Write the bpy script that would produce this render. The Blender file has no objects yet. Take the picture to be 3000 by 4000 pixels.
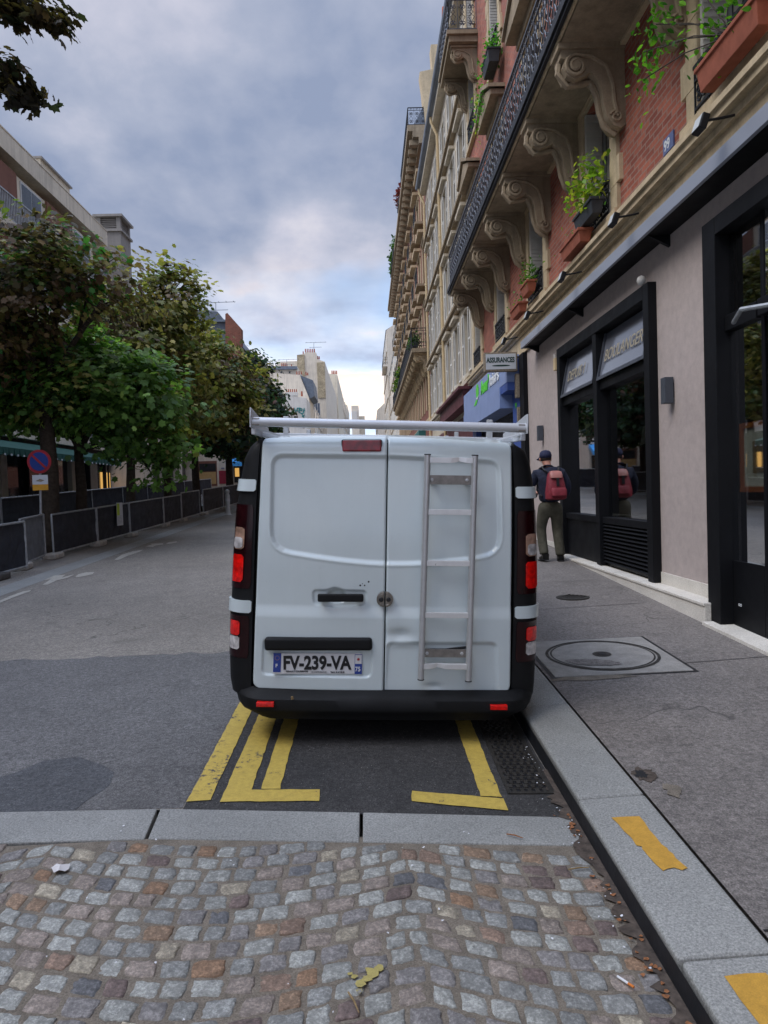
import bpy, bmesh, math, random
import numpy as np
from mathutils import Vector, Matrix, Euler
random.seed(7); RNG = np.random.default_rng(11)
PI = math.pi
scene = bpy.context.scene
COL = scene.collection

# ------------------------------------------------------------------ camera
CAM_H = 1.76
YAW, PITCH, ROLL = math.radians(1.23), math.radians(1.74), math.radians(-1.8)
cam_d = bpy.data.cameras.new('camera'); cam = bpy.data.objects.new('camera', cam_d); COL.objects.link(cam)
cam_d.sensor_fit = 'VERTICAL'; cam_d.sensor_height = 40.0; cam_d.lens = 28.0
cam_d.clip_start = 0.05; cam_d.clip_end = 3000
RM = Matrix.Rotation(-YAW, 3, 'Z') @ Matrix.Rotation(PI/2 - PITCH, 3, 'X') @ Matrix.Rotation(ROLL, 3, 'Z')
cam.matrix_world = Matrix.Translation((0, 0, CAM_H)) @ RM.to_4x4()
scene.camera = cam
scene.render.resolution_x = 768; scene.render.resolution_y = 1024
# ------------------------------------------------------------------ exposure
vs = scene.view_settings
scene.display_settings.display_device = 'sRGB'
vs.view_transform = 'Standard'; vs.look = 'None'; vs.exposure = 1.05; vs.gamma = 1.0; vs.use_curve_mapping = False
# ------------------------------------------------------------------ sky
SUN_EL, SUN_AZ = math.radians(50), math.radians(248)   # azimuth clockwise from +Y (street direction)
world = bpy.data.worlds.new('World'); scene.world = world; world.use_nodes = True
nt = world.node_tree; nt.nodes.clear()
def WN(t, **k):
    n = nt.nodes.new(t)
    for a, b in k.items(): setattr(n, a, b)
    return n
def wl(a, b): nt.links.new(a, b)
def wmath(op, a, b=None, clamp=False):
    n = WN('ShaderNodeMath', operation=op); n.use_clamp = clamp
    for i, s in enumerate((a, b)):
        if s is None: continue
        if isinstance(s, (int, float)): n.inputs[i].default_value = s
        else: wl(s, n.inputs[i])
    return n.outputs[0]
def wmix(f, a, b):
    n = WN('ShaderNodeMix', data_type='RGBA')
    for i, s in ((0, f), (6, a), (7, b)):
        if isinstance(s, (int, float)): n.inputs[i].default_value = s
        elif isinstance(s, tuple): n.inputs[i].default_value = (*s, 1)
        else: wl(s, n.inputs[i])
    return n.outputs[2]
def wramp(f, stops):
    n = WN('ShaderNodeValToRGB'); e = n.color_ramp.elements
    e[0].position, e[0].color = stops[0][0], (*stops[0][1], 1); e[1].position, e[1].color = stops[-1][0], (*stops[-1][1], 1)
    for p, c in stops[1:-1]:
        q = e.new(p); q.color = (*c, 1)
    wl(f, n.inputs[0]); return n.outputs[0]
tc = WN('ShaderNodeTexCoord'); sep = WN('ShaderNodeSeparateXYZ'); wl(tc.outputs['Generated'], sep.inputs[0])
zc = wmath('MAXIMUM', sep.outputs[2], 0.0)
den = wmath('ADD', zc, 0.34)
px, py = wmath('DIVIDE', sep.outputs[0], den), wmath('DIVIDE', sep.outputs[1], den)
def wnoise(sx, sy, ox, oy, scale, detail, rough, dist=0.0):
    c = WN('ShaderNodeCombineXYZ')
    wl(wmath('ADD', wmath('MULTIPLY', px, sx), ox), c.inputs[0]); wl(wmath('ADD', wmath('MULTIPLY', py, sy), oy), c.inputs[1])
    n = WN('ShaderNodeTexNoise'); n.inputs['Scale'].default_value = scale; n.inputs['Detail'].default_value = detail
    n.inputs['Roughness'].default_value = rough; n.inputs['Distortion'].default_value = dist
    wl(c.outputs[0], n.inputs['Vector']); return n.outputs[0]
skyt = WN('ShaderNodeTexSky', sky_type='NISHITA'); skyt.sun_disc = False
skyt.sun_elevation = SUN_EL; skyt.sun_rotation = SUN_AZ; skyt.air_density = 1.0; skyt.dust_density = 1.5
WS = 0.12
n_big = wnoise(1.0, 0.75, 5.6, 0.4, 1.9, 8, 0.48, 0.05)
n_mid = wnoise(1.0, 0.9, 9.3, 4.4, 4.2, 9, 0.53, 0.08)
n_gap = wnoise(1.0, 0.9, 6.0, 8.3, 1.15, 5, 0.5, 0.15)
sc = 1.0 / WS
cloud = wramp(wmath('ADD', wmath('MULTIPLY', n_big, 0.6), wmath('MULTIPLY', n_mid, 0.4)),
              [(0.41, tuple(sc*c for c in (0.145, 0.175, 0.250))), (0.48, tuple(sc*c for c in (0.205, 0.228, 0.295))),
               (0.54, tuple(sc*c for c in (0.285, 0.292, 0.350))), (0.58, tuple(sc*c for c in (0.35, 0.345, 0.385)))])
blue = wmix(0.7, skyt.outputs[0], tuple(sc*c for c in (0.22, 0.31, 0.47)))
gap = wmath('MULTIPLY', wmath('SUBTRACT', n_gap, 0.51), 9.0, True)
col = wmix(gap, cloud, blue)
# low band of pale, pinkish light over the end of the street
low = wmath('SUBTRACT', 1.0, wmath('MULTIPLY', wmath('SUBTRACT', zc, 0.12), 5.0), True)
ahead = wmath('MULTIPLY', wmath('ADD', sep.outputs[1], 0.2), 1.0, True)
n_low = wnoise(0.8, 1.0, 2.0, 5.0, 2.6, 8, 0.52, 0.1)
lowcol = wramp(n_low, [(0.38, tuple(sc*c for c in (0.23, 0.28, 0.40))), (0.46, tuple(sc*c for c in (0.37, 0.46, 0.60))),
                       (0.52, tuple(sc*c for c in (0.50, 0.57, 0.67))), (0.57, tuple(sc*c for c in (0.72, 0.58, 0.50))), (0.66, tuple(sc*c for c in (0.80, 0.67, 0.58)))])
col = wmix(wmath('MULTIPLY', wmath('POWER', low, 1.3), ahead), col, lowcol)
# sky lifted behind the camera and overhead, out of view, to light van and ground
back = wmath('MULTIPLY', wmath('ADD', wmath('MULTIPLY', sep.outputs[1], -1.0), 0.15), 1.2, True)
zen = wmath('MULTIPLY', wmath('SUBTRACT', sep.outputs[2], 0.60), 3.0, True)
lift = wmath('ADD', 1.0, wmath('ADD', wmath('MULTIPLY', back, 0.35), wmath('MULTIPLY', zen, 2.2)))
vm = WN('ShaderNodeVectorMath', operation='SCALE'); wl(col, vm.inputs[0]); wl(lift, vm.inputs['Scale'])
bg = WN('ShaderNodeBackground'); bg.inputs[1].default_value = WS
wo = WN('ShaderNodeOutputWorld'); wl(vm.outputs[0], bg.inputs[0]); wl(bg.outputs[0], wo.inputs[0])
# ------------------------------------------------------------------ sun (veiled by cloud)
sd = bpy.data.lights.new('sun', 'SUN'); sd.energy = 0.9; sd.angle = math.radians(35); sd.color = (1.0, 0.95, 0.89)
sun = bpy.data.objects.new('sun', sd); COL.objects.link(sun)
sv = Vector((math.sin(SUN_AZ)*math.cos(SUN_EL), math.cos(SUN_AZ)*math.cos(SUN_EL), math.sin(SUN_EL)))
sun.rotation_euler = sv.to_track_quat('Z', 'Y').to_euler(); sun.location = sv*50

# ================================================================== measuring helpers
def ray(u, v): return RM @ Vector(((u-1500)/2800, -(v-2000)/2800, -1))
O0 = Vector((0, 0, CAM_H))
SLOPE = 0.037
def cross(x):
    if x > -1: return .035*(1.03-x) if x < 1.03 else 0.0
    if x > -5.5: return .071-(-1-x)*.0095
    return .028
def gz(x, y): return SLOPE*y + cross(x)
def G(u, v, dz=0.0):
    d = ray(u, v); t = 4.0
    for _ in range(40):
        p = O0 + d*t; t += (p.z-gz(p.x, p.y)-dz)/(SLOPE*d.y-d.z)
    return O0 + d*t
def PX(u, v, x): d = ray(u, v); return O0 + d*(x/d.x)
def PY(u, v, y): d = ray(u, v); return O0 + d*(y/d.y)

# ================================================================== colours / materials
def L(h):
    h = h.lstrip('#'); r = []
    for i in (0, 2, 4):
        c = int(h[i:i+2], 16)/255; r.append(c/12.92 if c <= .04045 else ((c+.055)/1.055)**2.4)
    return tuple(r)
class Mat:
    def __init__(s, name):
        s.m = bpy.data.materials.new(name); s.m.use_nodes = True; s.t = s.m.node_tree; s.b = s.t.nodes['Principled BSDF']; s.out = s.t.nodes['Material Output']; s._pos = None
    def n(s, t, **k):
        x = s.t.nodes.new(t)
        for a, b in k.items(): setattr(x, a, b)
        return x
    def l(s, a, b): s.t.links.new(a, b)
    def pos(s, kind='Object'):
        if s._pos is None: s._pos = s.n('ShaderNodeTexCoord').outputs[kind] if kind != 'World' else s.n('ShaderNodeNewGeometry').outputs['Position']
        return s._pos
    def noise(s, scale, detail=4, rough=.55, vec=None, dist=0):
        x = s.n('ShaderNodeTexNoise'); x.inputs['Scale'].default_value = scale; x.inputs['Detail'].default_value = detail
        x.inputs['Roughness'].default_value = rough; x.inputs['Distortion'].default_value = dist
        s.l(vec if vec is not None else s.pos(), x.inputs['Vector']); return x.outputs[0]
    def voro(s, scale, feature='F1', vec=None):
        x = s.n('ShaderNodeTexVoronoi', feature=feature); x.inputs['Scale'].default_value = scale
        s.l(vec if vec is not None else s.pos(), x.inputs['Vector']); return x
    def ramp(s, f, stops):
        x = s.n('ShaderNodeValToRGB'); e = x.color_ramp.elements
        def c4(c): return (c, c, c, 1) if isinstance(c, (int, float)) else (*c, 1)
        e[0].position = stops[0][0]; e[0].color = c4(stops[0][1]); e[1].position = stops[-1][0]; e[1].color = c4(stops[-1][1])
        for p, c in stops[1:-1]: q = e.new(p); q.color = c4(c)
        s.l(f, x.inputs[0]); return x.outputs[0]
    def mix(s, f, a, b, blend='MIX'):
        x = s.n('ShaderNodeMix', data_type='RGBA', blend_type=blend)
        for i, q in ((0, f), (6, a), (7, b)):
            if isinstance(q, (int, float)) and i == 0: x.inputs[0].default_value = q
            elif isinstance(q, (int, float)): x.inputs[i].default_value = (q, q, q, 1)
            elif isinstance(q, tuple): x.inputs[i].default_value = (*q, 1)
            else: s.l(q, x.inputs[i])
        return x.outputs[2]
    def math(s, op, a, b=0.0, clamp=False):
        x = s.n('ShaderNodeMath', operation=op); x.use_clamp = clamp
        for i, q in ((0, a), (1, b)):
            if isinstance(q, (int, float)): x.inputs[i].default_value = q
            else: s.l(q, x.inputs[i])
        return x.outputs[0]
    def color(s, c):
        if isinstance(c, tuple): s.b.inputs['Base Color'].default_value = (*c, 1)
        else: s.l(c, s.b.inputs['Base Color'])
        return s
    def set(s, rough=None, metal=None, spec=None, coat=None, emis=None, estr=None, alpha=None, trans=None):
        for k, v in (('Roughness', rough), ('Metallic', metal), ('Specular IOR Level', spec), ('Coat Weight', coat), ('Emission Strength', estr), ('Alpha', alpha), ('Transmission Weight', trans)):
            if v is None: continue
            if isinstance(v, (int, float)): s.b.inputs[k].default_value = v
            else: s.l(v, s.b.inputs[k])
        if emis: s.b.inputs['Emission Color'].default_value = (*emis, 1)
        return s
    def bump(s, h, strength=.3, dist=.01):
        x = s.n('ShaderNodeBump'); x.inputs['Strength'].default_value = strength; x.inputs['Distance'].default_value = dist
        s.l(h, x.inputs['Height']); s.l(x.outputs[0], s.b.inputs['Normal']); return s
M = {}
def simple(name, c, rough=.6, metal=0, var=.12, scale=6, bump=.0, bscale=60, spec=.5, coat=0, kind='Object'):
    m = Mat(name); m.pos(kind)
    n = m.noise(scale, 6, .6)
    lo = tuple(x*(1-var) for x in c); hi = tuple(min(1, x*(1+var)) for x in c)
    m.color(m.ramp(n, [(.3, lo), (.7, hi)])).set(rough=m.ramp(n, [(.3, min(1, rough*1.12)), (.7, rough*.9)]), metal=metal, spec=spec, coat=coat)
    if bump: m.bump(m.noise(bscale, 4), bump, .005)
    M[name] = m.m; return m.m

def asphalt(name, lo, hi, patch=.18, cracks=True, scale=1.0):
    m = Mat(name); m.pos('World')
    vo = m.voro(95*scale); fine = m.noise(120*scale, 4, .75); big = m.noise(.55, 5, .6); mid = m.noise(5, 6, .65)
    st = m.ramp(fine, [(.33, lo), (.5, tuple((a+b)/2 for a, b in zip(lo, hi))), (.72, hi)])
    sp = m.ramp(vo.outputs['Distance'], [(.05, 1.25), (.5, .85)])
    c = m.mix(1.0, st, sp, 'MULTIPLY')
    c = m.mix(1.0, c, m.ramp(big, [(.3, 1-patch), (.7, 1+patch)]), 'MULTIPLY')
    c = m.mix(1.0, c, m.ramp(mid, [(.3, .86), (.7, 1.12)]), 'MULTIPLY')
    c = m.mix(1.0, c, m.ramp(m.noise(34, 5, .75), [(.34, .62), (.5, 1.0), (.66, 1.42)]), 'MULTIPLY')
    st2 = m.noise(1.7, 7, .7); c = m.mix(m.ramp(st2, [(.58, 0.0), (.72, .38)]), c, tuple(x*.55 for x in lo))
    # pale grit
    gr = m.voro(38*scale); c = m.mix(m.math('LESS_THAN', gr.outputs['Distance'], .09), c, m.mix(gr.outputs['Color'], (.10, .10, .10), (.34, .32, .29)))
    if cracks:
        cv = m.n('ShaderNodeVectorMath', operation='ADD'); m.l(m.pos(), cv.inputs[0])
        dn = m.n('ShaderNodeTexNoise'); dn.inputs['Scale'].default_value = 2.2; m.l(m.pos(), dn.inputs['Vector']); m.l(dn.outputs['Color'], cv.inputs[1])
        cr = m.voro(.55, 'DISTANCE_TO_EDGE', cv.outputs[0])
        k = m.math('MULTIPLY', m.ramp(cr.outputs['Distance'], [(.0, 1.0), (.008, 0.0)]), m.ramp(m.noise(.8, 2), [(.5, 0.0), (.6, .75)]))
        c = m.mix(k, c, tuple(x*.45 for x in lo))
    m.color(c).set(rough=m.ramp(mid, [(.3, .78), (.7, .92)]), spec=.4)
    m.bump(m.math('ADD', fine, m.math('MULTIPLY', vo.outputs['Distance'], .8)), .55, .004)
    M[name] = m.m
asphalt('asphalt', L('#5a564f'), L('#a29a90'))
asphalt('pavement_asphalt', L('#585350'), L('#8d8680'), .14)
asphalt('near_asphalt', L('#403f3f'), L('#7f7d7b'), .2)
asphalt('dark_asphalt', L('#393a3c'), L('#626365'), .1, False)
asphalt('bay_asphalt', L('#222122'), L('#514f4d'), .16, False)

def granite(name, a, b, c2, scale=1.0, kind='World', attr=False):
    m = Mat(name); m.pos(kind)
    v = m.voro(210*scale); f = m.noise(120*scale, 3, .7); g = m.noise(1.4, 4, .6); h = m.noise(30, 6, .7)
    c = m.ramp(f, [(.3, a), (.5, b), (.72, c2)])
    if attr:
        at = m.n('ShaderNodeAttribute'); at.attribute_name = 'tone'
        c = m.mix(1.0, m.mix(.75, (1, 1, 1), m.ramp(m.math('ADD', m.math('MULTIPLY', f, .5), m.math('MULTIPLY', h, .5)), [(.34, .38), (.5, .92), (.63, 1.95)]), 'MULTIPLY'), at.outputs['Color'], 'MULTIPLY')
    c = m.mix(1.0, c, m.ramp(g, [(.3, .84), (.7, 1.14)]), 'MULTIPLY')
    c = m.mix(m.math('LESS_THAN', v.outputs['Distance'], .12), c, tuple(x*.4 for x in a))
    m.color(c).set(rough=.75, spec=.45)
    m.bump(m.math('ADD', f, m.math('MULTIPLY', h, 1.5 if attr else .6)), .8 if attr else .45, .006 if attr else .003)
    M[name] = m.m
granite('granite', L('#696966'), L('#898985'), L('#a6a59f'), 1.0)
granite('granite_sett', L('#646464'), L('#8e8e8c'), L('#b6b5b0'), .8, 'World', True)
granite('white_stone', L('#b5aea3'), L('#cfc9be'), L('#dcd7cd'), .6)
def mortar():
    m = Mat('sand_mortar'); m.pos('World')
    f = m.noise(160, 4, .7); h = m.noise(14, 5, .6)
    m.color(m.mix(1.0, m.ramp(f, [(.3, L('#544d44')), (.7, L('#8f8475'))]), m.ramp(h, [(.3, .7), (.7, 1.15)]), 'MULTIPLY')).set(rough=.95)
    m.bump(m.math('ADD', f, h), .6, .006); M['mortar'] = m.m
mortar()
def paint(name, c, under, wear=.5):
    m = Mat(name); m.pos('World')
    a = m.noise(26, 6, .7); b = m.noise(4, 4, .6); f = m.noise(190, 3, .7)
    w = m.ramp(m.math('ADD', m.math('MULTIPLY', a, .55), m.math('MULTIPLY', b, .45)), [(wear-.06, 1.0), (wear-.02, 0.0)])
    cc = m.mix(1.0, (c[0], c[1], c[2]), m.ramp(a, [(.3, .78), (.7, 1.08)]), 'MULTIPLY')
    cc = m.mix(1.0, cc, m.ramp(f, [(.3, .82), (.7, 1.1)]), 'MULTIPLY')
    m.color(m.mix(w, cc, under)).set(rough=.75); m.bump(f, .4, .003); M[name] = m.m
paint('yellow_road_paint', L('#c0a54c'), L('#4b4643'), .45)
paint('old_splash', L('#a89a5a'), L('#7d7a74'), .47)
paint('ochre_kerb_paint', L('#c29337'), L('#7d7d7a'), .40)
paint('white_road_paint', L('#b4aea2'), L('#6a6765'), .46)

def stucco(name, c, var=.06, stain=.1, bump=.35, bs=110, streak=.0):
    m = Mat(name); m.pos('World')
    f = m.noise(bs, 4, .7); g = m.noise(.9, 6, .6); h = m.noise(9, 5, .6)
    cc = m.mix(1.0, c, m.ramp(f, [(.3, 1-var), (.7, 1+var)]), 'MULTIPLY')
    cc = m.mix(1.0, cc, m.ramp(g, [(.3, 1-stain), (.7, 1+stain*.6)]), 'MULTIPLY')
    cc = m.mix(1.0, cc, m.ramp(h, [(.3, 1-var), (.7, 1+var)]), 'MULTIPLY')
    if streak:
        mp = m.n('ShaderNodeMapping'); mp.inputs['Scale'].default_value = (2.2, 2.2, .18); m.l(m.pos(), mp.inputs['Vector'])
        s = m.noise(2.2, 6, .65, mp.outputs[0]); cc = m.mix(m.ramp(s, [(.45, 0.0), (.75, streak)]), cc, tuple(x*.35 for x in c))
    m.color(cc).set(rough=.9, spec=.3); m.bump(f, bump, .004); M[name] = m.m
stucco('taupe_stucco', L('#b3a6a0'), .09, .08, .5)
stucco('cream_stone', L('#c8b595'), .10, .16, .4, 60, .5)
stucco('dark_cream_stone', L('#9f8f78'), .12, .22, .5, 45, .6)
stucco('pale_plaster', L('#cfc4b0'), .05, .12, .2, 60, .45)
stucco('pale_cream', L('#d6cbb6'), .05, .1, .2, 60, .35)
stucco('white_wall', L('#cfccc6'), .05, .1, .2, 40, .3)
stucco('warm_white', L('#d6cbba'), .06, .12, .2, 40, .35)
stucco('rough_rubble', L('#a89a80'), .30, .3, .6, 5)
stucco('beige_concrete', L('#d0c6b4'), .05, .12, .2, 40, .4)
stucco('brown_panel', L('#7a5548'), .06, .15, .2, 40, .3)
stucco('grey_concrete', L('#8c8884'), .06, .1, .2, 40, .3)
def brick(name, c1, c2, mo):
    m = Mat(name); g = m.pos('World'); s = m.n('ShaderNodeSeparateXYZ'); m.l(g, s.inputs[0]); c = m.n('ShaderNodeCombineXYZ')
    m.l(m.math('ADD', s.outputs[1], s.outputs[0]), c.inputs[0]); m.l(s.outputs[2], c.inputs[1])
    b = m.n('ShaderNodeTexBrick'); m.l(c.outputs[0], b.inputs['Vector']); b.inputs['Scale'].default_value = 1.0
    b.inputs['Brick Width'].default_value = .24; b.inputs['Row Height'].default_value = .075; b.inputs['Mortar Size'].default_value = .010
    b.inputs['Color1'].default_value = (*c1, 1); b.inputs['Color2'].default_value = (*c2, 1); b.inputs['Mortar'].default_value = (*mo, 1)
    f = m.noise(1.2, 6, .65); h = m.noise(40, 4)
    cc = m.mix(1.0, b.outputs['Color'], m.ramp(f, [(.3, .75), (.7, 1.2)]), 'MULTIPLY')
    m.color(m.mix(1.0, cc, m.ramp(h, [(.3, .85), (.7, 1.12)]), 'MULTIPLY')).set(rough=.88)
    m.bump(b.outputs['Fac'], -.6, .006); M[name] = m.m
brick('red_brick', L('#b0654f'), L('#8a4839'), L('#96796c'))
brick('far_brick', L('#8d5040'), L('#7c4436'), L('#7c6355'))

def leafmat(name):
    m = Mat(name); at = m.n('ShaderNodeAttribute'); at.attribute_name = 'tone'
    m.color(at.outputs['Color']).set(rough=.55, spec=.35)
    tr = m.n('ShaderNodeBsdfTranslucent'); m.l(m.mix(1.0, at.outputs['Color'], (1.3, 1.45, .6), 'MULTIPLY'), tr.inputs[0])
    ms = m.n('ShaderNodeMixShader'); ms.inputs[0].default_value = .38; m.l(m.b.outputs[0], ms.inputs[1]); m.l(tr.outputs[0], ms.inputs[2]); m.l(ms.outputs[0], m.out.inputs[0])
    M[name] = m.m
leafmat('leaf')
simple('bark', L('#3c342c'), .9, var=.35, scale=14, bump=.8, bscale=30)
# metals, plastics, paints
simple('black_frame', L('#0a0b0f'), .6, var=.2, scale=3, bump=.04, spec=.22)
simple('black_metal', L('#121317'), .5, .3, .25, 10)
simple('iron', L('#565a62'), .5, .5, .25, 8, .2)
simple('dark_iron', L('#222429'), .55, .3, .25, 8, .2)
simple('cast_iron', L('#3b3834'), .65, .5, .35, 20, .5, 90)
simple('zinc', L('#6d7580'), .45, .5, .12, 2)
simple('slate', L('#5b6470'), .6, .1, .2, 3)
simple('galv', L('#a3a7aa'), .5, .6, .25, 9, .1)
simple('aluminium', L('#bfc0c1'), .38, .55, .08, 20, .05, 200)
simple('rung_metal', L('#dcdcdc'), .3, .4, .06, 20)
simple('rack_white', L('#c9ccd0'), .32, .25, .06, 6)
simple('dull_steel', L('#8f8a85'), .45, .85, .2, 25, .1)
simple('brushed_steel', L('#8b857c'), .35, .9, .3, 40, .2)
simple('black_plastic', L('#0e0f11'), .62, 0, .2, 5, .25, 260, .3)
simple('gloss_black', L('#101216'), .16, 0, .2, 4, spec=.6)
simple('rubber', L('#18181a'), .8, 0, .2, 12, .2)
simple('plate_white', L('#d4d4d6'), .35, 0, .03, 6)
simple('plate_blue', L('#27408f'), .35, 0, .06, 10)
simple('ink', L('#141417'), .5, 0, .1, 10)
simple('white_ink', L('#dfe2e4'), .5, 0, .03, 10)
simple('barrier_mesh', L('#262a33'), .75, 0, .25, 4, .6, 420)
simple('grey_mesh', L('#686e74'), .75, 0, .2, 5, .6, 420)
simple('concrete_foot', L('#aba69d'), .9, 0, .25, 12, .5)
simple('dark_foot', L('#4f4d4a'), .9, 0, .25, 12, .5)
simple('terracotta', L('#96533c'), .8, 0, .18, 9, .2)
simple('planter_black', L('#2a2e33'), .6, 0, .15, 9)
simple('shutter_grey', L('#c6c2ba'), .7, 0, .1, 4, .1)
simple('shutter_white', L('#dad8d2'), .65, 0, .1, 4)
simple('window_white', L('#b9bcbc'), .5, 0, .08, 4)
simple('curtain', L('#8f8c86'), .9, 0, .35, 3)
simple('shop_blue', L('#39559b'), .5, 0, .10, 3, .05)
simple('shop_slate_blue', L('#8397c3'), .4, 0, .06, 2)
simple('shop_green', L('#5bd43a'), .5, 0, .05, 8)
simple('maroon', L('#5b2a30'), .6, 0, .2, 4)
simple('teal', L('#2e6a66'), .6, 0, .2, 4)
simple('awning_green', L('#1f4f45'), .8, 0, .2, 3)
simple('awning_blue', L('#4aa6e8'), .7, 0, .1, 3)
simple('sign_white', L('#c9ced3'), .4, 0, .05, 2)
simple('sign_rust', L('#8f8270'), .7, .2, .4, 25)
simple('sign_red', L('#9e2430'), .4, 0, .1, 4)
simple('sign_blue', L('#1f3a86'), .4, 0, .1, 4)
simple('sign_yellow', L('#d39a2e'), .5, 0, .1, 4)
simple('lime', L('#bcd63a'), .6, 0, .1, 4)
simple('enamel_blue', L('#54628f'), .3, 0, .1, 20)
simple('pot_orange', L('#9c4f35'), .8, 0, .2, 4)
simple('gold_letter', L('#a59a82'), .5, .2, .1, 8)
simple('interior_dark', L('#5b5248'), .9, 0, .3, 2)
simple('interior_mid', L('#5d5850'), .9, 0, .3, 2)
simple('wood_orange', L('#a35a2c'), .4, 0, .15, 12)
simple('paper', L('#c9cbb8'), .8, 0, .05, 12)
simple('painting', L('#7c6a4c'), .8, 0, .6, 14)
simple('door_red', L('#8f1d33'), .5, 0, .15, 5)
simple('tan_panel', L('#b08f5c'), .7, 0, .1, 4)
simple('copper_gutter', L('#cbb58d'), .6, 0, .12, 6)
simple('graffiti_teal', L('#2c7f80'), .8, 0, .1, 6)
simple('butt_white', L('#d8d8d8'), .8); simple('butt_orange', L('#c9732e'), .8); simple('twig', L('#8a7350'), .9, var=.3, scale=50)
simple('gutter_dirt', L('#4a4038'), .95, 0, .5, 30, .6, 60)
simple('leaf_brown', L('#8a5a38'), .9, 0, .4, 60)
simple('tissue', L('#c9c5c3'), .9)
simple('skin', L('#b98470'), .55, 0, .08, 20)
simple('hair', L('#2c211b'), .8, 0, .3, 60)
simple('jacket_navy', L('#151b30'), .85, 0, .3, 20, .5, 60)
simple('cap_navy', L('#1c2140'), .8, 0, .2, 30, .3)
simple('olive_cloth', L('#474438'), .9, 0, .25, 14, .6, 40)
simple('shoe', L('#26241f'), .6, 0, .3, 30)
simple('bag_red', L('#7b1f2c'), .7, 0, .25, 16, .5, 50)
simple('bag_pink', L('#a56a62'), .5, 0, .12, 16, .3, 50)
def lens(name, c, rough=.12, emis=None, es=0.0):
    m = Mat(name); m.pos(); w = m.n('ShaderNodeTexWave', wave_type='BANDS'); w.bands_direction = 'X'; w.inputs['Scale'].default_value = 60; m.l(m.pos(), w.inputs['Vector'])
    n = m.noise(22, 3)
    m.color(m.ramp(n, [(.35, tuple(x*.55 for x in c)), (.65, tuple(min(1, x*1.2) for x in c))])).set(rough=rough, coat=.6 if max(c) > .03 else .15, spec=.6 if max(c) > .03 else .3)
    m.bump(w.outputs['Fac'], .15, .002)
    if es: m.set(emis=emis, estr=es)
    M[name] = m.m
lens('lens_red', L('#f0160f')); lens('lens_dark_red', L('#24060a')); lens('lens_clear', L('#c9c4c2')); lens('lens_amber', L('#a98672'))
lens('lens_brake', L('#8c1622'), .3)
def vanpaint():
    m = Mat('van_paint'); m.pos()
    g = m.noise(1.6, 5, .6); mp = m.n('ShaderNodeMapping'); mp.inputs['Scale'].default_value = (9, 9, .8); m.l(m.pos(), mp.inputs['Vector'])
    s = m.noise(1.5, 6, .7, mp.outputs[0]); f = m.noise(60, 5, .8)
    c = m.ramp(g, [(.3, L('#c6d1d3')), (.7, L('#d0dadb'))])
    c = m.mix(m.ramp(s, [(.5, 0.0), (.85, .08)]), c, L('#9ba2a2'))
    c = m.mix(m.ramp(f, [(.60, 0.0), (.78, .22)]), c, L('#8e9090'))
    m.color(c).set(rough=m.ramp(g, [(.35, .14), (.75, .26)]), spec=.5, coat=.35)
    m.b.inputs['Coat Roughness'].default_value = .06
    m.bump(m.noise(3.5, 2, .4), .05, .02); M['van_paint'] = m.m
vanpaint()
def glass(name, tint, mult=2.3, rough=.02):
    m = Mat(name); m.pos(); t = m.n('ShaderNodeBsdfTransparent'); t.inputs[0].default_value = (*tint, 1)
    gl = m.n('ShaderNodeBsdfGlossy'); gl.inputs['Roughness'].default_value = rough; gl.inputs[0].default_value = (.9, .92, .95, 1)
    fr = m.n('ShaderNodeFresnel'); fr.inputs[0].default_value = 1.5
    bp = m.n('ShaderNodeBump'); bp.inputs['Strength'].default_value = .04; bp.inputs['Distance'].default_value = .02; m.l(m.noise(1.3, 2), bp.inputs['Height'])
    m.l(bp.outputs[0], gl.inputs['Normal'])
    f = m.math('ADD', m.math('MULTIPLY', fr.outputs[0], mult), .05, True)
    ms = m.n('ShaderNodeMixShader'); m.l(f, ms.inputs[0]); m.l(t.outputs[0], ms.inputs[1]); m.l(gl.outputs[0], ms.inputs[2]); m.l(ms.outputs[0], m.out.inputs[0])
    M[name] = m.m
glass('shop_glass', (.62, .66, .66)); glass('door_glass', (.85, .88, .88), .75)
m = Mat('dark_pane'); m.pos(); m.color(m.ramp(m.noise(.7, 4), [(.35, L('#1d2126')), (.65, L('#4a4c4e'))])).set(rough=.08, spec=.7); M['dark_pane'] = m.m
m = Mat('lit_window'); m.pos(); m.color(L('#d8a860')).set(emis=L('#ffc46a'), estr=.3); M['lit_window'] = m.m

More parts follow.
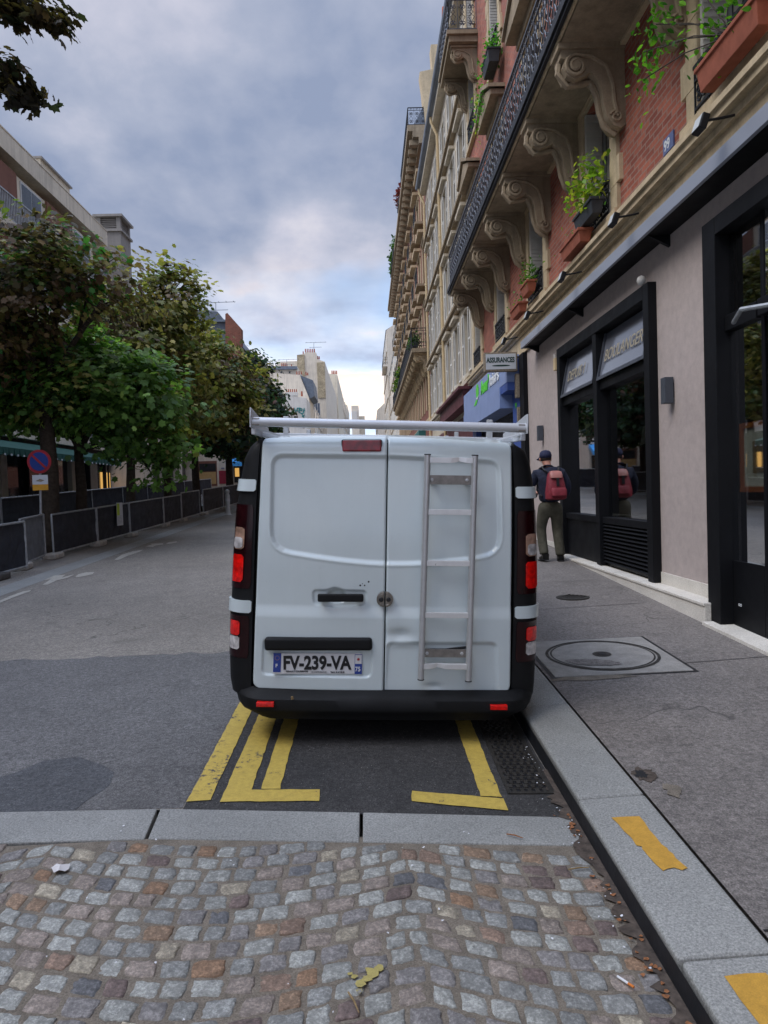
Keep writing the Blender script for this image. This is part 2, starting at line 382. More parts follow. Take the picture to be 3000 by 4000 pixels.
# ================================================================== mesh helpers
ORG = {}
def org(o): return ORG.get(o.name, Vector((0, 0, 0))) if o is not None else Vector((0, 0, 0))
def props(o, label=None, cat=None, group=None, kind=None):
    if label: o['label'] = label
    if cat: o['category'] = cat
    if group: o['group'] = group
    if kind: o['kind'] = kind
    return o
def thing(name, label, cat, loc=(0, 0, 0), rot=(0, 0, 0), group=None, local=False):
    o = bpy.data.objects.new(name, None); COL.objects.link(o); o.location = loc; o.rotation_euler = rot
    o.empty_display_size = .1
    ORG[o.name] = Vector((0, 0, 0)) if local else Vector(loc)
    return props(o, label, cat, group)
class MB:
    def __init__(s): s.v = []; s.f = []
    def add(s, vs_, fs_):
        o = len(s.v); s.v += [tuple(p) for p in vs_]; s.f += [tuple(i+o for i in f) for f in fs_]; return s
    def box(s, x0, x1, y0, y1, z0, z1):
        return s.add([(x0, y0, z0), (x1, y0, z0), (x1, y1, z0), (x0, y1, z0), (x0, y0, z1), (x1, y0, z1), (x1, y1, z1), (x0, y1, z1)],
                     [(0, 3, 2, 1), (4, 5, 6, 7), (0, 1, 5, 4), (1, 2, 6, 5), (2, 3, 7, 6), (3, 0, 4, 7)])
    def hexa(s, p):   # 8 points bottom ring then top ring
        return s.add(p, [(0, 3, 2, 1), (4, 5, 6, 7), (0, 1, 5, 4), (1, 2, 6, 5), (2, 3, 7, 6), (3, 0, 4, 7)])
    def quad(s, a, b, c, d): return s.add([a, b, c, d], [(0, 1, 2, 3)])
    def poly(s, pts): return s.add(pts, [tuple(range(len(pts)))])
    def prism(s, pts, d):
        n = len(pts); d = Vector(d); a = [Vector(p) for p in pts]; b = [p+d for p in a]
        s.add(a+b, [tuple(range(n))[::-1], tuple(range(n, 2*n))] + [(i, (i+1) % n, n+(i+1) % n, n+i) for i in range(n)]); return s
    def tube(s, path, r, n=8, cap=True):
        path = [Vector(p) for p in path]; m_ = len(path); rs = r if isinstance(r, (list, tuple)) else [r]*m_
        up = None; rings = []
        for i, p in enumerate(path):
            t = (path[min(i+1, m_-1)]-path[max(i-1, 0)])
            if t.length < 1e-9: t = Vector((0, 0, 1))
            t.normalize()
            if up is None: up = t.orthogonal().normalized()
            up = (up - t*up.dot(t))
            up = up.normalized() if up.length > 1e-6 else t.orthogonal().normalized()
            w = t.cross(up)
            rings.append([p + (up*math.cos(2*PI*k/n)+w*math.sin(2*PI*k/n))*rs[i] for k in range(n)])
        vs_ = [q for r_ in rings for q in r_]
        fs_ = [(i*n+k, i*n+(k+1) % n, (i+1)*n+(k+1) % n, (i+1)*n+k) for i in range(m_-1) for k in range(n)]
        if cap: fs_ += [tuple(range(n))[::-1], tuple((m_-1)*n+k for k in range(n))]
        return s.add(vs_, fs_)
    def cyl(s, a, b, r, n=16): return s.tube([a, b], r, n)
    def lathe(s, prof, c, n=24, axis='Z', a0=0):
        c = Vector(c); vs_ = []
        for r, h in prof:
            for k in range(n):
                a = 2*PI*k/n+a0; x, y = r*math.cos(a), r*math.sin(a)
                vs_.append(c + (Vector((x, y, h)) if axis == 'Z' else Vector((h, x, y)) if axis == 'X' else Vector((x, h, y))))
        m_ = len(prof); fs_ = [(i*n+k, i*n+(k+1) % n, (i+1)*n+(k+1) % n, (i+1)*n+k) for i in range(m_-1) for k in range(n)]
        fs_ += [tuple(range(n))[::-1], tuple((m_-1)*n+k for k in range(n))]
        return s.add(vs_, fs_)
    def build(s, name, mat, parent=None, smooth=False, bevel=0, seg=2, kind=None, label=None, world=True, subd=0):
        me = bpy.data.meshes.new(name)
        o_ = parent
        off = Vector((0, 0, 0))
        while o_ is not None: off += org(o_); o_ = o_.parent
        if not world: off = Vector((0, 0, 0))
        me.from_pydata([(x-off.x, y-off.y, z-off.z) for x, y, z in s.v], [], s.f); me.validate()
        ob = bpy.data.objects.new(name, me); COL.objects.link(ob)
        me.materials.append(M[mat] if isinstance(mat, str) else mat)
        bm = bmesh.new(); bm.from_mesh(me); bmesh.ops.recalc_face_normals(bm, faces=bm.faces); bm.to_mesh(me); bm.free()
        if smooth:
            for p in me.polygons: p.use_smooth = True
            if smooth == 'auto':
                try: me.set_sharp_from_angle(angle=math.radians(40))
                except Exception: pass
        if parent is not None: ob.parent = parent
        if bevel:
            b = ob.modifiers.new('bevel', 'BEVEL'); b.width = bevel; b.segments = seg; b.limit_method = 'ANGLE'; b.angle_limit = math.radians(35)
        if subd:
            q = ob.modifiers.new('sub', 'SUBSURF'); q.levels = q.render_levels = subd
        ORG[ob.name] = Vector((0, 0, 0))
        return props(ob, label=label, kind=kind)
def struct(name, mb, mat, **k): return mb.build(name, mat, None, kind='structure', **k)
def text(s, size, mat, parent, mtx, name='lettering', extrude=.002, offset=0.0, sx=1.0, align='LEFT', shear=0, world=True):
    c = bpy.data.curves.new('t', 'FONT'); c.body = s; c.size = size; c.extrude = extrude; c.offset = offset; c.align_x = align; c.align_y = 'BOTTOM_BASELINE'; c.shear = shear; c.resolution_u = 4
    t = bpy.data.objects.new('t', c); COL.objects.link(t); bpy.context.view_layer.update()
    me = bpy.data.meshes.new_from_object(t.evaluated_get(bpy.context.evaluated_depsgraph_get()))
    bpy.data.objects.remove(t); bpy.data.curves.remove(c)
    off = Vector((0, 0, 0)); o_ = parent
    while o_ is not None and world: off += org(o_); o_ = o_.parent
    me.transform(Matrix.Translation(-off) @ mtx @ Matrix.Diagonal((sx, 1, 1, 1)))
    me.materials.clear(); me.materials.append(M[mat]); me.name = name
    ob = bpy.data.objects.new(name, me); COL.objects.link(ob); ob.parent = parent; ORG[ob.name] = Vector((0, 0, 0)); return ob
def frame3(o, x, y):
    x = Vector(x).normalized(); y = Vector(y); y = (y - x*y.dot(x)).normalized(); z = x.cross(y)
    return Matrix(((x.x, y.x, z.x, o[0]), (x.y, y.y, z.y, o[1]), (x.z, y.z, z.z, o[2]), (0, 0, 0, 1)))
def on_right(x, y, z): return frame3((x, y, z), (0, -1, 0), (0, 0, 1))     # lettering on a facade right of the street
def copy_tree(o, parent=None):
    c = o.copy(); COL.objects.link(c); c.parent = parent
    ORG[c.name] = ORG.get(o.name, Vector((0, 0, 0)))
    for ch in list(o.children): copy_tree(ch, c)
    return c
print('OK helpers')
# ================================================================== ground
def sheet(name, x0, x1, y0, y1, mat, dz, nx=8, ny=8, kind='structure', skirt=0.0, fx=None):
    mb = MB(); xs = [x0+(x1-x0)*i/nx for i in range(nx+1)]; ys = [y0+(y1-y0)*j/ny for j in range(ny+1)]
    v = [(x, y, (fx(x, y) if fx else gz(x, y))+dz) for y in ys for x in xs]
    f = [(j*(nx+1)+i, j*(nx+1)+i+1, (j+1)*(nx+1)+i+1, (j+1)*(nx+1)+i) for j in range(ny) for i in range(nx)]
    mb.add(v, f); return mb.build(name, mat, None, kind=kind)
KX0, KX1 = 0.96, 1.285
sheet('ground', -400, 400, -60, 900, 'pavement_asphalt', -0.12, 60, 30)
def strip_y(x, top): return (3.49-.06*x) if top else (3.215-.045*x)
# road: starts behind the granite strip
mb = MB(); xs = [-5.32, -4.5, -3, -2, -1, -.5, 0, .5, KX0]; ys = [None, 4, 5, 7, 10, 15, 25, 50, 100, 200, 420]
v = []
for y in ys:
    for x in xs:
        yy = strip_y(x, 1) if y is None else y; v.append((x, yy, gz(x, yy)))
n = len(xs); mb.add(v, [(j*n+i, j*n+i+1, (j+1)*n+i+1, (j+1)*n+i) for j in range(len(ys)-1) for i in range(n-1)])
struct('road', mb, 'asphalt')
# darker newer asphalt where the van is parked (bay), deepened in colour for the shade beneath it, and a dark patch further left
def gpoly(name, pts, mat, dz, kind='structure', parent=None, dens=0):
    mb = MB(); P_ = []
    for i, (a, b) in enumerate(zip(pts, pts[1:]+pts[:1])):
        k = max(1, int(math.dist(a, b)/dens)) if dens else 1
        for j in range(k):
            t = j/k; x, y = a[0]+(b[0]-a[0])*t, a[1]+(b[1]-a[1])*t
            if dens: x += random.uniform(-1, 1)*.003; y += random.uniform(-1, 1)*.003
            P_.append((x, y, gz(x, y)+dz))
    mb.poly(P_); return mb.build(name, mat, parent, kind=kind)
gpoly('road_patch', [(-.97, 3.52), (KX0-.01, 3.44), (KX0-.01, 11.0), (-.97, 11.0)], 'bay_asphalt', .004, dens=.12)
jy = G(300*1.808, 1418*1.808).y
rj = random.Random(8)
gpoly('near_road', [(-5.3, 3.82), (-.98, 3.56)]+[(-.98-.12*k, jy+.01*k*.3+rj.uniform(-.05, .05)) for k in range(37)], 'near_asphalt', .0025)
pp = [G(u*3000/1659, v*3000/1659) for u, v in [(-40, 1770), (-30, 1690), (40, 1668), (95, 1645), (170, 1636), (225, 1655), (248, 1670), (235, 1700), (190, 1728), (150, 1762), (60, 1768)]]
gpoly('road_patch', [(p.x, p.y) for p in pp], 'dark_asphalt', .004, dens=.1)
# left side: pale gutter band, verge, kerb, pavement
mb = MB()
v = []; ys = [-30, 0, 5, 10, 20, 40, 80, 200, 420]
for y in ys: v += [(-5.75, y, gz(-5.75, y)+.003), (-5.32, y, gz(-5.32, y)+.003)]
mb.add(v, [(2*i, 2*i+1, 2*i+3, 2*i+2) for i in range(len(ys)-1)]); struct('gutter', mb, 'granite')
sheet('verge', -7.25, -5.75, -30, 420, 'asphalt', 0.0, 1, 20)
mb = MB()
for a in range(-30, 120, 1):
    j = .006; y0, y1 = a+j, a+1-j
    z0, z1 = gz(-7.3, y0), gz(-7.3, y1)
    mb.hexa([(-7.5, y0, z0-.1), (-7.25, y0, z0-.1), (-7.25, y1, z1-.1), (-7.5, y1, z1-.1), (-7.5, y0, z0+.15), (-7.25, y0, z0+.15), (-7.25, y1, z1+.15), (-7.5, y1, z1+.15)])
struct('left_kerb', mb, 'granite', bevel=.012)
sheet('left_pavement', -14, -7.5, -30, 420, 'pavement_asphalt', .145, 2, 20)
# right side: granite kerb stones
mb = MB(); cuts = [-3.0, -1.6, -.3, .95, 2.26, 3.38, 4.7, 6.1, 7.6, 9.1, 10.6, 12.1] + [13.6+1.5*i for i in range(50)]
for a, b in zip(cuts, cuts[1:]):
    for s in range(2):
        y0 = a+.004+(b-a-.008)*s/2; y1 = a+.004+(b-a-.008)*(s+1)/2
    y0, y1 = a+.004, b-.004; zz = lambda x, y, h: gz(KX0, y)+h
    j = random.uniform(-.004, .004)
    mb.hexa([(KX0+.02, y0, zz(0, y0, -.1)), (KX1, y0, zz(0, y0, -.1)), (KX1, y1, zz(0, y1, -.1)), (KX0+.02, y1, zz(0, y1, -.1)),
             (KX0+j, y0, zz(0, y0, .125)), (KX1, y0, zz(0, y0, .135)), (KX1, y1, zz(0, y1, .135)), (KX0+j, y1, zz(0, y1, .125))])
struct('kerb', mb, 'granite', bevel=.018, seg=3)
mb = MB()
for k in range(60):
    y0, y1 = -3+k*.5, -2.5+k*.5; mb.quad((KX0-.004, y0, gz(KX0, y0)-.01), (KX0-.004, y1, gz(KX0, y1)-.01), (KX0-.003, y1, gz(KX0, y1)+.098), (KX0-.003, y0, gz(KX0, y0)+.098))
struct('kerb_face_shade', mb, 'dark_iron')  # black strip before the kerb face: its shade painted in, along with some grime
PAVE = lambda x, y: SLOPE*y + .135 + (x-KX1)*.012
def pv(x, y, dz=0): return (x, y, PAVE(x, y)+dz)
sheet('pavement', KX1+.006, 3.6, -30, 120, 'pavement_asphalt', 0, 2, 30, fx=PAVE)
# seams across the pavement
mb = MB()
for (a, b, c) in ((2.36, 2.40, 3.2), (5.35, 5.52, 3.2), (7.6, 7.72, 3.0), (9.2, 9.3, 3.0), (13.0, 13.1, 3)):
    x0 = KX1+.01; pts = []
    for i in range(9):
        t = i/8; x = x0+(c-x0)*t; y = a+(b-a)*t+random.uniform(-.006, .006); pts.append((x, y))
    for p, q in zip(pts, pts[1:]):
        mb.quad(pv(p[0], p[1], .004), pv(q[0], q[1], .004), pv(q[0], q[1]+.009, .004), pv(p[0], p[1]+.009, .004))
struct('pavement_joint', mb, 'ink')
# broken hole in the pavement edge beside the kerb
def pblob(name, cx, cy, rx_, ry_, mat, dz, n=26, jit=.25, kind='structure', seed=1):
    r = random.Random(seed); mb = MB(); mb.poly([pv(cx+rx_*math.cos(2*PI*k/n)*(1+r.uniform(-jit, jit)), cy+ry_*math.sin(2*PI*k/n)*(1+r.uniform(-jit, jit)), dz) for k in range(n)])
    return mb.build(name, mat, None, kind=kind)
pblob('pavement_hole', 1.37, 3.58, .06, .075, 'gutter_dirt', .004, jit=.35, seed=4)
pblob('pavement_hole', 1.345, 3.585, .03, .045, 'rubber', .006, jit=.4, seed=14)
pblob('pavement_hole', 1.43, 3.40, .04, .07, 'mortar', .005, jit=.35, seed=5)
pblob('pavement_hole', 1.60, 5.20, .34, .05, 'mortar', .004, jit=.3, seed=8)
# mortar bed and granite strip
mb = MB(); xs = [-5.32, -3, -2, -1, 0, KX0+.03]; ys = [-4, -1, 1, 2, 3.0, 3.27]
mb.add([(x, y, gz(x, y)+.0015) for y in ys for x in xs], [(j*6+i, j*6+i+1, (j+1)*6+i+1, (j+1)*6+i) for j in range(5) for i in range(5)])
struct('mortar_bed', mb, 'mortar')
mb = MB(); sc_ = [-4.9, -3.4, -1.63, -.085, 1.0]; sk = [0, 0, .14, .0, 0]
sx = [G(330*1.808, 1772*1.808).x, G(305*1.808, 1834*1.808).x]
edges = [(-4.9, -4.9), (-2.75, -2.75), (sx[0], sx[1]), (-.083, -.083), (.945, .945)]
for (a0, a1), (b0, b1) in zip(edges, edges[1:]):
    g = .008
    P_ = [(a1+g, strip_y(a1, 0)), (b1-g, strip_y(b1, 0)), (b0-g, strip_y(b0, 1)), (a0+g, strip_y(a0, 1))]
    mb.hexa([(x, y, gz(x, y)-.08) for x, y in P_]+[(x, y, gz(x, y)+.008) for x, y in P_])
struct('granite_strip', mb, 'granite', bevel=.006)

# ---- cobblestones laid in segmental arcs
def make_setts():
    W = 1.62; A = .17; rh = .093; cw = .102
    def arc(x):
        t = ((x-.12) / W) % 1.0 * 2 - 1
        return -A*(1-t*t)*1.0
    tones = [(L('#8c8c86'), 30), (L('#7d7d79'), 22), (L('#777370'), 14), (L('#81766d'), 16), (L('#7a6658'), 5), (L('#806650'), 3), (L('#655752'), 5), (L('#5e5e5f'), 4), (L('#918877'), 6), (L('#826c58'), 5)]
    flat = [c for c, w in tones for _ in range(w)]
    V = []; F = []; T = []
    r = random.Random(5)
    j = -26
    for j in range(-34, 26):
        off = r.uniform(0, cw); x = -4.4+off
        edges_ = []
        while x < KX0+.05:
            w = cw*r.uniform(.82, 1.28); edges_.append((x, x+w)); x += w
        for (xa, xb) in edges_:
            yb = 3.27+.02+A - (25-j)*rh
            c4 = []
            for (xx, k) in ((xa, 0), (xb, 0), (xb, 1), (xa, 1)):
                c4.append((xx, yb+arc(xx)+k*rh))
            cx = sum(p[0] for p in c4)/4; cy = sum(p[1] for p in c4)/4
            ymax = strip_y(cx, 0)-.012
            if cy > ymax-.02 or cy < .3 or cx > KX0-.045 or cx < -4.3: continue
            g = r.uniform(.006, .011)
            ang = r.uniform(-.06, .06); jx, jy = r.uniform(-.003, .003), r.uniform(-.003, .003)
            q = []
            for (px_, py_) in c4:
                dx, dy = px_-cx, py_-cy
                dx -= math.copysign(g, dx)*.62; dy -= math.copysign(g, dy)*.62
                dx *= 1+r.uniform(-.13, .05); dy *= 1+r.uniform(-.13, .05)
                ca, sa = math.cos(ang), math.sin(ang)
                X, Y = cx+jx+dx*ca-dy*sa, cy+jy+dx*sa+dy*ca
                q.append((min(X, KX0-.006), min(Y, strip_y(X, 0)-.008)))
            lift = r.uniform(-.003, .003); tx, ty = r.uniform(-.035, .035), r.uniform(-.035, .035)
            tone = r.choice(flat); k = r.uniform(.87, 1.12); tone = tuple(min(1, t_*k*1.12) for t_ in tone)
            n = 16
            def outline(s, jit):
                o_ = []
                for a in range(n):
                    t = a/n*4; e = int(t) % 4; f = t-int(t)
                    p0, p1 = q[e], q[(e+1) % 4]
                    x_ = p0[0]+(p1[0]-p0[0])*f; y_ = p0[1]+(p1[1]-p0[1])*f
                    rr = 1.0-.055*(abs(f-.5)*2)**8
                    x_ = cx+(x_-cx)*s*rr; y_ = cy+(y_-cy)*s*rr
                    o_.append((x_+r.uniform(-jit, jit), y_+r.uniform(-jit, jit)))
                return o_
            base = len(V); jits = outline(1.0, .0042)
            rings = [(1.0, -.022), (.985, .000), (.90, .0055), (.55, .0070)]
            for s, h in rings:
                for (x_, y_) in jits:
                    X = cx+(x_-cx)*s; Y = cy+(y_-cy)*s
                    hz = h+lift+(X-cx)*tx+(Y-cy)*ty + (r.uniform(-.0022, .0022) if h > 0 else 0)
                    V.append((X, Y, gz(X, Y)+hz))
            V.append((cx, cy, gz(cx, cy)+.0070+lift+r.uniform(-.003, .003)))
            for i in range(3):
                for a in range(n): F.append((base+i*n+a, base+i*n+(a+1) % n, base+(i+1)*n+(a+1) % n, base+(i+1)*n+a))
            for a in range(n): F.append((base+3*n+a, base+3*n+(a+1) % n, base+4*n))
            T += [tone]*(4*n+1)
    me = bpy.data.meshes.new('cobblestones'); me.from_pydata(V, [], F)
    at = me.color_attributes.new('tone', 'FLOAT_COLOR', 'POINT')
    at.data.foreach_set('color', np.array([(*t_, 1) for t_ in T], dtype=np.float32).ravel())
    for p in me.polygons: p.use_smooth = True
    me.materials.append(M['granite_sett']); o = bpy.data.objects.new('cobblestones', me); COL.objects.link(o); o['kind'] = 'structure'
make_setts()

# ---- road markings
# dirt gathered in the corner of the kerb
mb = MB(); r = random.Random(31); pts0 = []; pts1 = []
for k in range(80):
    y = 1.6+k*.03; pts0.append((KX0-.001, y)); pts1.append((KX0-r.uniform(.025, .09), y))
for a, b, c, d in zip(pts0, pts0[1:], pts1[1:], pts1): mb.quad(*[(p[0], p[1], gz(*p)+.0115) for p in (a, b, c, d)])
struct('gutter_dirt', mb, 'gutter_dirt')
def mark(pts, mat='yellow_road_paint', dz=.009, dens=.05, name='road_marking'): return gpoly(name, pts, mat, dz, dens=dens)
mark([(-.97, 3.615), (-.855, 3.63), (-.862, 8.0), (-.975, 8.0)])
mark([(-.80, 3.612), (-.30, 3.615), (-.305, 3.745), (-.665, 3.745), (-.675, 8.0), (-.79, 8.0)])
mark([(-.615, 3.752), (-.515, 3.750), (-.515, 8.0), (-.615, 8.0)])
mark([(.172, 3.605), (.645, 3.50), (.645, 3.63), (.181, 3.72)])
mark([(.535, 3.66), (.640, 3.645), (.635, 8.0), (.53, 8.0)])
def kmark(pts):
    mb = MB(); P_ = []
    for a, b in zip(pts, pts[1:]+pts[:1]):
        k = max(1, int(math.dist(a, b)/.05))
        for j in range(k):
            t = j/k; x = a[0]+(b[0]-a[0])*t+random.uniform(-1, 1)*.004; y = a[1]+(b[1]-a[1])*t+random.uniform(-1, 1)*.006
            P_.append((x, y, gz(KX0, y)+.125+(x-KX0)*.01/.325+.004))
    mb.poly(P_); return mb.build('kerb_marking', 'ochre_kerb_paint', None, kind='structure')
kc = [G(u, v, .135) for u, v in [(2375, 3200), (2480, 3192), (2645, 3422), (2600, 3422), (2530, 3425)]]
kmark([(1.055, 3.17), (1.175, 3.17), (1.180, 2.93), (1.190, 2.90), (1.186, 2.87), (1.198, 2.85), (1.19, 2.82), (1.205, 2.74), (1.18, 2.735), (1.155, 2.755), (1.13, 2.745), (1.105, 2.74), (1.085, 2.90), (1.092, 2.915), (1.078, 2.93)])
kmark([(1.06, 2.17), (1.195, 2.17), (1.20, 1.60), (1.07, 1.60)])
S_ = 1/1.659
def gm(pts): return [(G(u*S_, 1600+v*S_).x, G(u*S_, 1600+v*S_).y) for u, v in pts]
mark(gm([(0, 1240), (60, 1213), (150, 1180), (203, 1172), (190, 1182), (100, 1215), (0, 1254)]), 'white_road_paint', .006, 0)
mark(gm([(275, 1138), (330, 1100), (285, 1108), (350, 1078), (425, 1072), (400, 1090), (480, 1070), (440, 1092), (370, 1108), (310, 1137)]), 'white_road_paint', .006, 0)
mark(gm([(487, 1085), (510, 1068), (560, 1056), (612, 1054), (600, 1068), (550, 1080), (505, 1088)]), 'white_road_paint', .006, 0)
mark(gm([(740, 975), (790, 942), (860, 920), (932, 908), (900, 925), (830, 948), (770, 975)]), 'white_road_paint', .006, 0)
mark(gm([(942, 888), (985, 876), (975, 870), (1055, 868), (1060, 874), (1010, 882), (990, 892)]), 'white_road_paint', .006, 0)
mark(gm([(1075, 870), (1095, 860), (1150, 855), (1145, 862), (1095, 872)]), 'white_road_paint', .006, 0)

# ---- storm drain grate
def drain():
    t = thing('drain_grate', 'black cast iron storm drain grate in the gutter behind the van, against the kerb', 'drain grate', (.81, 4.1, gz(.81, 4.1)))
    mb = MB(); x0, x1, y0, y1 = .70, .90, 3.70, 4.75
    z = lambda x, y: gz(x, y)+.012
    def hb(a, b, c, d, h=.018):
        mb.hexa([(a, c, z(a, c)-h), (b, c, z(b, c)-h), (b, d, z(b, d)-h), (a, d, z(a, d)-h), (a, c, z(a, c)), (b, c, z(b, c)), (b, d, z(b, d)), (a, d, z(a, d))])
    hb(x0-.02, x1+.02, y0-.02, y0); hb(x0-.02, x1+.02, y1, y1+.02); hb(x0-.02, x0, y0, y1); hb(x1, x1+.03, y0, y1)
    k = 0; y = y0+.03
    mbg = MB()
    mb2, mb_ = mbg, mb
    y = y0
    while y < y1-.03:
        a = x0; mb = mbg
        for i in range(5):
            xa = x0+.04*i+(.0 if k % 2 else .012)
            mb.hexa([(xa, y, z(xa, y)-.016), (xa+.020, y, z(xa, y)-.016), (xa+.020, y+.04, z(xa, y+.04)-.016), (xa, y+.04, z(xa, y+.04)-.016),
                     (xa, y, z(xa, y)), (xa+.020, y, z(xa, y)), (xa+.020, y+.04, z(xa, y+.04)), (xa, y+.04, z(xa, y+.04))])
        mb.hexa([(x0, y+.036, z(x0, y)-.018), (x1, y+.036, z(x1, y)-.018), (x1, y+.048, z(x1, y)-.018), (x0, y+.048, z(x0, y)-.018),
                 (x0, y+.036, z(x0, y)-.002), (x1, y+.036, z(x1, y)-.002), (x1, y+.048, z(x1, y)-.002), (x0, y+.048, z(x0, y)-.002)])
        y += .048; k += 1
    mb_.build('frame', 'cast_iron', t); mbg.build('grille', 'cast_iron', t)
    b = MB(); b.quad((x0, y0, gz(x0, y0)+.0055), (x1, y0, gz(x1, y0)+.0055), (x1, y1, gz(x1, y1)+.0055), (x0, y1, gz(x0, y1)+.0055)); b.build('sump', 'ink', t)
drain()
# ---- big manhole in the pavement
def manhole():
    t = thing('manhole_cover', 'large round manhole lid in a pale square frame on the pavement right of the van', 'manhole cover', (1.9, 5.8, PAVE(1.9, 5.8)))
    q = [G(u*3000/1659, v*3000/1659, .14) for u, v in [(1162, 1400), (1405, 1379), (1480, 1443), (1205, 1462)]]
    c = G(1300*3000/1659, 1417*3000/1659, .14); cx, cy = c.x, c.y
    mb = MB(); hw = .52
    Q = [(cx-hw, cy-hw), (cx+hw, cy-hw), (cx+hw, cy+hw), (cx-hw, cy+hw)]
    mb.hexa([pv(x, y, -.05) for x, y in Q]+[pv(x, y, .008) for x, y in Q]); mb.build('frame', 'manhole_stone', t, bevel=.004)
    mb = MB(); mb.poly([pv(x, y, .002) for x, y in [(cx-hw-.03, cy-hw-.03), (cx+hw+.03, cy-hw-.03), (cx+hw+.03, cy+hw+.03), (cx-hw-.03, cy+hw+.03)]]); mb.build('joint', 'ink', t)
    def ring(r0, r1, dz, name, mat, par=t, n=64):
        mb = MB(); v = [pv(cx+r*math.cos(2*PI*k/n), cy+r*math.sin(2*PI*k/n), dz) for r in (r0, r1) for k in range(n)]
        mb.add(v, [(k, (k+1) % n, n+(k+1) % n, n+k) for k in range(n)]); return mb.build(name, mat, par)
    ring(.425, .45, .012, 'rim', 'cast_iron'); ring(.398, .412, .012, 'rim', 'cast_iron')
    mb = MB(); mb.poly([pv(cx+.398*math.cos(2*PI*k/64), cy+.398*math.sin(2*PI*k/64), .011) for k in range(64)]); lid = mb.build('lid', 'manhole_stone', t)
    mb = MB(); mb.poly([pv(cx+.075*math.cos(2*PI*k/24), cy+.075*math.sin(2*PI*k/24), .015) for k in range(24)]); mb.build('plug', 'cast_iron', lid)
    mb = MB(); mb.poly([pv(cx+.02*a, cy+.03*b, .018) for a, b in ((-1, -1), (1, -1), (1, 1), (-1, 1))]); mb.build('keyhole', 'ink', lid)
    r = random.Random(3); mb = MB(); pts = []
    for k in range(40):
        a = 2*PI*k/40; pts.append(pv(cx-.14+.2*math.cos(a)*(1+r.uniform(-.1, .1)), cy-.22+.085*math.sin(a)*(1+r.uniform(-.15, .15))-.12*math.cos(a)*.5, .0165))
    mb.poly(pts); mb.build('stain', 'pavement_asphalt', t)
stucco('manhole_stone', L('#8f8b85'), .16, .15, .6, 90)
manhole()
def small_cover():
    c = G(1237*3000/1659, 1292*3000/1659, .14); mb = MB(); t = thing('access_cover', 'small round cast iron cover set in the pavement beyond the large manhole', 'access cover', (c.x, c.y, PAVE(c.x, c.y)))
    mb.lathe([(.19, -.02), (.19, .006), (.17, .008)], (c.x, c.y, PAVE(c.x, c.y)), 28); mb.build('rim', 'cast_iron', t)
    mb = MB()
    for i in range(-4, 5):
        for j in range(-4, 5):
            if i*i+j*j < 18 and (i+j) % 2 == 0: x, y = c.x+i*.036, c.y+j*.036; mb.box(x-.014, x+.014, y-.014, y+.014, PAVE(x, y), PAVE(x, y)+.013)
    mb.build('tread', 'cast_iron', t)
small_cover()
# ---- litter
def butt(p, ang):
    t = thing('cigarette_butt', 'white and orange cigarette end lying on the cobblestones near the kerb', 'cigarette butt', p)
    d = Vector((math.cos(ang), math.sin(ang), 0.0)); p = Vector(p)
    MB().cyl(p-d*.035, p+d*.008, .0042, 10).build('paper', 'butt_white', t); MB().cyl(p+d*.008, p+d*.030, .0043, 10).build('filter', 'butt_orange', t)
p = G(1353*3000/1659, 2133*3000/1659); butt((p.x, p.y, p.z+.018), -1.0)
def stick(u, v, ang, ln, label, mat='twig', name='twig', dz=.02):
    p = G(u*3000/1659, v*3000/1659); a = Vector((math.cos(ang), math.sin(ang), 0))*ln/2; q = Vector((p.x, p.y, p.z+dz))
    o = MB().tube([q-a, q+Vector((0.002, .003, .002)), q+a], [.003, .0035, .002], 6).build(name, mat); props(o, label, name.replace('_', ' '))
stick(764, 2178, -1.2, .10, 'pale thin stick on the cobblestones under the yellow paint splash')
stick(1112, 1815, -.6, .08, 'dark bent twig lying on the granite strip near the kerb', 'leaf_brown')
stick(1250, 1886, .1, .09, 'thin straw on the cobbles just below the granite strip by the kerb')
def litter(name, label, spots, mat, size, seed, kind='stuff'):
    r = random.Random(seed); mb = MB()
    for (x, y) in spots:
        z = max(gz(x, y)+.013, 0); s = size*r.uniform(.5, 1.3); a = r.uniform(0, 6.28); n = r.choice((5, 6, 7))
        mb.poly([(x+s*math.cos(a+2*PI*k/n)*(r.uniform(.6, 1)), y+.7*s*math.sin(a+2*PI*k/n), z+r.uniform(0, .006)) for k in range(n)])
    o = mb.build(name, mat); props(o, label, 'grit' if 'gravel' in name else 'leaf litter', kind=kind)
r = random.Random(2)
sp = [(KX0-.02-abs(r.gauss(0, .035)), r.choice((r.uniform(2.4, 3.3), r.gauss(2.75, .1), r.gauss(3.35, .05), r.uniform(1.9, 2.4)))) for _ in range(42)]
litter('leaf_litter', 'brown leaf crumbs collected in the gutter along the kerb', sp, 'leaf_brown', .012, 4)
litter('gravel_crumbs', 'pale crumbs and grit scattered over the cobblestones and gutter', [(r.uniform(-1.6, .9), r.uniform(2.1, 3.4)) for _ in range(26)]+[(KX0-.03-abs(r.gauss(0, .05)), r.uniform(2.2, 4.3)) for _ in range(40)], 'plate_white', .006, 9)
def blotch():
    c = G(785*1.808, 2123*1.808); r = random.Random(12); mb = MB()
    for (ox, oy, rr) in ((-.01, -.02, .022), (.012, .0, .02), (.035, .028, .026), (.055, .05, .02), (-.012, -.055, .014), (-.03, .015, .013), (-.045, .03, .01), (.02, .045, .016)):
        n = 14; mb.poly([(c.x+ox+rr*math.cos(2*PI*k/n)*r.uniform(.6, 1.1), c.y+oy+rr*math.sin(2*PI*k/n)*r.uniform(.6, 1.1), gz(c.x, c.y)+.0125+r.uniform(0, .001)) for k in range(n)])
    mb.build('paint_splash', 'old_splash', None, kind='structure')
blotch()
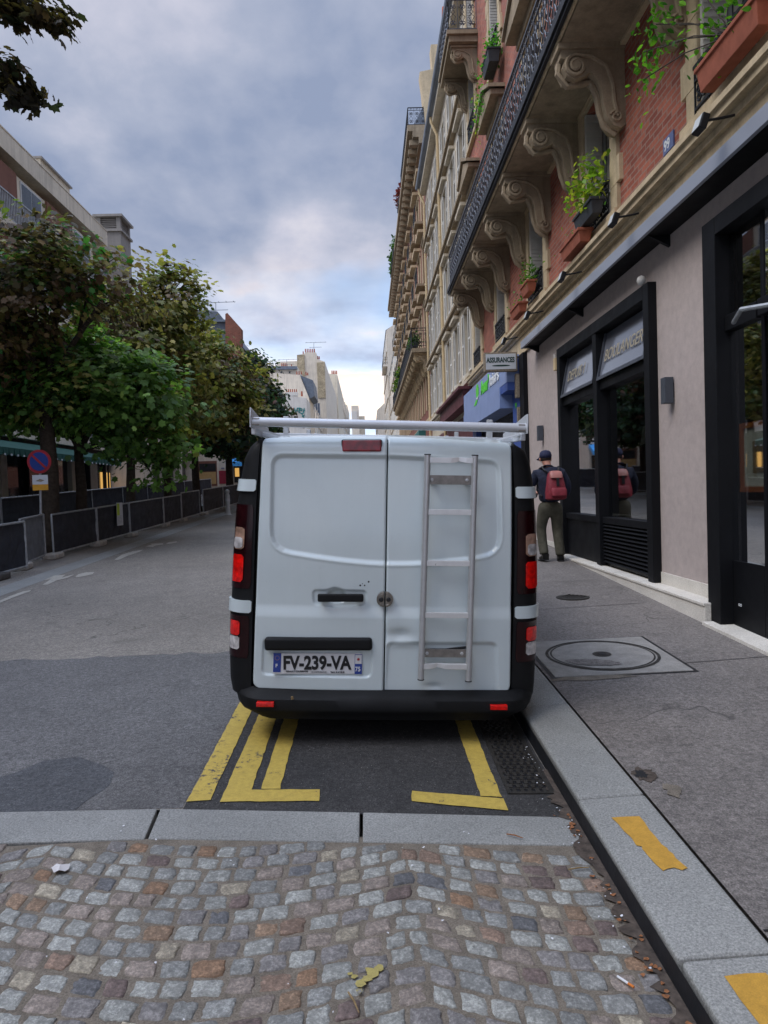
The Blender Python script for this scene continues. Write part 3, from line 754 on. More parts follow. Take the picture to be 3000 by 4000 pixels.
def tissue(u, v):
    p = G(u*1.808, v*1.808); r = random.Random(3); mb = MB(); n = 9
    v_ = [(p.x, p.y, p.z+.035)]+[(p.x+.05*math.cos(2*PI*k/n)*r.uniform(.6, 1.2), p.y+.03*math.sin(2*PI*k/n), p.z+.014+.012*(k % 2)) for k in range(n)]
    mb.add(v_, [(0, 1+k, 1+(k+1) % n) for k in range(n)]); o = mb.build('tissue', 'tissue'); props(o, 'crumpled white tissue on the cobblestones at the left', 'tissue')
tissue(130, 1885)
# ================================================================== the van
VX, VY = .055, 4.40
VRX, VRY = math.radians(2.1), math.radians(2.6)
van = thing('parked_van', 'white panel van seen from behind, ladder on its right rear door and rack on top', 'van',
            (VX, VY, gz(VX, VY)), (VRX, VRY, 0), local=True)
VM = Matrix.Translation((VX, VY, gz(VX, VY))) @ Euler((VRX, VRY, 0)).to_matrix().to_4x4(); VI = VM.inverted()
ZK = 1300/1659
def VP(zu, zv, yl=0.0):
    """point of the van's own frame seen at a spot of its rear view, on the plane y = yl"""
    o = VI @ O0; d = VI.to_3x3() @ ray(850+zu*ZK, 1550+zv*ZK); t = (yl-o.y)/d.y; return o + d*t
def rear_y(x, z):
    """slightly domed rear: leans forward above the waist, wraps at the sides"""
    y = .055*np.clip((z-1.05)/.85, 0, 2)**2 + .030*np.abs(x/.8)**3
    return y + .05*np.clip((z-1.80)/.09, 0, 2)**2
def sdf(px_, pz_, poly, r=0.0):
    P_ = np.array(poly); d2 = np.full(px_.shape, 1e9); inside = np.zeros(px_.shape, bool); n = len(P_)
    for i in range(n):
        a = P_[i]; b = P_[(i+1) % n]; e = b-a
        if e@e < 1e-10: continue
        wx, wz = px_-a[0], pz_-a[1]
        t = np.clip((wx*e[0]+wz*e[1])/(e@e), 0, 1); d2 = np.minimum(d2, (wx-e[0]*t)**2+(wz-e[1]*t)**2)
        c = (a[1] > pz_) != (b[1] > pz_)
        with np.errstate(divide='ignore', invalid='ignore'):
            xi = (b[0]-a[0])*(pz_-a[1])/((b[1]-a[1]) if b[1] != a[1] else 1e-9)+a[0]
        inside ^= c & (px_ < xi)
    return np.where(inside, -1, 1)*np.sqrt(d2)-r
def sstep(a, b, x): t = np.clip((x-a)/(b-a), 0, 1); return t*t*(3-2*t)
def rpoly(pts, r, n=5):
    out = []; N = len(pts)
    for i in range(N):
        p, a, b = np.array(pts[i]), np.array(pts[i-1]), np.array(pts[(i+1) % N])
        ua = (a-p)/np.linalg.norm(a-p); ub = (b-p)/np.linalg.norm(b-p); rr = r[i] if isinstance(r, (list, tuple)) else r
        rr = min(rr, .48*np.linalg.norm(a-p), .48*np.linalg.norm(b-p)); s, e = p+ua*rr, p+ub*rr
        for k in range(n+1): t = k/n; out.append(tuple((1-t)**2*s+2*t*(1-t)*p+t*t*e))
    return out
def vp2(zu, zv): p = VP(zu, zv); return (p.x, p.z)
recL = rpoly([vp2(258, 284), vp2(845, 292), vp2(838, 838), vp2(258, 765)], [.09, .0, .0, .12])
recR = rpoly([vp2(852, 290), vp2(1418, 318), vp2(1420, 790), vp2(838, 838)], [.0, .09, .14, .0])
recess = rpoly([vp2(260, 284), vp2(850, 291), vp2(1416, 318), vp2(1421, 790), vp2(1120, 832), vp2(838, 842), vp2(560, 816), vp2(256, 768)], [.08, .0, .08, .13, .4, .8, .4, .13])
hrec = rpoly([vp2(470, 962), vp2(545, 962), vp2(585, 945), vp2(625, 962), vp2(745, 965), vp2(740, 1042), vp2(590, 1052), vp2(476, 1038)], .03)
hcup = rpoly([vp2(535, 985), vp2(560, 958), vp2(592, 950), vp2(625, 958), vp2(648, 985), vp2(640, 1030), vp2(590, 1040), vp2(545, 1030)], .03)
plrec = rpoly([vp2(225, 1205), vp2(775, 1215), vp2(768, 1400), vp2(215, 1390)], .04)
crR = rpoly([vp2(838, 1215), vp2(1400, 1222), vp2(1408, 1500), vp2(820, 1500)], .05)
def height(X, Z, side):
    y = rear_y(X, Z)
    d = sdf(X, Z, recess); y = y + .016*(1-sstep(-.026, .002, d)) - .003*np.exp(-((d-.006)/.008)**2)
    # waist shoulder: lower part of the door stands slightly proud
    zc_ = vp2(500, 1075)[1]; y = y - .012*(1-sstep(zc_-.04, zc_+.05, Z))
    if side < 0:
        d = sdf(X, Z, hrec); y = y + .010*(1-sstep(-.012, .004, d)); d = sdf(X, Z, hcup); y = y + .028*(1-sstep(-.03, .0, d))
        d = sdf(X, Z, plrec); y = y + .012*(1-sstep(-.012, .004, d))
    else:
        d = sdf(X, Z, crR); y = y + .016*(1-sstep(-.03, .004, d))
        # dents left of the ladder foot and at the bottom seam
        a, b = vp2(905, 1185); y = y + .016*np.exp(-(((X-a)/.075)**2+((Z-b)/.035)**2)) - .007*np.exp(-(((X-a-.02)/.08)**2+((Z-b+.06)/.02)**2))
        a, b = vp2(1075, 1445); y = y + .010*np.exp(-(((X-a)/.05)**2+((Z-b)/.02)**2))
        a, b = vp2(835, 1180); y = y + .006*np.exp(-(((X-a)/.02)**2+((Z-b)/.06)**2))
    return y + .0012*np.sin(X*7+Z*5)
def door(outline, side, name, parent):
    P_ = np.array(outline); x0, x1, z0, z1 = P_[:, 0].min(), P_[:, 0].max(), P_[:, 1].min(), P_[:, 1].max()
    # rows follow the outline: each row spans from its left to its right edge
    nz, nx = 300, 150; zs = np.linspace(z0+1e-4, z1-1e-4, nz); rows = []
    for z in zs:
        xs = []
        for i in range(len(P_)):
            a, b = P_[i], P_[(i+1) % len(P_)]
            if (a[1] > z) != (b[1] > z): xs.append(a[0]+(b[0]-a[0])*(z-a[1])/(b[1]-a[1]))
        rows.append((min(xs), max(xs)))
    T = np.linspace(0, 1, nx); X = np.array([[a+(b-a)*t for t in T] for a, b in rows]); Z = np.repeat(zs[:, None], nx, 1)
    Y = height(X, Z, side)
    ed = np.minimum(np.minimum(X-X[:, :1], X[:, -1:]-X), np.minimum(Z-z0, z1-Z)); Y = Y + .010*np.clip(1-ed/.010, 0, 1)**2
    V = np.stack([X, Y, Z], -1).reshape(-1, 3)
    F = [(j*nx+i, j*nx+i+1, (j+1)*nx+i+1, (j+1)*nx+i) for j in range(nz-1) for i in range(nx-1)]
    mb = MB(); mb.v = [tuple(p) for p in V.tolist()]; mb.f = F
    # rim turned inward
    ring = [j*nx for j in range(nz)][::-1] + [i for i in range(nx)] + [j*nx+nx-1 for j in range(nz)] + [(nz-1)*nx+i for i in range(nx)][::-1]
    base = len(mb.v)
    for k in ring: x, y, z = mb.v[k]; mb.v.append((x, y+.035, z))
    m_ = len(ring)
    mb.f += [(ring[k], ring[(k+1) % m_], base+(k+1) % m_, base+k) for k in range(m_) if ring[k] != ring[(k+1) % m_]]
    return mb.build(name, 'van_paint', parent, smooth='auto', world=False)
left_out = rpoly([vp2(214, 203), vp2(520, 190), vp2(847, 193), vp2(826, 1467), vp2(500, 1462), vp2(172, 1455)], [.03, .3, .004, .004, .2, .045])
right_out = rpoly([vp2(853, 193), vp2(1180, 208), vp2(1478, 234), vp2(1462, 1476), vp2(1150, 1474), vp2(832, 1468)], [.004, .3, .03, .045, .2, .004])
dl = door(left_out, -1, 'rear_door', van); dr = door(right_out, 1, 'rear_door', van)
# dark gap behind the door seams
mb = MB(); q = [VP(200, 215, .10), VP(1485, 245, .10), VP(1470, 1470, .10), VP(168, 1460, .10)]
mb.prism([tuple(p) for p in q], (0, .02, 0)); mb.build('door_gap', 'rubber', van, world=False)
# main shell: lofted from the rear to the nose
def shell():
    zlo = .30; prof = []
    sec = [(.10, .87, .80, 1.862, .12), (.24, .93, .86, 1.893, .13), (.6, .965, .885, 1.912, .14), (2.2, .965, .885, 1.92, .14), (3.3, .955, .86, 1.89, .14), (3.75, .94, .82, 1.80, .16), (4.35, .93, .80, 1.22, .18), (4.85, .90, .80, .98, .20), (5.0, .80, .70, .78, .15)]
    V = []; n = 0; rings = []
    for y, wb, wt, zt, r in sec:
        half = [(wb*.97, zlo), (wb, zlo+.10), (wb, .95)] ; wt2 = wt
        half += [(wb+(wt-wb)*.55*1, max(.96, zt-.45))] if zt > 1.3 else [(wb, zt-.2)]
        half += [(wt+.01, zt-r*1.3), (wt-.02, zt-r*.55), (wt-.08, zt-r*.15), (wt-.22, zt), (wt*.4, zt+.008), (0, zt+.012)]
        ring = [(x, z) for x, z in half]+[(-x, z) for x, z in half[:-1][::-1]]
        rings.append([(x, y, z) for x, z in ring])
    n = len(rings[0]); mb = MB()
    mb.v = [p for r_ in rings for p in r_]
    mb.f = [(i*n+k, i*n+k+1, (i+1)*n+k+1, (i+1)*n+k) for i in range(len(rings)-1) for k in range(n-1)]
    mb.f += [tuple((len(rings)-1)*n+k for k in range(n))]
    return mb.build('body_shell', 'van_paint', van, smooth='auto', world=False)
shell()
MB().box(-.88, .88, .14, 4.8, .22, .32).build('underbody', 'rubber', van, world=False)
# front glass, side windows
mb = MB(); mb.quad((-.78, 3.80, 1.80), (.78, 3.80, 1.80), (.86, 4.38, 1.22), (-.86, 4.38, 1.22)); o = mb.build('windscreen', 'gloss_black', van, world=False); o.location = (0, .03, .02)
for s in (-1, 1):
    MB().prism([(s*.955, 3.0, 1.20), (s*.955, 3.0, 1.72), (s*.945, 3.5, 1.70), (s*.95, 4.0, 1.22)], (s*.012, 0, 0)).build('side_window', 'gloss_black', van, world=False)
    MB().box(s*.97 - .1, s*.97+.1, 3.75, 3.85, 1.15, 1.40).build('wing_mirror', 'black_plastic', van, world=False, bevel=.03) if False else None
for y in (1.02, 4.12):
    for s in (-1, 1):
        mb = MB(); mb.lathe([(.20, -.10), (.29, -.10), (.325, -.07), (.33, 0), (.325, .07), (.29, .10), (.20, .10)], (s*.82, y, .33), 32, 'X'); w = mb.build('wheel', 'rubber', van, world=False, smooth='auto')
        mb = MB(); mb.lathe([(.05, .06), (.19, .07), (.20, .102)], (s*.82, y, .33), 24, 'X'); mb.build('rim', 'dull_steel', w, world=False, smooth='auto')
# black corner pillars wrapping round each rear corner
def zloc(zv, zu=800): return VP(zu, zv).z
cornL = [(203, 215, 205), (212, 198, 200), (238, 160, 205), (300, 126, 200), (400, 108, 195), (540, 88, 188), (700, 78, 183), (900, 66, 177), (1100, 56, 171), (1300, 52, 166), (1400, 55, 165), (1460, 66, 166)]
cornR = [(233, 1478, 1490), (245, 1492, 1484), (262, 1545, 1482), (330, 1570, 1482), (430, 1584, 1484), (560, 1592, 1486), (720, 1596, 1484), (920, 1600, 1480), (1120, 1598, 1476), (1320, 1592, 1470), (1420, 1588, 1466), (1478, 1582, 1464)]
def corner_tables(tab, side):
    z = []; xo = []; xi = []
    for row in tab:
        zv, uo, ui = row; a = VP(uo, zv, .13); b = VP(ui, zv, .03); z.append(a.z); xo.append(a.x); xi.append(b.x)
    o = np.argsort(z); return np.array(z)[o], np.array(xo)[o], np.array(xi)[o]
CT = {-1: corner_tables([(a, b, c) for a, b, c in cornL], -1), 1: corner_tables(cornR, 1)}
def csurf(side, z, t, off=0.0):
    Z, XO, XI = CT[side]; xo = np.interp(z, Z, XO); xi = np.interp(z, Z, XI)
    a = min(t, 1.0)*PI/2; x = xi+(xo-xi)*math.sin(a)**.9; y0 = float(rear_y(np.array(xi), np.array(z))); y = y0+.012+.17*(1-math.cos(a))**1.15
    if t > 1: y += (t-1)*.25
    nx, ny = math.sin(a)*side, -math.cos(a)
    return (x+nx*off, y+ny*off, z)
def cpatch(side, z0, z1, t0, t1, off, name, mat, parent, nz=16, ntt=8, r=0.0, inner=-.012):
    mb = MB(); fr = []; 
    for j in range(nz+1):
        v_ = j/nz; z = z0+(z1-z0)*v_
        e = 0.0
        if r:
            dz_ = min(z-z0, z1-z); e = (1-math.sqrt(max(0, 1-(1-min(1, dz_/r))**2)))*(r/ .13)*.5
        for i in range(ntt+1):
            u_ = i/ntt; t = t0+e+(t1-t0-2*e)*u_; fr.append(csurf(side, z, t, off))
    n = ntt+1
    F = [(j*n+i, j*n+i+1, (j+1)*n+i+1, (j+1)*n+i) for j in range(nz) for i in range(ntt)]
    back = []
    for j in range(nz+1):
        for i in range(n):
            x, y, z = fr[j*n+i]; back.append((x-side*.004, y+abs(inner)+off, z))
    N = len(fr); F += [(a+N, d+N, c+N, b+N) for a, b, c, d in F]
    ring = [j*n for j in range(nz+1)]+[nz*n+i for i in range(1, n)]+[j*n+n-1 for j in range(nz-1, -1, -1)]+[i for i in range(n-2, 0, -1)]
    F += [(ring[k], ring[(k+1) % len(ring)], ring[(k+1) % len(ring)]+N, ring[k]+N) for k in range(len(ring))]
    mb.add(fr+back, F); return mb.build(name, mat, parent, smooth='auto', world=False)
for s, tab in ((-1, cornL), (1, cornR)):
    U = 130 if s < 0 else 1540
    zt = CT[s][0][-1]; zb = CT[s][0][0]
    cpatch(s, zb, zt-.002, 0, 1.25, 0.0, 'corner_pillar', 'black_plastic', van, 60, 14, inner=-.05)
    dv = 0 if s < 0 else 32
    def zz(v): return VP(U, v).z
    def band(v0, v1): a, b = zz(v0), zz(v1); return min(a, b), max(a, b)
    # hinge covers
    for (v0, v1) in (((412, 472), (1022, 1083)) if s < 0 else ((450, 508), (1052, 1112))):
        a, b = band(v0, v1); cpatch(s, a, b, .02, .86, .016, 'hinge_cover', 'van_paint', van, 8, 8, r=.010, inner=-.03)
    a, b = band(*((540, 962) if s < 0 else (572, 990)))
    tl = cpatch(s, a, b, .05, 1.10, .005, 'tail_light', 'lens_dark_red', van, 16, 10, r=.008)
    a, b = band(*((655, 765) if s < 0 else (688, 800))); cpatch(s, a, b, .24, .64, .011, 'reversing_lamp', 'lens_amber', tl, 10, 8, r=.02)
    a2 = a+(b-a)*.05; cpatch(s, a2, a2+(b-a)*.5, .28, .60, .014, 'lamp_reflector', 'lens_clear', tl, 8, 6, r=.018)
    a, b = band(*((792, 930) if s < 0 else (828, 962))); cpatch(s, a, b, .24, .66, .011, 'brake_lamp', 'lens_red', tl, 10, 8, r=.016)
    a, b = band(*((1100, 1312) if s < 0 else (1130, 1332)))
    fl = cpatch(s, a, b, .06, 1.0, .005, 'lower_light', 'lens_dark_red', van, 12, 10, r=.008)
    a, b = band(*((1127, 1200) if s < 0 else (1158, 1228))); cpatch(s, a, b, .28, .66, .011, 'fog_lamp', 'lens_red', fl, 8, 8, r=.014)
    a, b = band(*((1206, 1270) if s < 0 else (1234, 1298))); cpatch(s, a, b, .28, .66, .011, 'reversing_lamp', 'lens_clear', fl, 8, 8, r=.014)
# bumper
def bumper():
    V = []; N = 49; prof = [(1462, -.005, 0), (1480, -.045, 0), (1500, -.075, 0), (1545, -.085, 0), (1560, -.080, 0), (1568, -.068, 0), (1596, -.060, 1), (1606, -.03, 1), (1606, .10, 1)]
    rows = []
    for zv, yo, k in prof:
        row = []
        for i in range(N):
            t = -1+2*i/(N-1); w = .955 if k == 0 else .905
            zm = VP(830, zv).z + .004; wz = w - (.02 if zv < 1480 else 0) - .06*max(0, (zv-1520)/90)
            a = abs(t); x = math.copysign(wz*(1-(1-a)**1.0) if a < .86 else wz*(.86+.14*math.sin((a-.86)/.14*PI/2)), t)
            y = yo + (0 if a < .80 else .30*((a-.80)/.20)**2.2)+.02*a*a
            row.append((x, y, zm))
        rows.append(row)
    mb = MB(); mb.v = [p for r_ in rows for p in r_]; mb.f = [(j*N+i, j*N+i+1, (j+1)*N+i+1, (j+1)*N+i) for j in range(len(rows)-1) for i in range(N-1)]
    b = mb.build('bumper', 'black_plastic', van, smooth='auto', world=False, bevel=0)
    for (u0, u1, v0, v1) in ((193, 280, 1524, 1545), (1360, 1445, 1539, 1560)):
        a, c = VP(u0, v1, -.09), VP(u1, v0, -.09)
        MB().box(a.x, c.x, -.096+.012*0, -.06, a.z, c.z).build('reflector', 'lens_red', b, world=False, bevel=.002)
    for x in np.linspace(-.5, .5, 9):
        pass
        return b
bumper()
# high brake light, handle, number plate grip, lock
def vbox(u0, u1, v0, v1, y0, y1, name, mat, parent, bevel=.006, seg=3):
    yy = float(rear_y(np.array(VP((u0+u1)/2, (v0+v1)/2).x), np.array(VP(u0, (v0+v1)/2).z)))
    q = [VP(u0, v1, yy+y0), VP(u1, v1, yy+y0), VP(u1, v0, yy+y0), VP(u0, v0, yy+y0)]
    sh = [Vector(((q[0].x+q[3].x)/2, 0, 0)), 0]
    mb = MB(); mb.prism([tuple(p) for p in q], (0, y1-y0, 0)); return mb.build(name, mat, parent, world=False, bevel=bevel, seg=seg)
vbox(617, 821, 212, 277, -.004, .06, 'brake_light_housing', 'black_plastic', dl, .012, 4)
vbox(621, 817, 216, 273, -.018, .05, 'high_brake_light', 'lens_brake', dl, .010, 4)
vbox(498, 727, 984, 1024, -.042, -.020, 'door_handle', 'black_plastic', dl, .010, 4)
vbox(505, 540, 990, 1018, -.03, .03, 'door_handle', 'black_plastic', dl, .004); vbox(684, 722, 990, 1018, -.03, .03, 'door_handle', 'black_plastic', dl, .004)
vbox(232, 770, 1204, 1268, -.040, .02, 'plate_lamp_strip', 'black_plastic', dl, .018, 4)
c = VP(833, 1006, 0); cy_ = float(rear_y(np.array(c.x), np.array(c.z)))
def lockhalf(s, par):
    mb = MB(); n = 20; pts = [(c.x+s*.003, cy_-.03, c.z-.047)]
    pts += [(c.x+s*(.003+.047*math.sin(PI*k/n)), cy_-.030, c.z-.047*math.cos(PI*k/n)) for k in range(1, n)] + [(c.x+s*.003, cy_-.03, c.z+.047)]
    mb.prism(pts, (0, .03, 0)); mb.build('security_lock', 'brushed_steel', par, world=False, bevel=.004)
    mb = MB(); mb.lathe([(.010, 0), (.014, -.005), (.010, -.008)], (c.x+s*.022, cy_-.030, c.z), 16, 'Y'); mb.build('keyway', 'ink', par, world=False)
    mb = MB(); mb.tube([(c.x+s*(.006+.033*math.sin(PI*k/12)), cy_-.031, c.z-.034*math.cos(PI*k/12)) for k in range(13)], .0022, 6); mb.build('lock_ring', 'dull_steel', par, world=False)
lockhalf(-1, dl); lockhalf(1, dr)
# number plate
pl = thing('p', '', '', (0, 0, 0)); bpy.data.objects.remove(pl)
ya = -.004
plate = vbox(275, 720, 1279, 1382, -.012, .004, 'number_plate', 'plate_white', dl, .003)
yy = float(rear_y(np.array(VP(497, 1330).x), np.array(VP(497, 1330).z))) - .012
def pq(u, v, e=0): return VP(u, v, yy-e)
mb = MB(); mb.prism([tuple(pq(u, v, .0005)) for u, v in ((276, 1372), (314, 1373), (318, 1278), (279, 1277))], (0, -.0015, 0)); mb.build('country_band', 'plate_blue', plate, world=False)
mb = MB(); mb.prism([tuple(pq(u, v, .0005)) for u, v in ((683, 1382), (719, 1382), (720, 1333), (683, 1333))], (0, -.0015, 0)); mb.build('region_band', 'plate_blue', plate, world=False)
mb = MB(); mb.prism([tuple(pq(u, v, .0003)) for u, v in ((683, 1333), (720, 1333), (721, 1284), (684, 1284))], (0, -.0010, 0)); mb.build('emblem_field', 'plate_blue', plate, world=False)
mb = MB(); mb.prism([tuple(pq(u, v, .0012)) for u, v in ((685, 1331), (718, 1331), (719, 1287), (686, 1287))], (0, -.0010, 0)); mb.build('emblem_field', 'plate_white', plate, world=False)
def fit(o, x0, x1):
    vs_ = [v.co for v in o.data.vertices]; a, b = min(v.x for v in vs_), max(v.x for v in vs_); k = (x1-x0)/(b-a)
    for v in vs_: v.x = x0+(v.x-a)*k
    return o
def vtext(s, u, v, size, mat, name='lettering', sx=1.0, par=plate, off=.0, ext=.0012):
    p = pq(u, v, .002); q = pq(u+100, v, .002)
    return text(s, size, mat, par, frame3((p.x, p.y, p.z), (q-p), (0, 0, 1)), name, ext, off, sx, world=False)
fit(vtext('FV-239-VA', 326, 1357, .115, 'ink', 'plate_number', .765, off=.0042), pq(328, 1340).x, pq(668, 1340).x)
vtext('F', 288, 1348, .030, 'white_ink', 'country_letter', 1.0, off=.0006, ext=.002)
vtext('75', 685, 1368, .040, 'white_ink', 'region_number', .85, off=.0006, ext=.002)
vtext('RENAULT COURBEVOIE', 341, 1372, .0125, 'ink', 'dealer_line', 1.0, off=.0004)
vtext('2 BD G.CLEMENCEAU 92400', 465, 1374, .0085, 'ink', 'dealer_line', .9); vtext('Tel 01 46 67 55 59', 563, 1376, .0125, 'ink', 'dealer_line', .88, off=.0004)
cc = pq(297, 1302, .002); mb = MB()
for k in range(12):
    a = 2*PI*k/12; mb.lathe([(.0018, 0), (.0018, -.001)], (cc.x+.013*math.cos(a), cc.y, cc.z+.013*math.sin(a)), 6, 'Y')
mb.build('star_ring', 'sign_yellow', plate, world=False)
cc = pq(702, 1309, .0035); mb = MB(); mb.poly([(cc.x+(.012 if k % 2 == 0 else .006)*math.cos(2*PI*k/16+.2), cc.y, cc.z+(.012 if k % 2 == 0 else .006)*math.sin(2*PI*k/16+.2)) for k in range(16)]); mb.build('region_emblem', 'sign_red', plate, world=False)
# bullet-like punctures and chips above the handle
mb = MB()
for (u, v, r_) in ((711, 940, .006), (733, 940, .005), (753, 922, .006), (722, 932, .003)):
    p = VP(u, v, 0); y_ = float(rear_y(np.array(p.x), np.array(p.z)))-.002; mb.lathe([(r_, 0), (r_*.7, .003)], (p.x, y_+.0005, p.z), 10, 'Y')
mb.build('paint_chip', 'ink', dl, world=False)
mb = MB()
for (u, v, r_) in ((372, 1497, .008), (376, 1504, .006), (370, 1506, .005)):
    p = VP(u, v, -.075); mb.lathe([(r_, 0), (r_*.5, -.006)], (p.x, -.078, p.z), 7, 'Y')
mb.build('dry_leaf', 'twig', van, world=False)
# ladder on the right door (fixed to it)
lad = thing('ladder', '', '', local=True); lad.parent = dr
for k in ('label', 'category'):
    if k in lad: del lad[k]
YL = -.055
railL = (VP(1047, 290, YL), VP(1013, 1406, YL)); railR = (VP(1283, 294, YL), VP(1250, 1414, YL))
for a, b in (railL, railR):
    mb = MB(); mb.tube([a, b], .0195, 20); rl = mb.build('rail', 'aluminium', lad, smooth='auto', world=False)
    d = (b-a).normalized(); mb = MB(); mb.tube([a-d*.006, a], .0205, 20); mb.build('end_cap', 'black_plastic', rl, smooth='auto', world=False); mb = MB(); mb.tube([b, b+d*.006], .0205, 20); mb.build('end_cap', 'black_plastic', rl, smooth='auto', world=False)
for k, zv in enumerate((317, 575, 830, 1088, 1344)):
    def at_(rl, z): a, b = rl; t = (z-a.z)/(b.z-a.z); return a+(b-a)*t
    z = VP(1150, zv, YL).z
    pa, pb = at_(railL, z), at_(railR, z); h = .0165
    mb = MB(); n_ = 12; pts = []
    for i in range(n_+1):
        t = i/n_; p = pa+(pb-pa)*t; bend = 0
        if k == 0: bend = .010*math.exp(-((t-.68)/.10)**2)
        if k == 4: bend = .012*math.exp(-((t-.35)/.10)**2)
        pts.append((p.x, p.y, p.z+bend, bend))
    V_ = []
    for x, y, z_, b_ in pts: V_ += [(x, y-.013+b_*.8, z_-h), (x, y+.013, z_-h), (x, y+.013, z_+h-b_*.7), (x, y-.013+b_*.8, z_+h-b_*.7)]
    F_ = [(i*4+j, i*4+(j+1) % 4, (i+1)*4+(j+1) % 4, (i+1)*4+j) for i in range(n_) for j in range(4)]
    mb.add(V_, F_); mb.build('rung', 'rung_metal', lad, world=False, bevel=.002)
for zv0, zv1, u0, u1 in ((393, 436, 1058, 1266), (1259, 1298, 1034, 1240)):
    p, q = VP(u0, zv1, YL+.02), VP(u1, zv0, YL+.02)
    br = MB().box(p.x, q.x, YL+.018, YL+.024, p.z, q.z).build('mounting_bracket', 'dull_steel', lad, world=False, bevel=.001)
    for x in (p.x+.012, q.x-.028):
        mb = MB(); zc2 = (p.z+q.z)/2; mb.lathe([(.011, 0), (.011, -.006), (.005, -.008)], (x, YL+.018, zc2), 6, 'Y'); mb.build('bolt', 'aluminium', br, world=False)
        mb = MB(); mb.box(x-.012, x+.012, YL+.02, .06, zc2-.015, zc2+.015); mb.build('spacer', 'dull_steel', br, world=False)
mb = MB(); p, q = VP(1036, 1262, -.01), VP(1238, 1250, -.01); mb.tube([(p.x, -.006, p.z), ((p.x+q.x)/2, -.012, p.z+.004), (q.x, -.006, q.z)], .008, 8); mb.build('hook_edge', 'rubber', lad, world=False)
# roof rack
rk = thing('roof_rack', '', '', local=True); rk.parent = van
for k in ('label', 'category'):
    if k in rk: del rk[k]
a, b = VP(168, 124, .02), VP(1538, 156, .02)
mb = MB(); mb.tube([a, b], .028, 24); mb.build('roller', 'rack_white', rk, smooth='auto', world=False)
zr = 1.985
for s, e in ((-1, a), (1, b)):
    x = e.x
    MB().prism([(x-.004, -.02, e.z-.035), (x-.004, -.025, e.z+.03), (x-.004, -.015, e.z+.082), (x-.004, .03, e.z+.080), (x-.004, .75, e.z-.005), (x-.004, .75, e.z-.035)], (.008, 0, 0)).build('end_plate', 'rack_white', rk, world=False, bevel=.002)
    MB().box(x-s*.03-.022, x-s*.03+.022, -.005, .045, e.z-.022, e.z+.022).build('roller_bracket', 'dull_steel', rk, world=False, bevel=.004)
    MB().box(x-.02 if s > 0 else x-.005, x+.005 if s > 0 else x+.02, .05, 3.0, e.z-.075, e.z-.035).build('side_rail', 'rack_white', rk, world=False, bevel=.004)
    MB().prism([(x, .05, e.z-.035), (x, .10, e.z-.035), (x-s*.13, .32, e.z-.075), (x-s*.13, .26, e.z-.075)], (0, 0, .012)).build('brace', 'rack_white', rk, world=False, bevel=.002)
for y in (.34, .62, 1.3, 2.1, 2.9):
    mb = MB(); za = a.z-.062; zb = b.z-.058; mb.hexa([(a.x+.0, y-.02, za-.018), (b.x, y-.02, zb-.018), (b.x, y+.02, zb-.018), (a.x, y+.02, za-.018), (a.x, y-.02, za+.010), (b.x, y-.02, zb+.010), (b.x, y+.02, zb+.010), (a.x, y+.02, za+.010)])
    mb.build('crossbar', 'rack_white', rk, world=False, bevel=.004)
    if y in (.34, 2.1, 2.9):
        for s in (-1, 1): MB().box(s*.66-.018, s*.66+.018, y-.02, y+.02, 1.90, 2.02).build('foot', 'aluminium', rk, world=False, bevel=.004)
# ================================================================== facades
def wall_grid(x, y0, y1, z0, z1, holes, depth=.30, side=1):
    """wall in the plane x (side 1: right of the street, faces -X) with openings (ya, yb, za, zb) and their reveals"""
    ys = sorted({y0, y1, *[max(y0, min(y1, h[0])) for h in holes], *[max(y0, min(y1, h[1])) for h in holes]})
    zs = sorted({z0, z1, *[h[2] for h in holes if z0 <= h[2] <= z1], *[h[3] for h in holes if z0 <= h[3] <= z1]})
    mb = MB(); xb = x+side*depth
    for i in range(len(ys)-1):
        run = None
        for j in range(len(zs)-1):
            cy, cz = (ys[i]+ys[i+1])/2, (zs[j]+zs[j+1])/2
            hole = any(h[0] < cy < h[1] and h[2] < cz < h[3] for h in holes)
            if hole:
                if run is not None: mb.quad((x, ys[i], zs[run]), (x, ys[i+1], zs[run]), (x, ys[i+1], zs[j]), (x, ys[i], zs[j])); run = None
            elif run is None: run = j
        if run is not None: mb.quad((x, ys[i], zs[run]), (x, ys[i+1], zs[run]), (x, ys[i+1], zs[-1]), (x, ys[i], zs[-1]))
    for (a, b, c, d) in holes:
        mb.quad((x, a, c), (x, b, c), (xb, b, c), (xb, a, c)); mb.quad((x, a, d), (xb, a, d), (xb, b, d), (x, b, d))
        mb.quad((x, a, c), (xb, a, c), (xb, a, d), (x, a, d)); mb.quad((x, b, c), (x, b, d), (xb, b, d), (xb, b, c))
    return mb
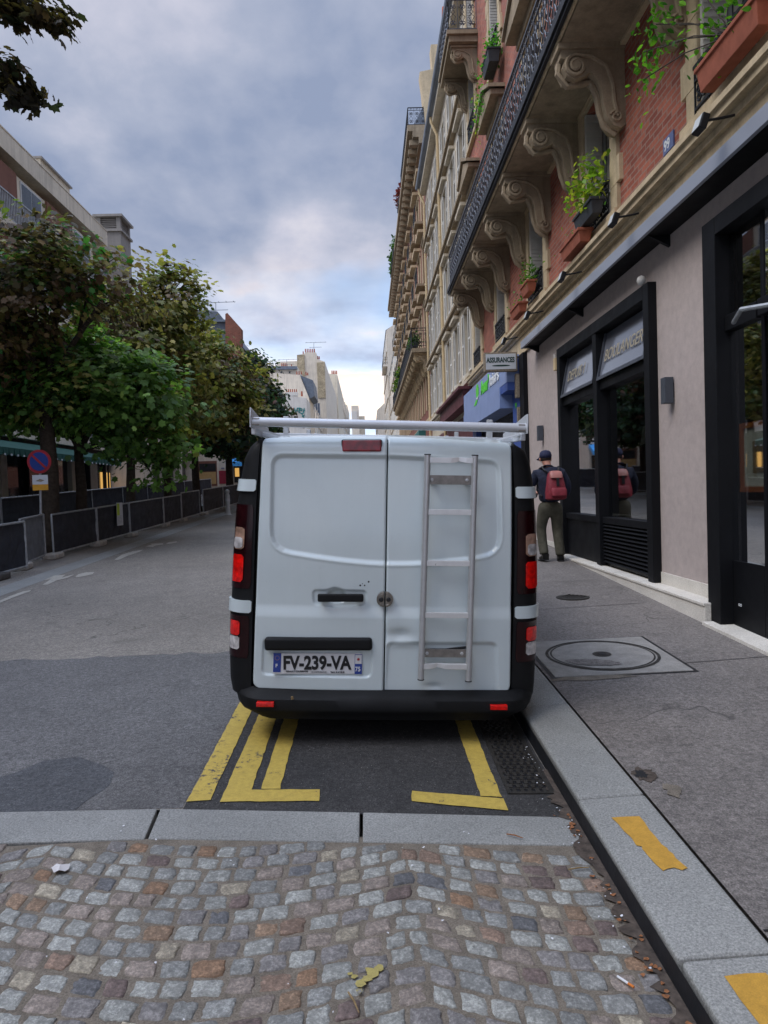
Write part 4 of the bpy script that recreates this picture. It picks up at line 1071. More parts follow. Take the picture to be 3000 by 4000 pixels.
def mk_window(par, x, yc, z0, w, h, style, side=1, depth=.29, mat='window_white'):
    """window part at its opening: frame > glazing, shutter; in the thing's own coordinates by copying"""
    xo = x+side*depth
    mb = MB(); t = .055; ya, yb = yc-w/2, yc+w/2; X0, X1 = xo-side*.05, xo+side*.01
    def bx(a, b, c, d): mb.box(min(X0, X1), max(X0, X1), a, b, c, d)
    bx(ya, ya+t, z0, z0+h); bx(yb-t, yb, z0, z0+h); bx(ya+t, yb-t, z0, z0+t); bx(ya+t, yb-t, z0+h-t, z0+h)
    bx(yc-.04, yc+.04, z0+t, z0+h-t)
    for k in (.36, .68) if style != 'far' else (): bx(ya+t, yc-.04, z0+h*k-.018, z0+h*k+.018); bx(yc+.04, yb-t, z0+h*k-.018, z0+h*k+.018)
    f = mb.build('window', mat, par)
    mb = MB(); xx = xo-side*.015; mb.quad((xx, ya, z0), (xx, yb, z0), (xx, yb, z0+h), (xx, ya, z0+h)); mb.build('pane', 'dark_pane', f)
    if style == 'curtain' or style == 'fold':
        mb = MB(); xx = xo-side*.022; n = 8
        for s in (0, 1):
            a = ya+t if s == 0 else yb-t-.2
            mb.quad((xx, a, z0+t), (xx, a+.2, z0+t), (xx, a+.12, z0+h-t), (xx, a, z0+h-t))
        mb.build('curtain', 'curtain', f)
    if style == 'fold':       # metal shutters folded against the reveals
        for s in (-1, 1):
            mb = MB(); y = ya+.02 if s < 0 else yb-.02
            for k in range(4):
                mb.box(x+side*.02+k*.033*side, x+side*.02+(k*.033+.028)*side, min(y, y-s*.0)+(-.0), y+.035*(-s), z0+.02, z0+h-.02) if False else None
            mb.box(min(x-side*.02, x+side*.14), max(x-side*.02, x+side*.22), min(y, y-s*.05), max(y, y-s*.05), z0+.02, z0+h-.02)
            for k in range(int(h/.07)):
                z = z0+.06+k*.07
                if z < z0+h-.05: mb.box(min(x-side*.012, x+side*.13), max(x-side*.012, x+side*.21), min(y-s*.05, y-s*.062), max(y-s*.05, y-s*.062), z, z+.035)
            mb.build('shutter', 'shutter_grey', f)
    if style == 'louvre':
        for s in (-1, 1):
            mb = MB(); ws = w*.48; a = (ya-ws) if s < 0 else yb; b = a+ws; xs0, xs1 = x-side*.045, x-side*.010
            xa_, xb_ = min(xs0, xs1), max(xs0, xs1)
            mb.box(xa_, xb_, a, a+.045, z0, z0+h); mb.box(xa_, xb_, b-.045, b, z0, z0+h)
            for z in (z0, z0+h*.5-.03, z0+h-.06): mb.box(xa_, xb_, a+.045, b-.045, z, z+.06)
            z = z0+.075
            while z < z0+h-.09:
                if not (z0+h*.5-.05 < z < z0+h*.5+.03):
                    p = x-side*.044; q = x-side*.012
                    mb.quad((p, a+.045, z), (p, b-.045, z), (q, b-.045, z+.045), (q, a+.045, z+.045))
                z += .065
            mb.build('shutter', 'shutter_white', f)
    return f
def place_copy(f, par, dx, dy, dz):
    c = copy_tree(f, par); c.location = Vector((dx, dy, dz)); return c

# ---------------------------------------------------- the brick building with the bakery (no 99)
X1 = 3.36; B1Y0, B1Y1 = -14.0, 22.0
b1 = thing('brick_building', 'red brick and cream stone building with long bracketed balcony above the grey shopfront', 'building', (X1, 4, .4))
WC = [10.05+3.62*k for k in range(-6, 4)]          # window axes
WC = [w for w in WC if B1Y0+.8 < w < B1Y1-.6]
W1 = 1.12
holes = []
floors = [(5.28, 1.86), (7.45, 2.75), (11.75, 2.05), (14.15, 2.6), (17.4, 2.0)]
for zb, h in floors:
    for w in WC: holes.append((w-W1/2, w+W1/2, zb, zb+h))
wall_grid(X1, B1Y0, B1Y1, 5.05, 20.5, holes).build('brick_wall', 'red_brick', b1)
protos = {}
for zb, h in floors:
    for i, w in enumerate(WC):
        if zb > 12 and w < 12: continue
        if zb > 7 and w < 4: continue
        if zb not in protos: protos[zb] = (mk_window(b1, X1, w, zb, W1, h, 'fold'), w)
        else: f, w0 = protos[zb]; place_copy(f, b1, 0, w-w0, 0)
# stone dressings: toothed surrounds, lintels, sills
mbt = []
for i, w in enumerate(WC):
    for zb, h in floors:
        if zb > 12 and w < 9: continue
        mb = MB(); z = zb-.0; k = 0; top = zb+h+.0
        while z < top-.02:
            hh = min(.33, top-z); e = .36 if k % 2 else .25
            for s in (-1, 1):
                y = w+s*W1/2; mb.box(X1-.045-(.004 if k % 2 else 0), X1+.01, min(y, y+s*e), max(y, y+s*e), z, z+hh-.004)
            z += hh; k += 1
        mb.box(X1-.06, X1+.01, w-W1/2-.30, w+W1/2+.30, top, top+.26)
        mb.box(X1-.10, X1+.02, w-W1/2-.30, w+W1/2+.30, zb-.09, zb-.004)
        mb.build('stone_surround', 'cream_stone', b1)
# pediments over the second floor windows
for w in WC:
    if w < 4: continue
    mb = MB(); z = 10.46; hw = .95
    mb.prism([(X1-.32, w-hw, z+.25), (X1-.32, w, z+.62), (X1-.32, w+hw, z+.25), (X1-.32, w+hw, z+.14), (X1-.32, w-hw, z+.14)], (.33, 0, 0))
    mb.box(X1-.12, X1, w-hw+.1, w+hw-.1, z-.04, z+.14)
    mb.prism([(X1-.38, w-hw-.08, z+.26), (X1-.38, w, z+.70), (X1-.38, w+hw+.08, z+.26), (X1-.38, w+hw+.08, z+.34), (X1-.38, w, z+.80), (X1-.38, w-hw-.08, z+.34)], (.39, 0, 0))
    mb.build('pediment', 'dark_cream_stone', b1)
# string course / cornice above the shops
mb = MB()
for (xa, za, zb_) in ((.07, 4.50, 4.86), (.12, 4.862, 4.93), (.20, 4.932, 5.00), (.235, 5.002, 5.06), (.10, 5.062, 5.14)):
    mb.box(X1-xa, X1+.05, B1Y0, B1Y1, za, zb_)
mb.build('cornice', 'cream_stone', b1)
# long balcony of the second floor
BX = 2.50; BZ = 7.26; BY1 = 20.6; BY0 = B1Y0
mb = MB(); mb.box(BX+.06, X1+.02, BY0, BY1-.04, BZ-.05, BZ+.06); mb.box(BX, X1+.02, BY0, BY1, BZ+.062, BZ+.13)
bal = mb.build('balcony', 'dark_cream_stone', b1)
mb = MB(); mb.box(BX-.03, BX+.015, BY0, BY1+.02, BZ+.0, BZ+.135); mb.box(BX-.06, BX-.032, BY0, BY1+.02, BZ+.05, BZ+.15); mb.build('edge_gutter', 'dark_iron', bal)
mb = MB(); mb.box(BX+.018, BX+.05, BY0, BY1, BZ-.035, BZ-.002); mb.build('drip_moulding', 'cream_stone', bal)
def spiral(cx, cz, r0, turns, s, n=16, a0=0.0):
    return [(r0*(1-.72*k/n)*math.cos(a0+s*turns*2*PI*k/n)+cx, r0*(1-.72*k/n)*math.sin(a0+s*turns*2*PI*k/n)+cz) for k in range(n+1)]
def rail_panel(L_, H_, dens=1):
    """one bay of wrought ironwork in the (y, z) plane: bars with paired S scrolls"""
    mb = MB(); r = .011
    mb.box(-.012, .012, 0, L_, .05, .075); mb.box(-.012, .012, 0, L_, H_-.14, H_-.12); mb.box(-.022, .022, 0, L_, H_-.02, H_+.012)
    n = max(1, int(round(L_/.26)))
    for i in range(n+1): y = L_*i/n; mb.box(-.008, .008, y-.008, y+.008, 0, H_-.02)
    for i in range(n):
        c = L_*(i+.5)/n; hw = L_/n/2-.012
        for s in (-1, 1):
            lo = spiral(c+s*(-hw*.45), .22, hw*.52, 1.15, s, 12, -PI/2); hi = spiral(c+s*(hw*.45), H_-.30, hw*.52, 1.15, s, 12, PI/2)
            mb.tube([(0, y, z) for y, z in lo], .010, 5); mb.tube([(0, y, z) for y, z in hi], .010, 5)
            mb.tube([(0, lo[0][0], lo[0][1]), (0, c+s*hw*.7, .38), (0, c-s*hw*.4, .50), (0, hi[0][0], hi[0][1])], .010, 5)
        mb.tube([(0, y, z) for y, z in spiral(c, H_-.07, .045, 1, 1, 8)], .007, 4)
    return mb
def rail(par, y0, y1, x, z, H_=.98, bay=1.8, mat='iron', name='railing', rot=False):
    n = max(1, round((y1-y0)/bay)); L_ = (y1-y0)/n; pm = rail_panel(L_, H_); first = None
    off = org(par)
    o_ = par
    off = Vector((0, 0, 0))
    while o_ is not None: off += org(o_); o_ = o_.parent
    for i in range(n):
        if first is None: first = pm.build(name, mat, par, world=False); o = first
        else: o = first.copy(); COL.objects.link(o); o.parent = par
        o.location = Vector((x, y0+i*L_, z))-off
rail(b1, BY0+14+1.0, BY1, BX+.03, BZ+.13)
mb = rail_panel(.8, .98); e = mb.build('railing', 'iron', b1, world=False); e.rotation_euler = (0, 0, -PI/2); e.location = Vector((BX+.03, BY1, BZ+.13))-org(b1)
# brackets: scrolled corbels
def bracket_mb(x, yc, ztop, sc=1.0):
    mb = MB(); w = .15*sc
    prof = [(-.86, 0), (-.86, -.10), (-.80, -.12), (-.83, -.22), (-.78, -.33), (-.66, -.38), (-.54, -.34), (-.46, -.30), (-.37, -.38), (-.31, -.52), (-.29, -.70), (-.25, -.88), (-.16, -1.0), (-.06, -1.03), (0, -.98), (0.02, -.98), (.02, 0)]
    P_ = [(x+a*sc, yc-w, ztop+b*sc) for a, b in prof]; mb.prism(P_, (0, 2*w, 0))
    for s in (-1, 1):
        yy_ = yc+s*(w+.012)
        sp_ = spiral(-.655, -.215, .15, 1.6, 1, 22, PI*.5); mb.tube([(x+a*sc, yy_, ztop+b*sc) for a, b in sp_], .028*sc, 6)
        mb.tube([(x+a*sc, yy_, ztop+b*sc) for a, b in [(-.655, -.07), (-.45, -.10), (-.25, -.22), (-.17, -.45), (-.15, -.7), (-.12, -.85)]], .03*sc, 6)
        sp_ = spiral(-.13, -.89, .085, 1.4, -1, 16, PI*.9); mb.tube([(x+a*sc, yy_, ztop+b*sc) for a, b in sp_], .02*sc, 6)
    mb.cyl((x-.655*sc, yc-w-.03, ztop-.215*sc), (x-.655*sc, yc+w+.03, ztop-.215*sc), .06*sc, 12)
    mb.box(x-.90*sc, x+.01, yc-w-.05, yc+w+.05, ztop-.0, ztop+.07*sc)
    # acanthus ridge down the front
    mb.tube([(x+a*sc, yc, ztop+b*sc) for a, b in [(-.84, -.10), (-.86, -.24), (-.74, -.40), (-.52, -.37), (-.42, -.36), (-.34, -.54), (-.31, -.75), (-.24, -.95), (-.08, -1.05)]], .045*sc, 6)
    return mb
BY = [WC[0]-.905+1.81*k for k in range(0, 40)]; BY = [y for y in BY if 3 < y < BY1+.1]
f = None
for y in BY:
    if f is None: f = bracket_mb(X1, y, BZ-.115, .93).build('bracket', 'dark_cream_stone', b1, smooth='auto'); y_f = y
    else: o = f.copy(); COL.objects.link(o); o.parent = b1; o.location = (0, y-y_f, 0)
# wall pilaster strips below each bracket pair are the toothed surrounds; plain band under the balcony
MB().box(X1-.07, X1+.01, B1Y0, B1Y1, 7.165, 7.205).build('string_course', 'cream_stone', b1)
# small upper balcony at the far end window
mb = MB(); mb.box(X1-.78, X1, 19.7, 21.95, 13.82, 13.98); mb.box(X1-.84, X1, 19.62, 21.97, 13.985, 14.09); ub = mb.build('balcony', 'dark_cream_stone', b1)
for y in (20.0, 21.6): bracket_mb(X1, y, 13.75, .8).build('bracket', 'dark_cream_stone', b1, smooth='auto')
for (x, L_, rz) in ((X1-.78, 2.25, 0),):
    o = rail_panel(L_, .95).build('railing', 'iron', b1, world=False); o.location = Vector((x, 19.7, 14.09))-org(b1)
    o = rail_panel(.75, .95).build('railing', 'iron', b1, world=False); o.rotation_euler = (0, 0, -PI/2); o.location = Vector((x, 19.7, 14.09))-org(b1)
# guard rails on first and third floor windows
for (w, z) in [(w, 5.28) for w in WC if w > 3] + [(w, 11.75) for w in WC if w > 12]:
    o = rail_panel(W1, .46 if z < 6 else .6).build('guard_rail', 'dark_iron', b1, world=False); o.location = Vector((X1-.07, w-W1/2, z))-org(b1)
# top cornice, roof slab, end wall, back
mb = MB(); mb.box(X1-.55, X1+9, B1Y0, B1Y1-.02, 20.5, 20.9); mb.box(X1+.6, X1+9, B1Y0, B1Y1-.02, 20.902, 23.2); mb.build('roof', 'slate', b1)
mb = MB(); mb.quad((X1, B1Y1, -1), (X1+9, B1Y1, -1), (X1+9, B1Y1, 23.2), (X1, B1Y1, 23.2)); mb.quad((X1, B1Y0, -2), (X1+9, B1Y0, -2), (X1+9, B1Y0, 20.5), (X1, B1Y0, 20.5)); mb.quad((X1+9, B1Y0, -2), (X1+9, B1Y1, -2), (X1+9, B1Y1, 23), (X1+9, B1Y0, 23)); mb.build('side_wall', 'rough_rubble', b1)

# ---------------------------------------------------- bakery shopfront: walls, plinth, openings
XS = X1-.03
bk_holes = [(8.16, 11.97, .60, 3.98), (2.2, 6.68, .20, 4.08)]
wall_grid(XS, B1Y0, 14.62, -1.0, 4.50, bk_holes, .18).build('stucco_wall', 'taupe_stucco', b1)
MB().box(XS-.09, XS+.05, 14.62, 15.0, .2, 4.48).build('dark_pilaster', 'black_frame', b1)
# plinth step of white stone, level, so it dies into the rising pavement
def plinth():
    mb = MB(); zt = .60; y0, y1 = 6.66, 14.6; xf = 3.14; cuts = [y0, 7.9, 9.2, 10.5, 11.8, 13.2, y1]
    for a, b in zip(cuts, cuts[1:]):
        mb.box(xf, XS+.06, a+.002, b-.002, .2, zt-.03)
        mb.box(xf-.012, XS+.06, a+.002, b-.002, zt-.028, zt)
    p_ = mb.build('stone_plinth', 'white_stone', b1, bevel=.004)
    for a, b in ((6.74, 7.4), (7.4, 8.1), (12.1, 13.3), (13.3, 14.55)): MB().box(XS-.012, XS+.01, a+.002, b-.002, zt+.001, zt+.13).build('stone_skirting', 'white_stone', b1, bevel=.002)
    mb = MB()
    for a, b in ((2.2, 3.7), (3.7, 5.2), (5.2, 6.64)):
        mb.hexa([(3.10, a+.002, .0), (XS+.3, a+.002, .0), (XS+.3, b-.002, .0), (3.10, b-.002, .0), (3.10, a+.002, PAVE(3.1, a)+.03), (XS+.3, a+.002, PAVE(3.1, a)+.035), (XS+.3, b-.002, PAVE(3.1, b)+.035), (3.10, b-.002, PAVE(3.1, b)+.03)])
    mb.build('threshold', 'white_stone', b1, bevel=.003)
plinth()
def frame_part(name, boxes, mat='black_frame', par=b1, bevel=.004):
    mb = MB()
    for b_ in boxes: mb.box(*b_)
    return mb.build(name, mat, par, bevel=bevel)
# display window with two lights
xa, xb = XS-.10, XS+.10
dw = frame_part('display_window', [(xa, xb, 8.10, 8.26, .605, 4.02), (xa, xb, 11.86, 12.02, .605, 4.02), (xa, xb, 8.265, 11.855, 3.86, 4.02), (xa+.01, xb, 10.0, 10.16, .61, 3.858), ])
frame_part('transom', [(xa+.05, xb, 8.265, 9.995, 3.06, 3.19), (xa+.05, xb, 10.165, 11.855, 3.06, 3.19)], par=dw)
frame_part('bottom_rail', [(xa+.05, xb, 8.265, 9.995, 1.20, 1.29), (xa+.05, xb, 10.165, 11.855, 1.20, 1.29)], par=dw)
frame_part('base_panel', [(XS-.02, XS+.02, 10.165, 11.855, .61, 1.199)], par=dw)
mb = MB(); z = .66
MB().box(XS+.01, XS+.03, 8.265, 9.995, .61, 1.199).build('vent_back', 'ink', dw)
while z < 1.18: mb.add([(XS-.05, 8.27, z), (XS-.05, 9.99, z), (XS+.0, 9.99, z+.035), (XS+.0, 8.27, z+.035), (XS-.05, 8.27, z+.006), (XS-.05, 9.99, z+.006), (XS+.0, 9.99, z+.041), (XS+.0, 8.27, z+.041)], [(0, 1, 2, 3), (4, 5, 6, 7), (0, 1, 5, 4)]); z += .05
mb.build('vent_grille', 'black_frame', dw)
for a, b in ((8.265, 9.995), (10.165, 11.855)):
    MB().quad((XS+.05, a, 1.29), (XS+.05, b, 1.29), (XS+.05, b, 3.06), (XS+.05, a, 3.06)).build('glass', 'shop_glass', dw)
# inclined fanlights with lettering
Mf = Mat('fan_glass'); Mf.pos(); Mf.color(L('#35373e')).set(rough=.28, spec=.35); M['fan_glass'] = Mf.m
def fan(a, b, s, name, u0, size):
    p0 = Vector((XS-.02, b, 3.21)); top = Vector((XS-.16+.12, b, 3.78)); 
    xl, xt = XS-.07, XS+.06
    mb = MB(); mb.quad((xl, a, 3.20), (xl, b, 3.20), (xt, b, 3.84), (xt, a, 3.84)); g = mb.build('fanlight', 'fan_glass', dw)
    mb = MB(); 
    for (ya, yb, za, zb_) in ((a, a+.04, 0, 1), (b-.04, b, 0, 1)):
        mb.prism([(xl-.008, ya, 3.20), (xl-.008, yb, 3.20), (xt-.008, yb, 3.84), (xt-.008, ya, 3.84)], (-.02, 0, 0))
    mb.prism([(xl-.008, a, 3.19), (xl-.008, b, 3.19), (xl-.002, b, 3.235), (xl-.002, a, 3.235)], (-.02, 0, 0))
    mb.build('fanlight_frame', 'iron', g)
    text(s, size, 'gold_letter', g, frame3((xl+.022, u0, 3.42), (0, -1, 0), (xt-xl, 0, .64)), 'lettering', .002, .001)
Mf = Mat('fan_glass'); Mf.pos(); Mf.color(L('#6d7079')).set(rough=.12, spec=.8); M['fan_glass'] = Mf.m
fan(8.27, 9.99, 'BOULANGER', 'x', 9.80, .235); fan(10.17, 11.85, 'DEPUIS 1', 'x', 11.60, .235)
# what stands in the window
frame_part('display_shelf', [(XS+.10, XS+.75, 8.27, 9.99, 1.20, 1.30)], 'paper', dw)
frame_part('display_shelf', [(XS+.10, XS+.55, 10.17, 11.85, 1.20, 1.28)], 'interior_mid', dw)
room = MB(); room.box(XS+.22, XS+3.2, 7.25, 12.6, .35, 4.4)
room.f = [f_ for k, f_ in enumerate(room.f) if k != 5]
room.build('shop_interior', 'interior_dark', b1)
def placed(name, label, cat, boxes, mat, group=None, bevel=.004):
    mb = MB()
    for b_ in boxes: mb.box(*b_)
    o = mb.build(name, mat, None, bevel=bevel); return props(o, label, cat, group)
placed('cardboard_box', 'pale box on the sill inside the bakery display window', 'box', [(XS+.30, XS+.55, 8.45, 8.95, 1.301, 1.46)], 'paper')
sc_t = thing('menu_screen', 'white notice card hanging inside the bakery display window', 'notice', (XS+.35, 9.3, 2.2))
MB().prism([(XS+.32, 9.15, 2.28), (XS+.32, 9.52, 2.25), (XS+.36, 9.50, 2.50), (XS+.36, 9.13, 2.53)], (.01, 0, 0)).build('card', 'paper', sc_t)
MB().box(XS+.34, XS+.35, 9.3, 9.305, 2.5, 4.3).build('cord', 'ink', sc_t)
# near shopfront (door and pane)
xa, xb = XS-.05, XS+.05
ns = frame_part('shopfront_frame', [(xa-.08, xb, 6.48, 6.72, .25, 4.13), (xa-.08, xb, 2.0, 6.475, 3.97, 4.13), (xb-.06, xb, 5.90, 5.95, .3, 3.968), (xb-.12, xb, 2.1, 2.4, .3, 3.968)])
frame_part('transom', [(xb-.12, xb, 2.41, 5.895, 3.10, 3.24), (xb-.10, xb, 5.955, 6.475, 3.10, 3.24)], par=ns)
frame_part('base_panel', [(xb-.06, xb-.02, 2.41, 5.895, .3, 1.02), (xb-.06, xb-.02, 5.955, 6.475, .3, 1.02)], par=ns)
for a, b in ((2.41, 5.895), (5.955, 6.475)):
    MB().quad((xb-.05, a, 1.02), (xb-.05, b, 1.02), (xb-.05, b, 3.10), (xb-.05, a, 3.10)).build('glass', 'door_glass', ns)
    MB().quad((xb-.05, a, 3.24), (xb-.05, b, 3.24), (xb-.05, b, 3.97), (xb-.05, a, 3.97)).build('glass', 'shop_glass', ns)
room = MB(); room.box(xb+.02, xb+2.6, 2.0, 7.2, .25, 4.3); room.f = [f_ for k, f_ in enumerate(room.f) if k != 5]; room.build('shop_interior', 'interior_mid', b1)
text('oo', .055, 'white_ink', ns, on_right(xb-.082, 6.35, .62), 'sticker', .001)
MB().tube([(xb-.12, 5.55, 3.12), (xb-.25, 5.9, 3.16), (xb-.16, 6.2, 3.12)], .02, 8).build('door_closer', 'galv', ns)
pf = thing('framed_picture', 'picture in an orange wooden frame with pale mount, seen through the nearest shop window', 'picture', (xb+.1, 6.1, 1.9))
yA, yB, zA, zB = 5.55, 6.47, 1.64, 2.26; xx = xb+.012
mb = MB(); mb.box(xx, xx+.04, yA, yA+.05, zA, zB); mb.box(xx, xx+.04, yB-.05, yB, zA, zB); mb.box(xx, xx+.04, yA+.051, yB-.051, zA, zA+.05); mb.box(xx, xx+.04, yA+.051, yB-.051, zB-.05, zB); mb.build('frame', 'wood_orange', pf, bevel=.004)
MB().box(xx+.02, xx+.03, yA+.05, yB-.05, zA+.05, zB-.05).build('mount', 'paper', pf)
MB().box(xx+.014, xx+.019, yA+.20, yB-.20, zA+.17, zB-.17).build('image', 'painting', pf)
# dark visor above the shop
Mf = Mat('visor_grey'); Mf.pos(); Mf.color(L('#8e939e')).set(rough=.35, spec=.5); M['visor_grey'] = Mf.m
vz = thing('shop_visor', 'long dark metal canopy with grey front edge over the bakery', 'canopy', (3.1, 5, 4.4))
mb = MB(); mb.box(3.07, XS-.002, -6, 13.83, 4.40, 4.47); mb.build('soffit', 'black_frame', vz)
MB().box(3.03, 3.068, -6, 13.85, 4.395, 4.53).build('front_edge', 'visor_grey', vz, bevel=.003)
for y in (1.5, 4.6, 7.7, 10.8, 13.6): MB().prism([(3.09, y, 4.398), (XS-.002, y, 4.398), (XS-.002, y, 4.28)], (0, .05, 0)).build('bracket', 'black_frame', vz)
# spotlights on arms over the visor
def spot(y, lab):
    t = thing('sign_spotlight', lab, 'spotlight', (XS, y, 4.72), group='spotlights on arms above the bakery visor')
    MB().tube([(X1-.26, y, 4.74), (3.0, y, 4.72), (2.86, y, 4.70)], .012, 8).build('arm', 'black_metal', t)
    mb = MB(); mb.hexa([(2.77, y-.075, 4.62), (2.83, y-.075, 4.60), (2.83, y+.075, 4.60), (2.77, y+.075, 4.62), (2.81, y-.075, 4.74), (2.87, y-.075, 4.72), (2.87, y+.075, 4.72), (2.81, y+.075, 4.74)]); mb.build('head', 'black_metal', t, bevel=.008)
    MB().poly([(2.769, y-.065, 4.628), (2.769, y+.065, 4.628), (2.804, y+.065, 4.732), (2.804, y-.065, 4.732)]).build('lamp_glass', 'window_white', t)
for i, (y, l) in enumerate(((5.9, 'largest, nearest spotlight above the bakery visor'), (7.98, 'spotlight above the visor, second from the viewer, under the number plaque'), (10.1, 'third spotlight from the viewer above the bakery visor'), (12.3, 'fourth spotlight from the viewer above the bakery visor'), (14.4, 'farthest spotlight, by the end of the bakery visor'))): spot(y, l)
# wall lamps
def sconce(y, lab):
    t = thing('wall_lamp', lab, 'wall lamp', (XS, y, 2.74), group='dark box wall lamps on the taupe wall')
    MB().box(XS-.11, XS-.012, y-.055, y+.055, 2.60, 2.88).build('housing', 'lamp_grey', t, bevel=.004)
    MB().box(XS-.012, XS, y-.035, y+.035, 2.66, 2.82).build('back_plate', 'black_metal', t)
simple('lamp_grey', L('#4a4f57'), .5, .2, .1, 5)
sconce(7.72, 'dark grey box wall lamp on the pier nearest the viewer'); sconce(13.45, 'small dark box wall lamp above the walking man')
gd = thing('alarm_box', 'small cream detector box on the taupe wall beside the display window', 'alarm box', (XS, 12.35, 3.85))
MB().box(XS-.07, XS, 12.25, 12.37, 3.72, 3.93).build('case', 'copper_gutter', gd, bevel=.008); MB().cyl((XS-.05, 12.3, 3.93), (XS-.05, 12.3, 4.0), .025).build('sensor', 'white_wall', gd)
gl = thing('globe_lamp', 'small white round fitting at the top corner of the display window frame', 'lamp', (XS-.06, 8.2, 4.05))
mb = MB(); mb.lathe([(.001, -.06), (.035, -.045), (.055, 0), (.04, .04), (.001, .06)], (XS-.09, 8.3, 4.09), 16); mb.build('globe', 'white_wall', gl, smooth=True); MB().cyl((XS-.09, 8.3, 4.0), (XS-.03, 8.3, 4.05), .01).build('stem', 'black_metal', gl)
# number plaque 99
npq = PX(2612, 560, X1-.012)
pq_ = thing('number_plaque', 'blue enamel house number 99 on the brick above the bakery', 'plaque', (X1, npq.y, npq.z))
MB().box(X1-.02, X1-.003, npq.y-.13, npq.y+.13, npq.z-.085, npq.z+.085).build('plate', 'enamel_blue', pq_, bevel=.003)
text('99', .15, 'white_ink', pq_, on_right(X1-.022, npq.y+.10, npq.z-.05), 'numerals', .001, .004)
# ---------------------------------------------------- insurance shop
xi = 3.02
for (a, b, c_, d, nm) in ((14.98, 15.9, .2, 4.45, 'pilaster'), (21.3, 21.98, .2, 4.45, 'pilaster')): MB().box(XS-.06, XS+.1, a, b, c_, d).build(nm, 'shop_blue', b1)
MB().box(xi, XS+.12, 15.2, 21.98, 3.97, 4.55).build('fascia', 'shop_slate_blue', b1, bevel=.004)
MB().box(xi-.02, XS+.12, 16.0, 21.98, 3.50, 3.965).build('shutter_box', 'shop_slate_blue', b1, bevel=.006)
MB().box(xi+.005, XS+.12, 15.2, 15.995, 3.80, 3.965).build('shutter_box_end', 'shop_blue', b1)
mb = MB()
for k in range(26): z = .5+k*.115; mb.box(XS+.13-(.006 if k % 2 else 0), XS+.16, 15.9, 21.3, z, z+.113)
mb.build('roller_shutter', 'dark_iron', b1)
mlt = on_right(xi-.004, 19.45, 4.12)
off_ = org(b1)
def fitm(o, mtx, wdt):
    mi = mtx.inverted(); o.data.transform(Matrix.Translation(off_)); o.data.transform(mi); xs_ = [v.co.x for v in o.data.vertices]; k = wdt/(max(xs_)-min(xs_)); o.data.transform(Matrix.Diagonal((k, 1, 1, 1))); o.data.transform(mtx); o.data.transform(Matrix.Translation(-off_))
m1 = on_right(xi-.010, 18.6, 4.16); m2 = on_right(xi-.010, 17.3, 4.17)
fitm(text("Assur'", .44, 'shop_green', b1, m1, 'sign_lettering', .008, .016), m1, 1.22); fitm(text('loisirs', .38, 'white_ink', b1, m2, 'sign_lettering', .008, .010), m2, 1.2)
mb = MB(); mb.poly([(xi-.006, 19.25+.30*math.cos(a)*.8, 4.33+.19*math.sin(a)) for a in [2*PI*k/20 for k in range(20)]]); mb.build('leaf_logo', 'shop_green', b1)
mb = MB(); mb.prism([(xi-.012, 19.5, 4.19), (xi-.012, 19.2, 4.15), (xi-.012, 18.95, 4.21), (xi-.012, 19.2, 4.10)], (-.004, 0, 0)); mb.build('logo_stroke', 'white_ink', b1)
mb = MB(); mb.prism([(xi-.006, 19.5, 4.13), (xi-.006, 19.2, 4.09), (xi-.006, 19.5, 3.99), (xi-.006, 19.9, 4.0)], (-.004, 0, 0)); mb.build('logo_stroke', 'shop_green', b1)
text('99', .16, 'shop_green', b1, on_right(XS-.065, 15.62, 3.45), 'house_number', .002, .004)
ps = thing('projecting_sign', 'white projecting box sign reading ASSURANCES above the blue shop corner', 'sign', (3.2, 15.1, 4.9))
p0, p1 = PY(1893, 1452, 15.02), PY(2020, 1378, 15.02); zb_, zt_ = (PY(1955, 1450, 15.02).z), (PY(1955, 1376, 15.02).z)
xa_, xb_ = p0.x, p1.x; dz_ = (PY(2020, 1450, 15.3).z-zb_)*.4
MB().box(xa_, xb_, 15.02, 15.17, zb_, zt_).build('cabinet', 'sign_rust', ps, bevel=.006)
MB().box(xa_+.03, xb_-.03, 15.012, 15.02, zb_+.04, zt_-.035).build('face', 'sign_white', ps)
text('ASSURANCES', .158, 'awning_dark', ps, frame3((xa_+.052, 15.290, zb_+.195), (1, 0, 0), (0, 0, 1)), 'lettering', .002, .006, .66) if False else None
simple('dark_green_ink', L('#13362f'), .5)
tw = text('ASSURANCES', .145, 'dark_green_ink', ps, frame3((xa_+.048, 15.010, zb_+.185), (1, 0, 0), (0, 0, 1)), 'lettering', .002, .005, 1.0)
bb = [v.co.x for v in tw.data.vertices]; k_ = (xb_-xa_-.10)/(max(bb)-min(bb)); x0_ = min(bb)
for v in tw.data.vertices: v.co.x = x0_+(v.co.x-x0_)*k_
n = 24; xm = (xa_+xb_)/2
MB().poly([(xm+.19*math.cos(2*PI*k/n), 15.010, zb_+.115+.018*math.sin(2*PI*k/n)) for k in range(n)]).build('swoosh', 'dark_green_ink', ps)
MB().box(xb_, XS, 15.08, 15.12, zt_-.12, zt_-.08).build('support_arm', 'iron', ps)
jb = thing('junction_box', 'weathered cable boxes on the blue pilaster beside the bakery', 'junction box', (XS-.1, 15.1, 3.8))
MB().box(XS-.15, XS-.062, 15.06, 15.22, 3.62, 4.12).build('case', 'sign_rust', jb, bevel=.006); MB().box(XS-.13, XS-.062, 15.05, 15.16, 3.10, 3.42).build('case', 'sign_rust', jb, bevel=.006)

